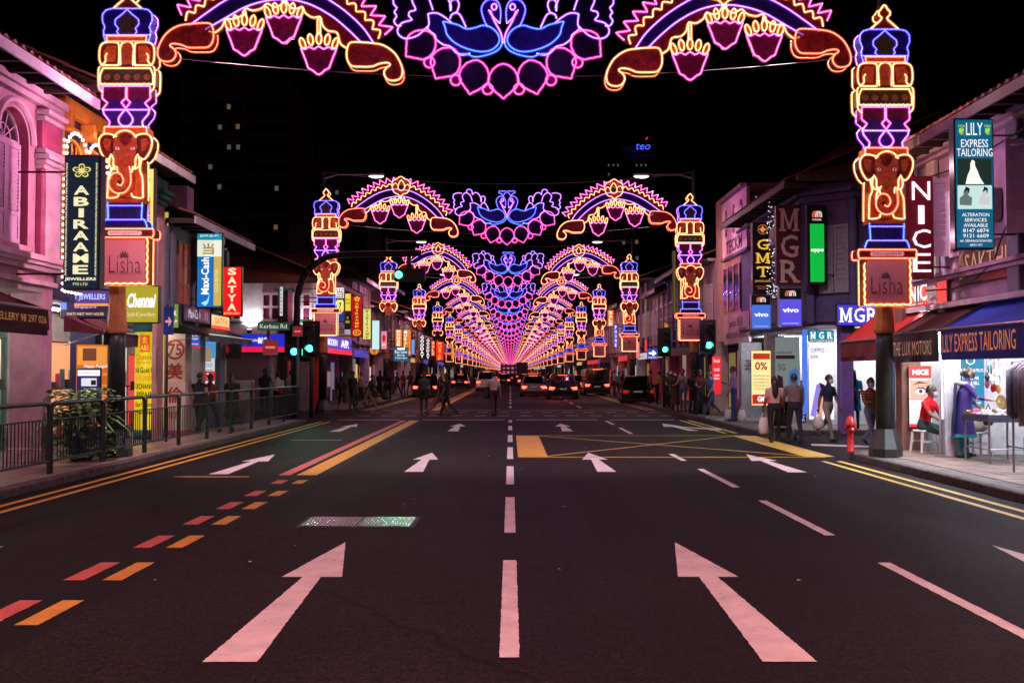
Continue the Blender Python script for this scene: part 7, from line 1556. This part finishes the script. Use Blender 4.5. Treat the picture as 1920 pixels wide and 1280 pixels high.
# ---- right side, near
# woman in purple at the table
pw = cloth(58, 34, 110, .9); tl = cloth(20, 130, 140, .9)
t, hh, (root, tor, hv, k) = person('woman in a purple tunic and teal trousers lifting a gilded plate at the table', 1808, 857, 1.66, 72, pw, tl, 0, ((6, 4), (-5, 3)), ((18, 6, 30), (34, 4, 46)), 6, sleeve=1.55, hair='bun', mask=MASKB, vox=.0125, head=(10, -14), kurta=(pw, .36, -.48, .10), hips=1.05)
sc = MB(); rr = []
for q in [i / 9 for i in range(10)]:
    z = .5 - 1.0 * q; rr.append([((.02 + .02 * math.sin(q * 9)) + (.21 - .03 * q) * math.cos(a), .10 + .055 * math.sin(a) + .07 * q, z) if z < 0 else None for a in ()] or [Vector((-.02 + (.17 + .05 * q) * math.cos(a) * k, (.135 + .07 * q + .02 * math.sin(6 * a + 3 * q)) * k, 0)) + root + Vector((0, 0, z * k)) for a in [R(10 + 160 * i / 8) for i in range(9)]])
sc.rings(rr, False, loop=False); sc.build('shawl', cloth(36, 26, 78), t, True)
MB().tube([tor(.14, -.05, .46), tor(.08, -.11, .40), tor(0, -.125, .40), tor(-.1, -.1, .42), tor(-.17, .02, .47), tor(-.08, .11, .47), tor(.08, .11, .47), tor(.15, .03, .48)], .038, 8, closed=True).build('scarf', cloth(150, 135, 130), t, True)
hm = MB(); rr = []
for z in (-.52, -.455): rr.append([Vector(((.278 + (-.455 - z) * .3) * k * math.cos(a), (.222 + (-.455 - z) * .3) * k * math.sin(a), z * k)) + root for a in [2 * math.pi * i / 20 for i in range(20)]])
hm.rings(rr, False); hm.build('hem', tl, t, True)
pl = thing('plate', 'round gilded plate held up over the folding table', 'plate', (hh[1].x + .06, hh[1].y - .02, hh[1].z - .02), .3); MB().lathe([(.02, 0), (.10, .0), (.135, .02), (.14, .028), (.10, .012), (.02, .01)], n=20).build('dish', mat('gilt', (.62, .42, .14), .3, .8, .3, 20), pl, True); pl.rotation_euler = (R(78), 0, R(25))
MB().lathe([(.03, .011), (.05, .02), (.06, .013)], n=14).build('boss', MATS['gilt'], pl)
bg_ = bag('small black handbag at the hip of the woman in purple', hh[0] + Vector((.05, -.05, .12)), BLACK, .24, .26, 'handbag')
# seated man in red
t, hh, _ = person('seated man in a red shirt and white face mask beside the eye clinic poster', 0, 0, 1.7, 38, cloth(205, 14, 26), cloth(40, 62, 60), 1, ((82, 84), (74, 70)), ((28, 10, 38), (40, 14, 22)), 14, mask=MASKM, vox=.0125, pos=(SEAT.x, 19.38), sit=.53, sleeve=.8, head=(34, 0))
# woman in a striped top behind the lamp post
stp = bpy.data.materials.new('striped_cloth'); stp.use_nodes = True; nt = stp.node_tree; b_ = nt.nodes['Principled BSDF']; tc = nt.nodes.new('ShaderNodeNewGeometry'); wv = nt.nodes.new('ShaderNodeTexWave'); wv.bands_direction = 'Z'; wv.inputs['Scale'].default_value = 5.5; wv.inputs['Distortion'].default_value = .4; nt.links.new(tc.outputs['Position'], wv.inputs['Vector']); cr = nt.nodes.new('ShaderNodeValToRGB'); cr.color_ramp.interpolation = 'CONSTANT'; cr.color_ramp.elements[0].color = (*S(150, 24, 44), 1); cr.color_ramp.elements[1].position = .55; cr.color_ramp.elements[1].color = (*S(190, 150, 120), 1); nt.links.new(wv.outputs['Fac'], cr.inputs['Fac']); nt.links.new(cr.outputs[0], b_.inputs['Base Color']); b_.inputs['Roughness'].default_value = .85
t, hh, _ = person('woman in a red striped top and pale jeans half behind the right lamp post', 1633, 838, 1.62, 12, stp, cloth(120, 140, 165), 0, WALK2, ((24, 8, 75), (26, 8, 70)), 0, mask=MASKM, vox=.0135, z0=.0, hair='bun', sleeve=1.1)
bag('beige shoulder bag held by the woman in the striped top', hh[0] + Vector((.02, -.06, .2)), cloth(190, 170, 150), .28, .3, 'shoulder_bag')
# man with the plastic bag
t, hh, _ = person('man in a dark shirt and grey trousers walking with a white plastic bag', 1553, 826, 1.66, 30, cloth(34, 44, 66), cloth(140, 128, 118), 1, ((-22, 32), (18, 3)), ((14, 9, 12), (-16, 10, 10)), 2, mask=MASKM, vox=.014, z0=.0, hair='short', head=(20, 0))
bag('white plastic bag in the hand of the man in the dark shirt', hh[1], BAGW, .27, .30)
# couple with a pushchair
t, hh, _ = person('woman with a long ponytail in a pale pink top, seen from behind', 1453, 829, 1.60, 176, cloth(205, 165, 165), cloth(24, 20, 26), 1, ((-8, 8), (12, 4)), ((8, 10, 10), (4, 12, 12)), 0, vox=.014, z0=.0, hair='long', hips=1.15)
bag('white plastic bag hanging beside the woman in the pink top', hh[0], BAGW, .30, .40)
t, hh, _ = person('man in a grey shirt seen from behind, next to the woman in pink', 1490, 830, 1.66, 182, cloth(112, 96, 96), cloth(24, 24, 32), 1, ((10, 4), (-10, 8)), ((16, 9, 14), (10, 8, 16)), 0, vox=.014, z0=.0, build_=1.08)
c = gnd(1474, 826, 0); t = thing('pushchair', 'dark folding pushchair between the couple walking away', 'pushchair', (c.x, c.y + .35, 0))
for s in (-1, 1):
    MB().tube([(s * .22, -.32, .95), (s * .22, -.1, .62), (s * .23, .35, .08)], .014, 6).build('frame', STEEL, t); MB().tube([(s * .22, .1, .5), (s * .23, -.32, .08)], .014, 6).build('frame', STEEL, t)
    for y in (-.32, .35): w_ = MB(); w_.tube([(s * .23 - .02, y, .075), (s * .23 + .02, y, .075)], .075, 12); w_.build('wheel', BLACK, t)
MB().tube([(-.22, -.32, .95), (.22, -.32, .95)], .014, 6).build('handlebar', BLACK, t); MB().rings([[(-.2, -.15, .75), (.2, -.15, .75), (.2, -.12, .75), (-.2, -.12, .75)], [(-.2, .02, .34), (.2, .02, .34), (.2, .06, .36), (-.2, .06, .36)], [(-.2, .3, .32), (.2, .3, .32), (.2, .3, .35), (-.2, .3, .35)]]).build('seat', cloth(40, 36, 44), t); MB().rings([[(-.22, -.2 + .38 * math.sin(a), .72 + .25 * math.cos(a)) for a in [R(-20 + 22 * i) for i in range(6)]], [(.22, -.2 + .38 * math.sin(a), .72 + .25 * math.cos(a)) for a in [R(-20 + 22 * i) for i in range(6)]]], False, loop=False).build('hood', cloth(50, 46, 56), t); MB().box(-.19, -.2, .2, .19, .2, .3).build('basket', BLACK, t)
# woman in turquoise in the shop doorway
t, hh, _ = person('woman in a turquoise tunic looking into the phone shop with a red backpack', 1603, 800, 1.62, 160, cloth(24, 130, 165), cloth(36, 40, 90), 0, STAND, ((40, 14, 70), (10, 9, 20)), 0, vox=.016, pos=(9.55, 27.7), hair='long', kurta=(cloth(24, 130, 165), .2, -.38, .04))
bag('dark red backpack on the woman in turquoise', (9.42, 27.45, 1.35), cloth(90, 16, 34), .26, .34, 'backpack', d=.2)
# partly cut person at the right edge
person('person in dark clothes cut off by the right edge of the picture', 1915, 872, 1.62, 80, cloth(40, 26, 30), cloth(120, 84, 78), 1, STAND, A0, 0, vox=.016, hair='long', pos=(8.15, 15.55))
# ---- right pavement, middle distance
t, hh, _ = person('man in a lavender shirt and jeans standing on the right kerb', 1376, 789, 1.74, 250, cloth(150, 130, 185), cloth(52, 64, 110), 1, STAND, ((6, 8, 22), (14, 8, 95)), 0, vox=.016, sleeve=1.8)
for i, (x, y, l) in enumerate(((1366, 789, 'white plastic bag standing left of the man in lavender'), (1391, 790, 'white plastic bag standing right of the man in lavender'))):
    p = gnd(x, y, PZ); bag(l, (p.x, p.y, PZ + .50), BAGW, .28, .36)
t, hh, _ = person('man in a light blue shirt striding along the right kerb', 1333, 782, 1.72, 300, cloth(90, 120, 165), cloth(40, 52, 80), 1, STRIDE, AW, 4, vox=.018, hair='cap')
person('person in dark red standing behind the striding man', 1312, 778, 1.65, 20, cloth(90, 20, 24), cloth(26, 24, 30), 1, STAND, AB, 0, vox=.022, hair='short')
for i, (x, y, h_, rz, c1, c2, hr_, lb) in enumerate(((1258, 768, 1.68, 0, (30, 52, 52), (20, 20, 26), 'short', 'tallest of the dark group waiting on the right kerb, in green'), (1266, 771, 1.60, 10, (60, 40, 34), (70, 26, 34), 'long', 'masked woman in a patterned dress in the waiting group on the right kerb'), (1281, 772, 1.68, -40, (96, 104, 110), (74, 88, 118), 'short', 'man in a grey shirt and pale jeans at the right of the waiting group'), (1253, 766, 1.55, 40, (20, 24, 30), (20, 20, 24), 'short', 'short dark figure at the left of the waiting group'))):
    person(lb, x, y, h_, rz, cloth(*c1), cloth(*c2), i % 2, STAND, AB if i != 1 else A0, 0, mask=MASKM if i in (0, 1) else None, vox=.022, hair=hr_, group='people waiting on the right kerb', kurta=(cloth(*c1), .2, -.6, .05) if i == 1 else None)
t, hh, _ = person('person in a yellow shirt leaning forward on the far right kerb', 1232, 757, 1.62, 110, cloth(170, 130, 60), cloth(30, 28, 34), 1, STAND, ((10, 8, 10), (12, 8, 10)), 12, vox=.024); bag('bright red shopping bag hanging by the person in yellow', hh[0] + Vector((-.1, -.1, -.0)), mat('red_bag', (.62, .04, .03), .5), .36, .42, 'shopping_bag')
person('person in a beige shirt beside the person in yellow', 1217, 756, 1.66, 90, cloth(130, 100, 80), cloth(30, 28, 30), 1, STAND, A0, 6, vox=.024)
for i, (x, y, c1) in enumerate(((1300, 776, (34, 30, 40)), (1160, 745, (70, 90, 110)), (1152, 743, (150, 140, 150)), (1147, 741, (40, 40, 60)), (1168, 748, (60, 30, 40)))): person(['dark figure by the traffic light on the right kerb', 'person in grey blue farther along the right kerb', 'person in a pale top farther along the right kerb', 'person in navy farthest along the right kerb', 'person in dark red farther along the right kerb'][i], x, y, 1.62 + .03 * (i % 3), 170 - 30 * i, cloth(*c1), cloth(30, 28, 36), i % 2, WALK if i % 2 else STAND, A0, 0, vox=.028)
# ---- left pavement
person('person in a dark waistcoat with pale sleeves, back turned, behind the railing', 373, 812, 1.60, 175, cloth(22, 22, 26), cloth(30, 28, 34), 2, WALK, A0, 0, vox=.016, sleeve=.0)
person('person in a dark red top walking beside the one in the waistcoat', 393, 811, 1.58, 165, cloth(92, 26, 34), cloth(24, 22, 28), 1, WALK2, A0, 0, vox=.018)
person('woman with long dark hair in a black dress behind the railing', 435, 808, 1.60, 178, cloth(26, 22, 30), cloth(22, 20, 26), 2, WALK, A0, 0, vox=.016, hair='long', kurta=(cloth(26, 22, 30), .3, -.45, .06))
person('man in black with a red collar and bag strap by the left crossing', 496, 785, 1.68, 178, cloth(24, 20, 24), cloth(26, 24, 30), 1, STAND, AB, 0, vox=.02)
person('person in a white top with a red shoulder bag by the left crossing', 520, 783, 1.56, 185, cloth(200, 190, 195), cloth(28, 26, 34), 1, STAND, A0, 0, vox=.02, hair='bun'); bag('small red shoulder bag on the person in white', at(527, 720, 33.2), cloth(150, 24, 30), .2, .2, 'shoulder_bag')
person('person in a pale shirt wearing a dark backpack by the traffic lights', 545, 782, 1.62, 160, cloth(190, 165, 165), cloth(30, 28, 36), 1, STAND, AB, 0, vox=.02); bag('dark backpack worn by the person in the pale shirt', at(540, 716, 33.4), BLACK, .28, .38, 'backpack', d=.2)
# ---- crossing the left side street and the road
person('person in dark shorts walking over the left side crossing', 641, 773, 1.56, 200, cloth(20, 18, 22), cloth(22, 20, 24), 1, WALK, A0, 0, vox=.022, z0=0, shorts=True)
t, hh, _ = person('stooping man in khaki trousers striding over the left side crossing', 690, 772, 1.72, 95, cloth(24, 22, 28), cloth(128, 105, 82), 1, STRIDE, AW, 16, vox=.02, z0=0); bag('pale plastic bag swinging beside the stooping man', hh[0] + Vector((0, 0, .02)), cloth(150, 110, 100), .3, .28)
t, hh, _ = person('man in a grey shirt crossing the bus lane', 795, 776, 1.70, 185, cloth(60, 52, 66), cloth(24, 22, 26), 1, ((4, 6), (-10, 8)), A0, 0, vox=.02, z0=0)
t, hh, _ = person('person in shorts crossing just right of the man in grey', 823, 779, 1.64, 100, cloth(30, 26, 34), cloth(84, 68, 58), 1, STRIDE, AW, 6, vox=.02, z0=0, shorts=True, hair='long')
person('tall thin dark figure crossing in front of the white car', 838, 780, 1.72, 250, cloth(24, 20, 26), cloth(26, 22, 28), 1, WALK2, A0, 0, vox=.02, z0=0)
t, hh, _ = person('man in a white shirt and dark red trousers crossing the middle of the road', 926, 780, 1.70, 195, cloth(190, 165, 165), cloth(70, 24, 26), 1, ((-14, 26), (14, 4)), AW, 4, vox=.018, z0=0); bag('dark bag swinging from the man in white', at(914, 726, 38.3), cloth(40, 26, 28), .26, .3, 'shoulder_bag')
for i, (x, y, c1, l) in enumerate(((677, 764, (170, 130, 135), 'person in a pale pink top beyond the left side crossing'), (712, 756, (30, 30, 40), 'dark figure with a pale bag past the left side crossing'), (727, 750, (24, 22, 30), 'dark figure leaning on the far left railing'), (769, 741, (50, 40, 60), 'figure at the far left kerb beside the black car'), (756, 743, (70, 40, 50), 'figure behind the bus lane notice'), (744, 746, (30, 40, 60), 'figure left of the bus lane notice'), (661, 768, (40, 30, 34), 'figure beside the yellow vertical sign at the far corner'), (1022, 711, (40, 30, 40), 'far pedestrian in the traffic'), )):
    if i == 7: continue
    person(l, x, y, 1.62 + .02 * (i % 4), 170 + 25 * (i % 5) - 40, cloth(*c1), cloth(28, 26, 34), i % 2, (WALK, STAND, WALK2)[i % 3], AB if i % 2 else A0, 0, vox=.026)
# far railing on the left beyond the crossing
for k in range(5): dup(r0, (XR, 44.5 + 2.0 * k, PZ), label='railing panel beyond the left side street', group='railing panels beyond the side street', kids=KR0)
# ================================================================== vehicles
GL = mat('car_glass', (.01, .01, .014), .06, 0, 0, spec=.9); RUB = mat('tyre_rubber', (.015, .015, .015), .8); ALLOY = mat('alloy', (.4, .4, .42), .3, .9, .1); TAIL = glow('tail_lens', (1.0, .06, .03), 7.0); TAILD = glow('tail_lens_dim', (1.0, .03, .02), .35); BRK = glow('brake_strip', (1.0, .10, .04), 4.0); PLATE = mat('number_plate', (.03, .03, .03), .5); PLW = lit(225, 215, 210, .5)
def cpaint(n, c, r=.22): return mat('car_paint_' + n, c, r, .25, .05, 4, coat=.6)
def car(label, px, py, w, L, h_, m, kind='suv', rz=0, brake=True, lit_=True, group='cars waiting in the traffic', name='car'):
    p = gnd(px, py, 0); t = thing(name, label, 'car' if kind != 'van' else 'van', (p.x, p.y, 0), R(rz), group); W2 = w / 2; hb_ = h_ * (.58 if kind != 'van' else .5)
    def section(y, z0, z1, s, r=.12): return [(-W2 * s + .02, y, z0), (-W2 * s, y, z0 + r), (-W2 * s * 1.0, y, (z0 + z1) / 2), (-W2 * s * .97, y, z1 - r), (-W2 * s * .90, y, z1), (W2 * s * .90, y, z1), (W2 * s * .97, y, z1 - r), (W2 * s, y, (z0 + z1) / 2), (W2 * s, y, z0 + r), (W2 * s - .02, y, z0)]
    sed = kind == 'sedan'
    st = [(.0, .42, hb_ - .10, .86), (.06, .30, hb_ - .02, .95), (.25, .24, hb_ + (.0 if not sed else .02), 1), (1.2, .22, hb_, 1), (L * .62, .22, hb_, 1), (L * .8, .24, hb_ - .06, .99), (L - .12, .28, hb_ - .16, .92), (L, .36, hb_ - .26, .84)]
    MB().rings([section(y, a, b, s) for y, a, b, s in st]).build('body', m, t, False)
    y0 = .95 if sed else (.10 if kind != 'van' else .05); y1 = .62 * L if kind != 'van' else .82 * L; ry0 = y0 + (.55 if sed else .30 if kind == 'suv' else .12); ry1 = y1 - (.75 if kind != 'van' else .5)
    gx = .90; rx = .72 if kind != 'van' else .82
    base = lambda y, s, z: [(-W2 * s, y, z), (W2 * s, y, z)]
    g = MB(); A = [(-W2 * gx, y0, hb_ - .01), (W2 * gx, y0, hb_ - .01), (W2 * gx, y1, hb_ - .01), (-W2 * gx, y1, hb_ - .01)]; B = [(-W2 * rx, ry0, h_ - .05), (W2 * rx, ry0, h_ - .05), (W2 * rx, ry1, h_ - .05), (-W2 * rx, ry1, h_ - .05)]; Cc = [(-W2 * rx * .86, ry0 + .12, h_), (W2 * rx * .86, ry0 + .12, h_), (W2 * rx * .86, ry1 - .15, h_), (-W2 * rx * .86, ry1 - .15, h_)]
    g.rings([A, B, Cc]); g.build('cabin', m, t)
    def pane(name, a, b, c, d, off):
        a, b, c, d = map(Vector, (a, b, c, d)); cn = (a + b + c + d) / 4; sh = lambda v: cn + (v - cn) * .86 + Vector(off); MB().poly([sh(v) for v in (a, b, c, d)]).build(name, GL, t)
    pane('rear_window', A[0], A[1], B[1], B[0], (0, -.012, .006)); pane('windscreen', A[2], A[3], B[3], B[2], (0, .012, .006))
    for s, i, j in ((1, 1, 2), (-1, 3, 0)):
        mid0 = (Vector(A[i]) + Vector(A[j])) / 2; mid1 = (Vector(B[i]) + Vector(B[j])) / 2; pane('side_window', A[i], mid0, mid1, B[i], (s * .012, 0, .004)); pane('side_window', mid0, A[j], B[j], mid1, (s * .012, 0, .004))
        MB().bbox(s * W2 * .98, y1 - .35, hb_ - .02, s * (W2 + .17), y1 - .22, hb_ + .12, .02).build('mirror', m, t)
        for y in (.78, L - .85):
            wh = MB(); wh.tube([(s * (W2 - .2), y, .32), (s * (W2 + .005), y, .32)], .32, 18); o = wh.build('wheel', RUB, t); MB().tube([(s * (W2 - .0), y, .32), (s * (W2 + .012), y, .32)], .2, 12).build('rim', ALLOY, o)
        MB().prism([(s * W2 * .5, hb_ - .16), (s * W2 * .88, hb_ - .12), (s * W2 * .9, hb_ - .30), (s * W2 * .62, hb_ - .30)], -.02, .06).build('tail_light', (TAIL if brake else TAILD) if lit_ else RUB, t)
    MB().bbox(-W2 * .9, -.06, .36, W2 * .9, .12, .56, .03).build('rear_bumper', m if kind != 'van' else BLACK, t); MB().box(-.26, -.072, .60, .26, -.02, .71).build('number_plate', PLATE, t); text('SGX 5127', .42, .08, 0, .655, -.078, PLW, t)
    if brake and lit_: MB().box(-.3, ry0 - .03, h_ - .09, .3, ry0 + .0, h_ - .06).build('brake_strip', BRK, t)
    MB().box(-W2 * .85, .02, .16, W2 * .85, .3, .34).build('underbody', BLACK, t)
    if brake and lit_:
        for s in (-1, 1):
            ld = bpy.data.lights.new('tail_glow', 'SPOT'); ld.energy = 22; ld.color = (1, .06, .03); ld.spot_size = R(150); ld.spot_blend = 1; ld.shadow_soft_size = .05; lo = bpy.data.objects.new('tail_glow', ld); COL.objects.link(lo); lo.parent = t; lo.location = (s * W2 * .7, -.04, hb_ - .22); lo.rotation_euler = (R(-65), 0, 0)
    return t
BKP = cpaint('black', (.012, .012, .014), .14); WHP = cpaint('white', (.62, .62, .64)); SLP = cpaint('silver', (.38, .38, .40)); DKP = cpaint('dark', (.03, .03, .04), .18); RDP = cpaint('dark_red', (.12, .012, .014), .18)
car('black estate car with lit tail lights at the head of the right queue', 1056, 749, 1.92, 4.5, 1.58, BKP, 'suv')
tx = car('silver taxi with bright tail lights left of the black car', 1001, 743, 1.84, 4.6, 1.48, SLP, 'sedan'); MB().bbox(-.35, 2.2, 1.50, .35, 2.4, 1.62, .02).build('roof_sign', lit(255, 60, 40, 1.0), tx)
car('tall dark van at the right of the queue', 1120, 742, 1.9, 4.6, 1.95, DKP, 'van')
car('black car in the left lane near the kerb', 798, 745, 1.86, 4.4, 1.55, BKP, 'suv')
car('white sport utility car in the left middle lane', 912, 734, 1.9, 4.6, 1.78, WHP, 'suv')
car('white saloon turning out on the far left', 876, 718, 1.8, 4.5, 1.45, WHP, 'sedan', rz=-58, brake=False)
car('dark parked car by the far right kerb', 1197, 757, 1.8, 4.4, 1.5, BKP, 'suv', rz=-4, brake=False, group='cars parked on the right')
car('dark red car behind the silver taxi', 1078, 733, 1.8, 4.4, 1.5, RDP, 'sedan')
for i, (x, y, m, kd) in enumerate(((944, 722, DKP, 'sedan'), (952, 715, SLP, 'suv'), (984, 724, RDP, 'sedan'), (1036, 721, DKP, 'suv'), (938, 712, BKP, 'suv'), (1012, 713, DKP, 'sedan'), (926, 716, SLP, 'sedan'), (1056, 718, BKP, 'suv'), (862, 728, BKP, 'sedan'))):
    car(['dark saloon right behind the white sport utility car', 'silver car in the distant left lane', 'dark red saloon ahead of the taxi, mostly hidden', 'dark car glimpsed between the taxi and the black car', 'black car in the distant left lane', 'farthest dark saloon in the right lane', 'far silver saloon left of the centre line', 'far black car ahead of the right queue', 'dark saloon near the left kerb by the turning car'][i], x, y, 1.8, 4.4, 1.5, m, kd, brake=i % 4 != 3)
p = gnd(979, 713, 0); t = thing('lorry', 'pale box lorry far down the middle of the road', 'lorry', (p.x, p.y, 0)); MB().bbox(-1.15, 0, .9, 1.15, 5, 3.6, .05).build('cargo_box', mat('lorry_grey', (.30, .28, .32), .6), t); MB().bbox(-1.0, 5.1, .5, 1.0, 6.8, 2.5, .1).build('cab', DKP, t); MB().box(-1.1, .1, .5, 1.1, 5.0, .88).build('chassis', BLACK, t)
for s in (-1, 1):
    MB().box(s * 1.0 - .12, -.03, .75, s * 1.0 + .12, .0, .88).build('tail_light', TAIL, t)
    for y in (1.0, 5.8): MB().tube([(s * .8, y, .45), (s * 1.1, y, .45)], .45, 14).build('wheel', RUB, t)
bpy.data.scenes.remove(BENCH)
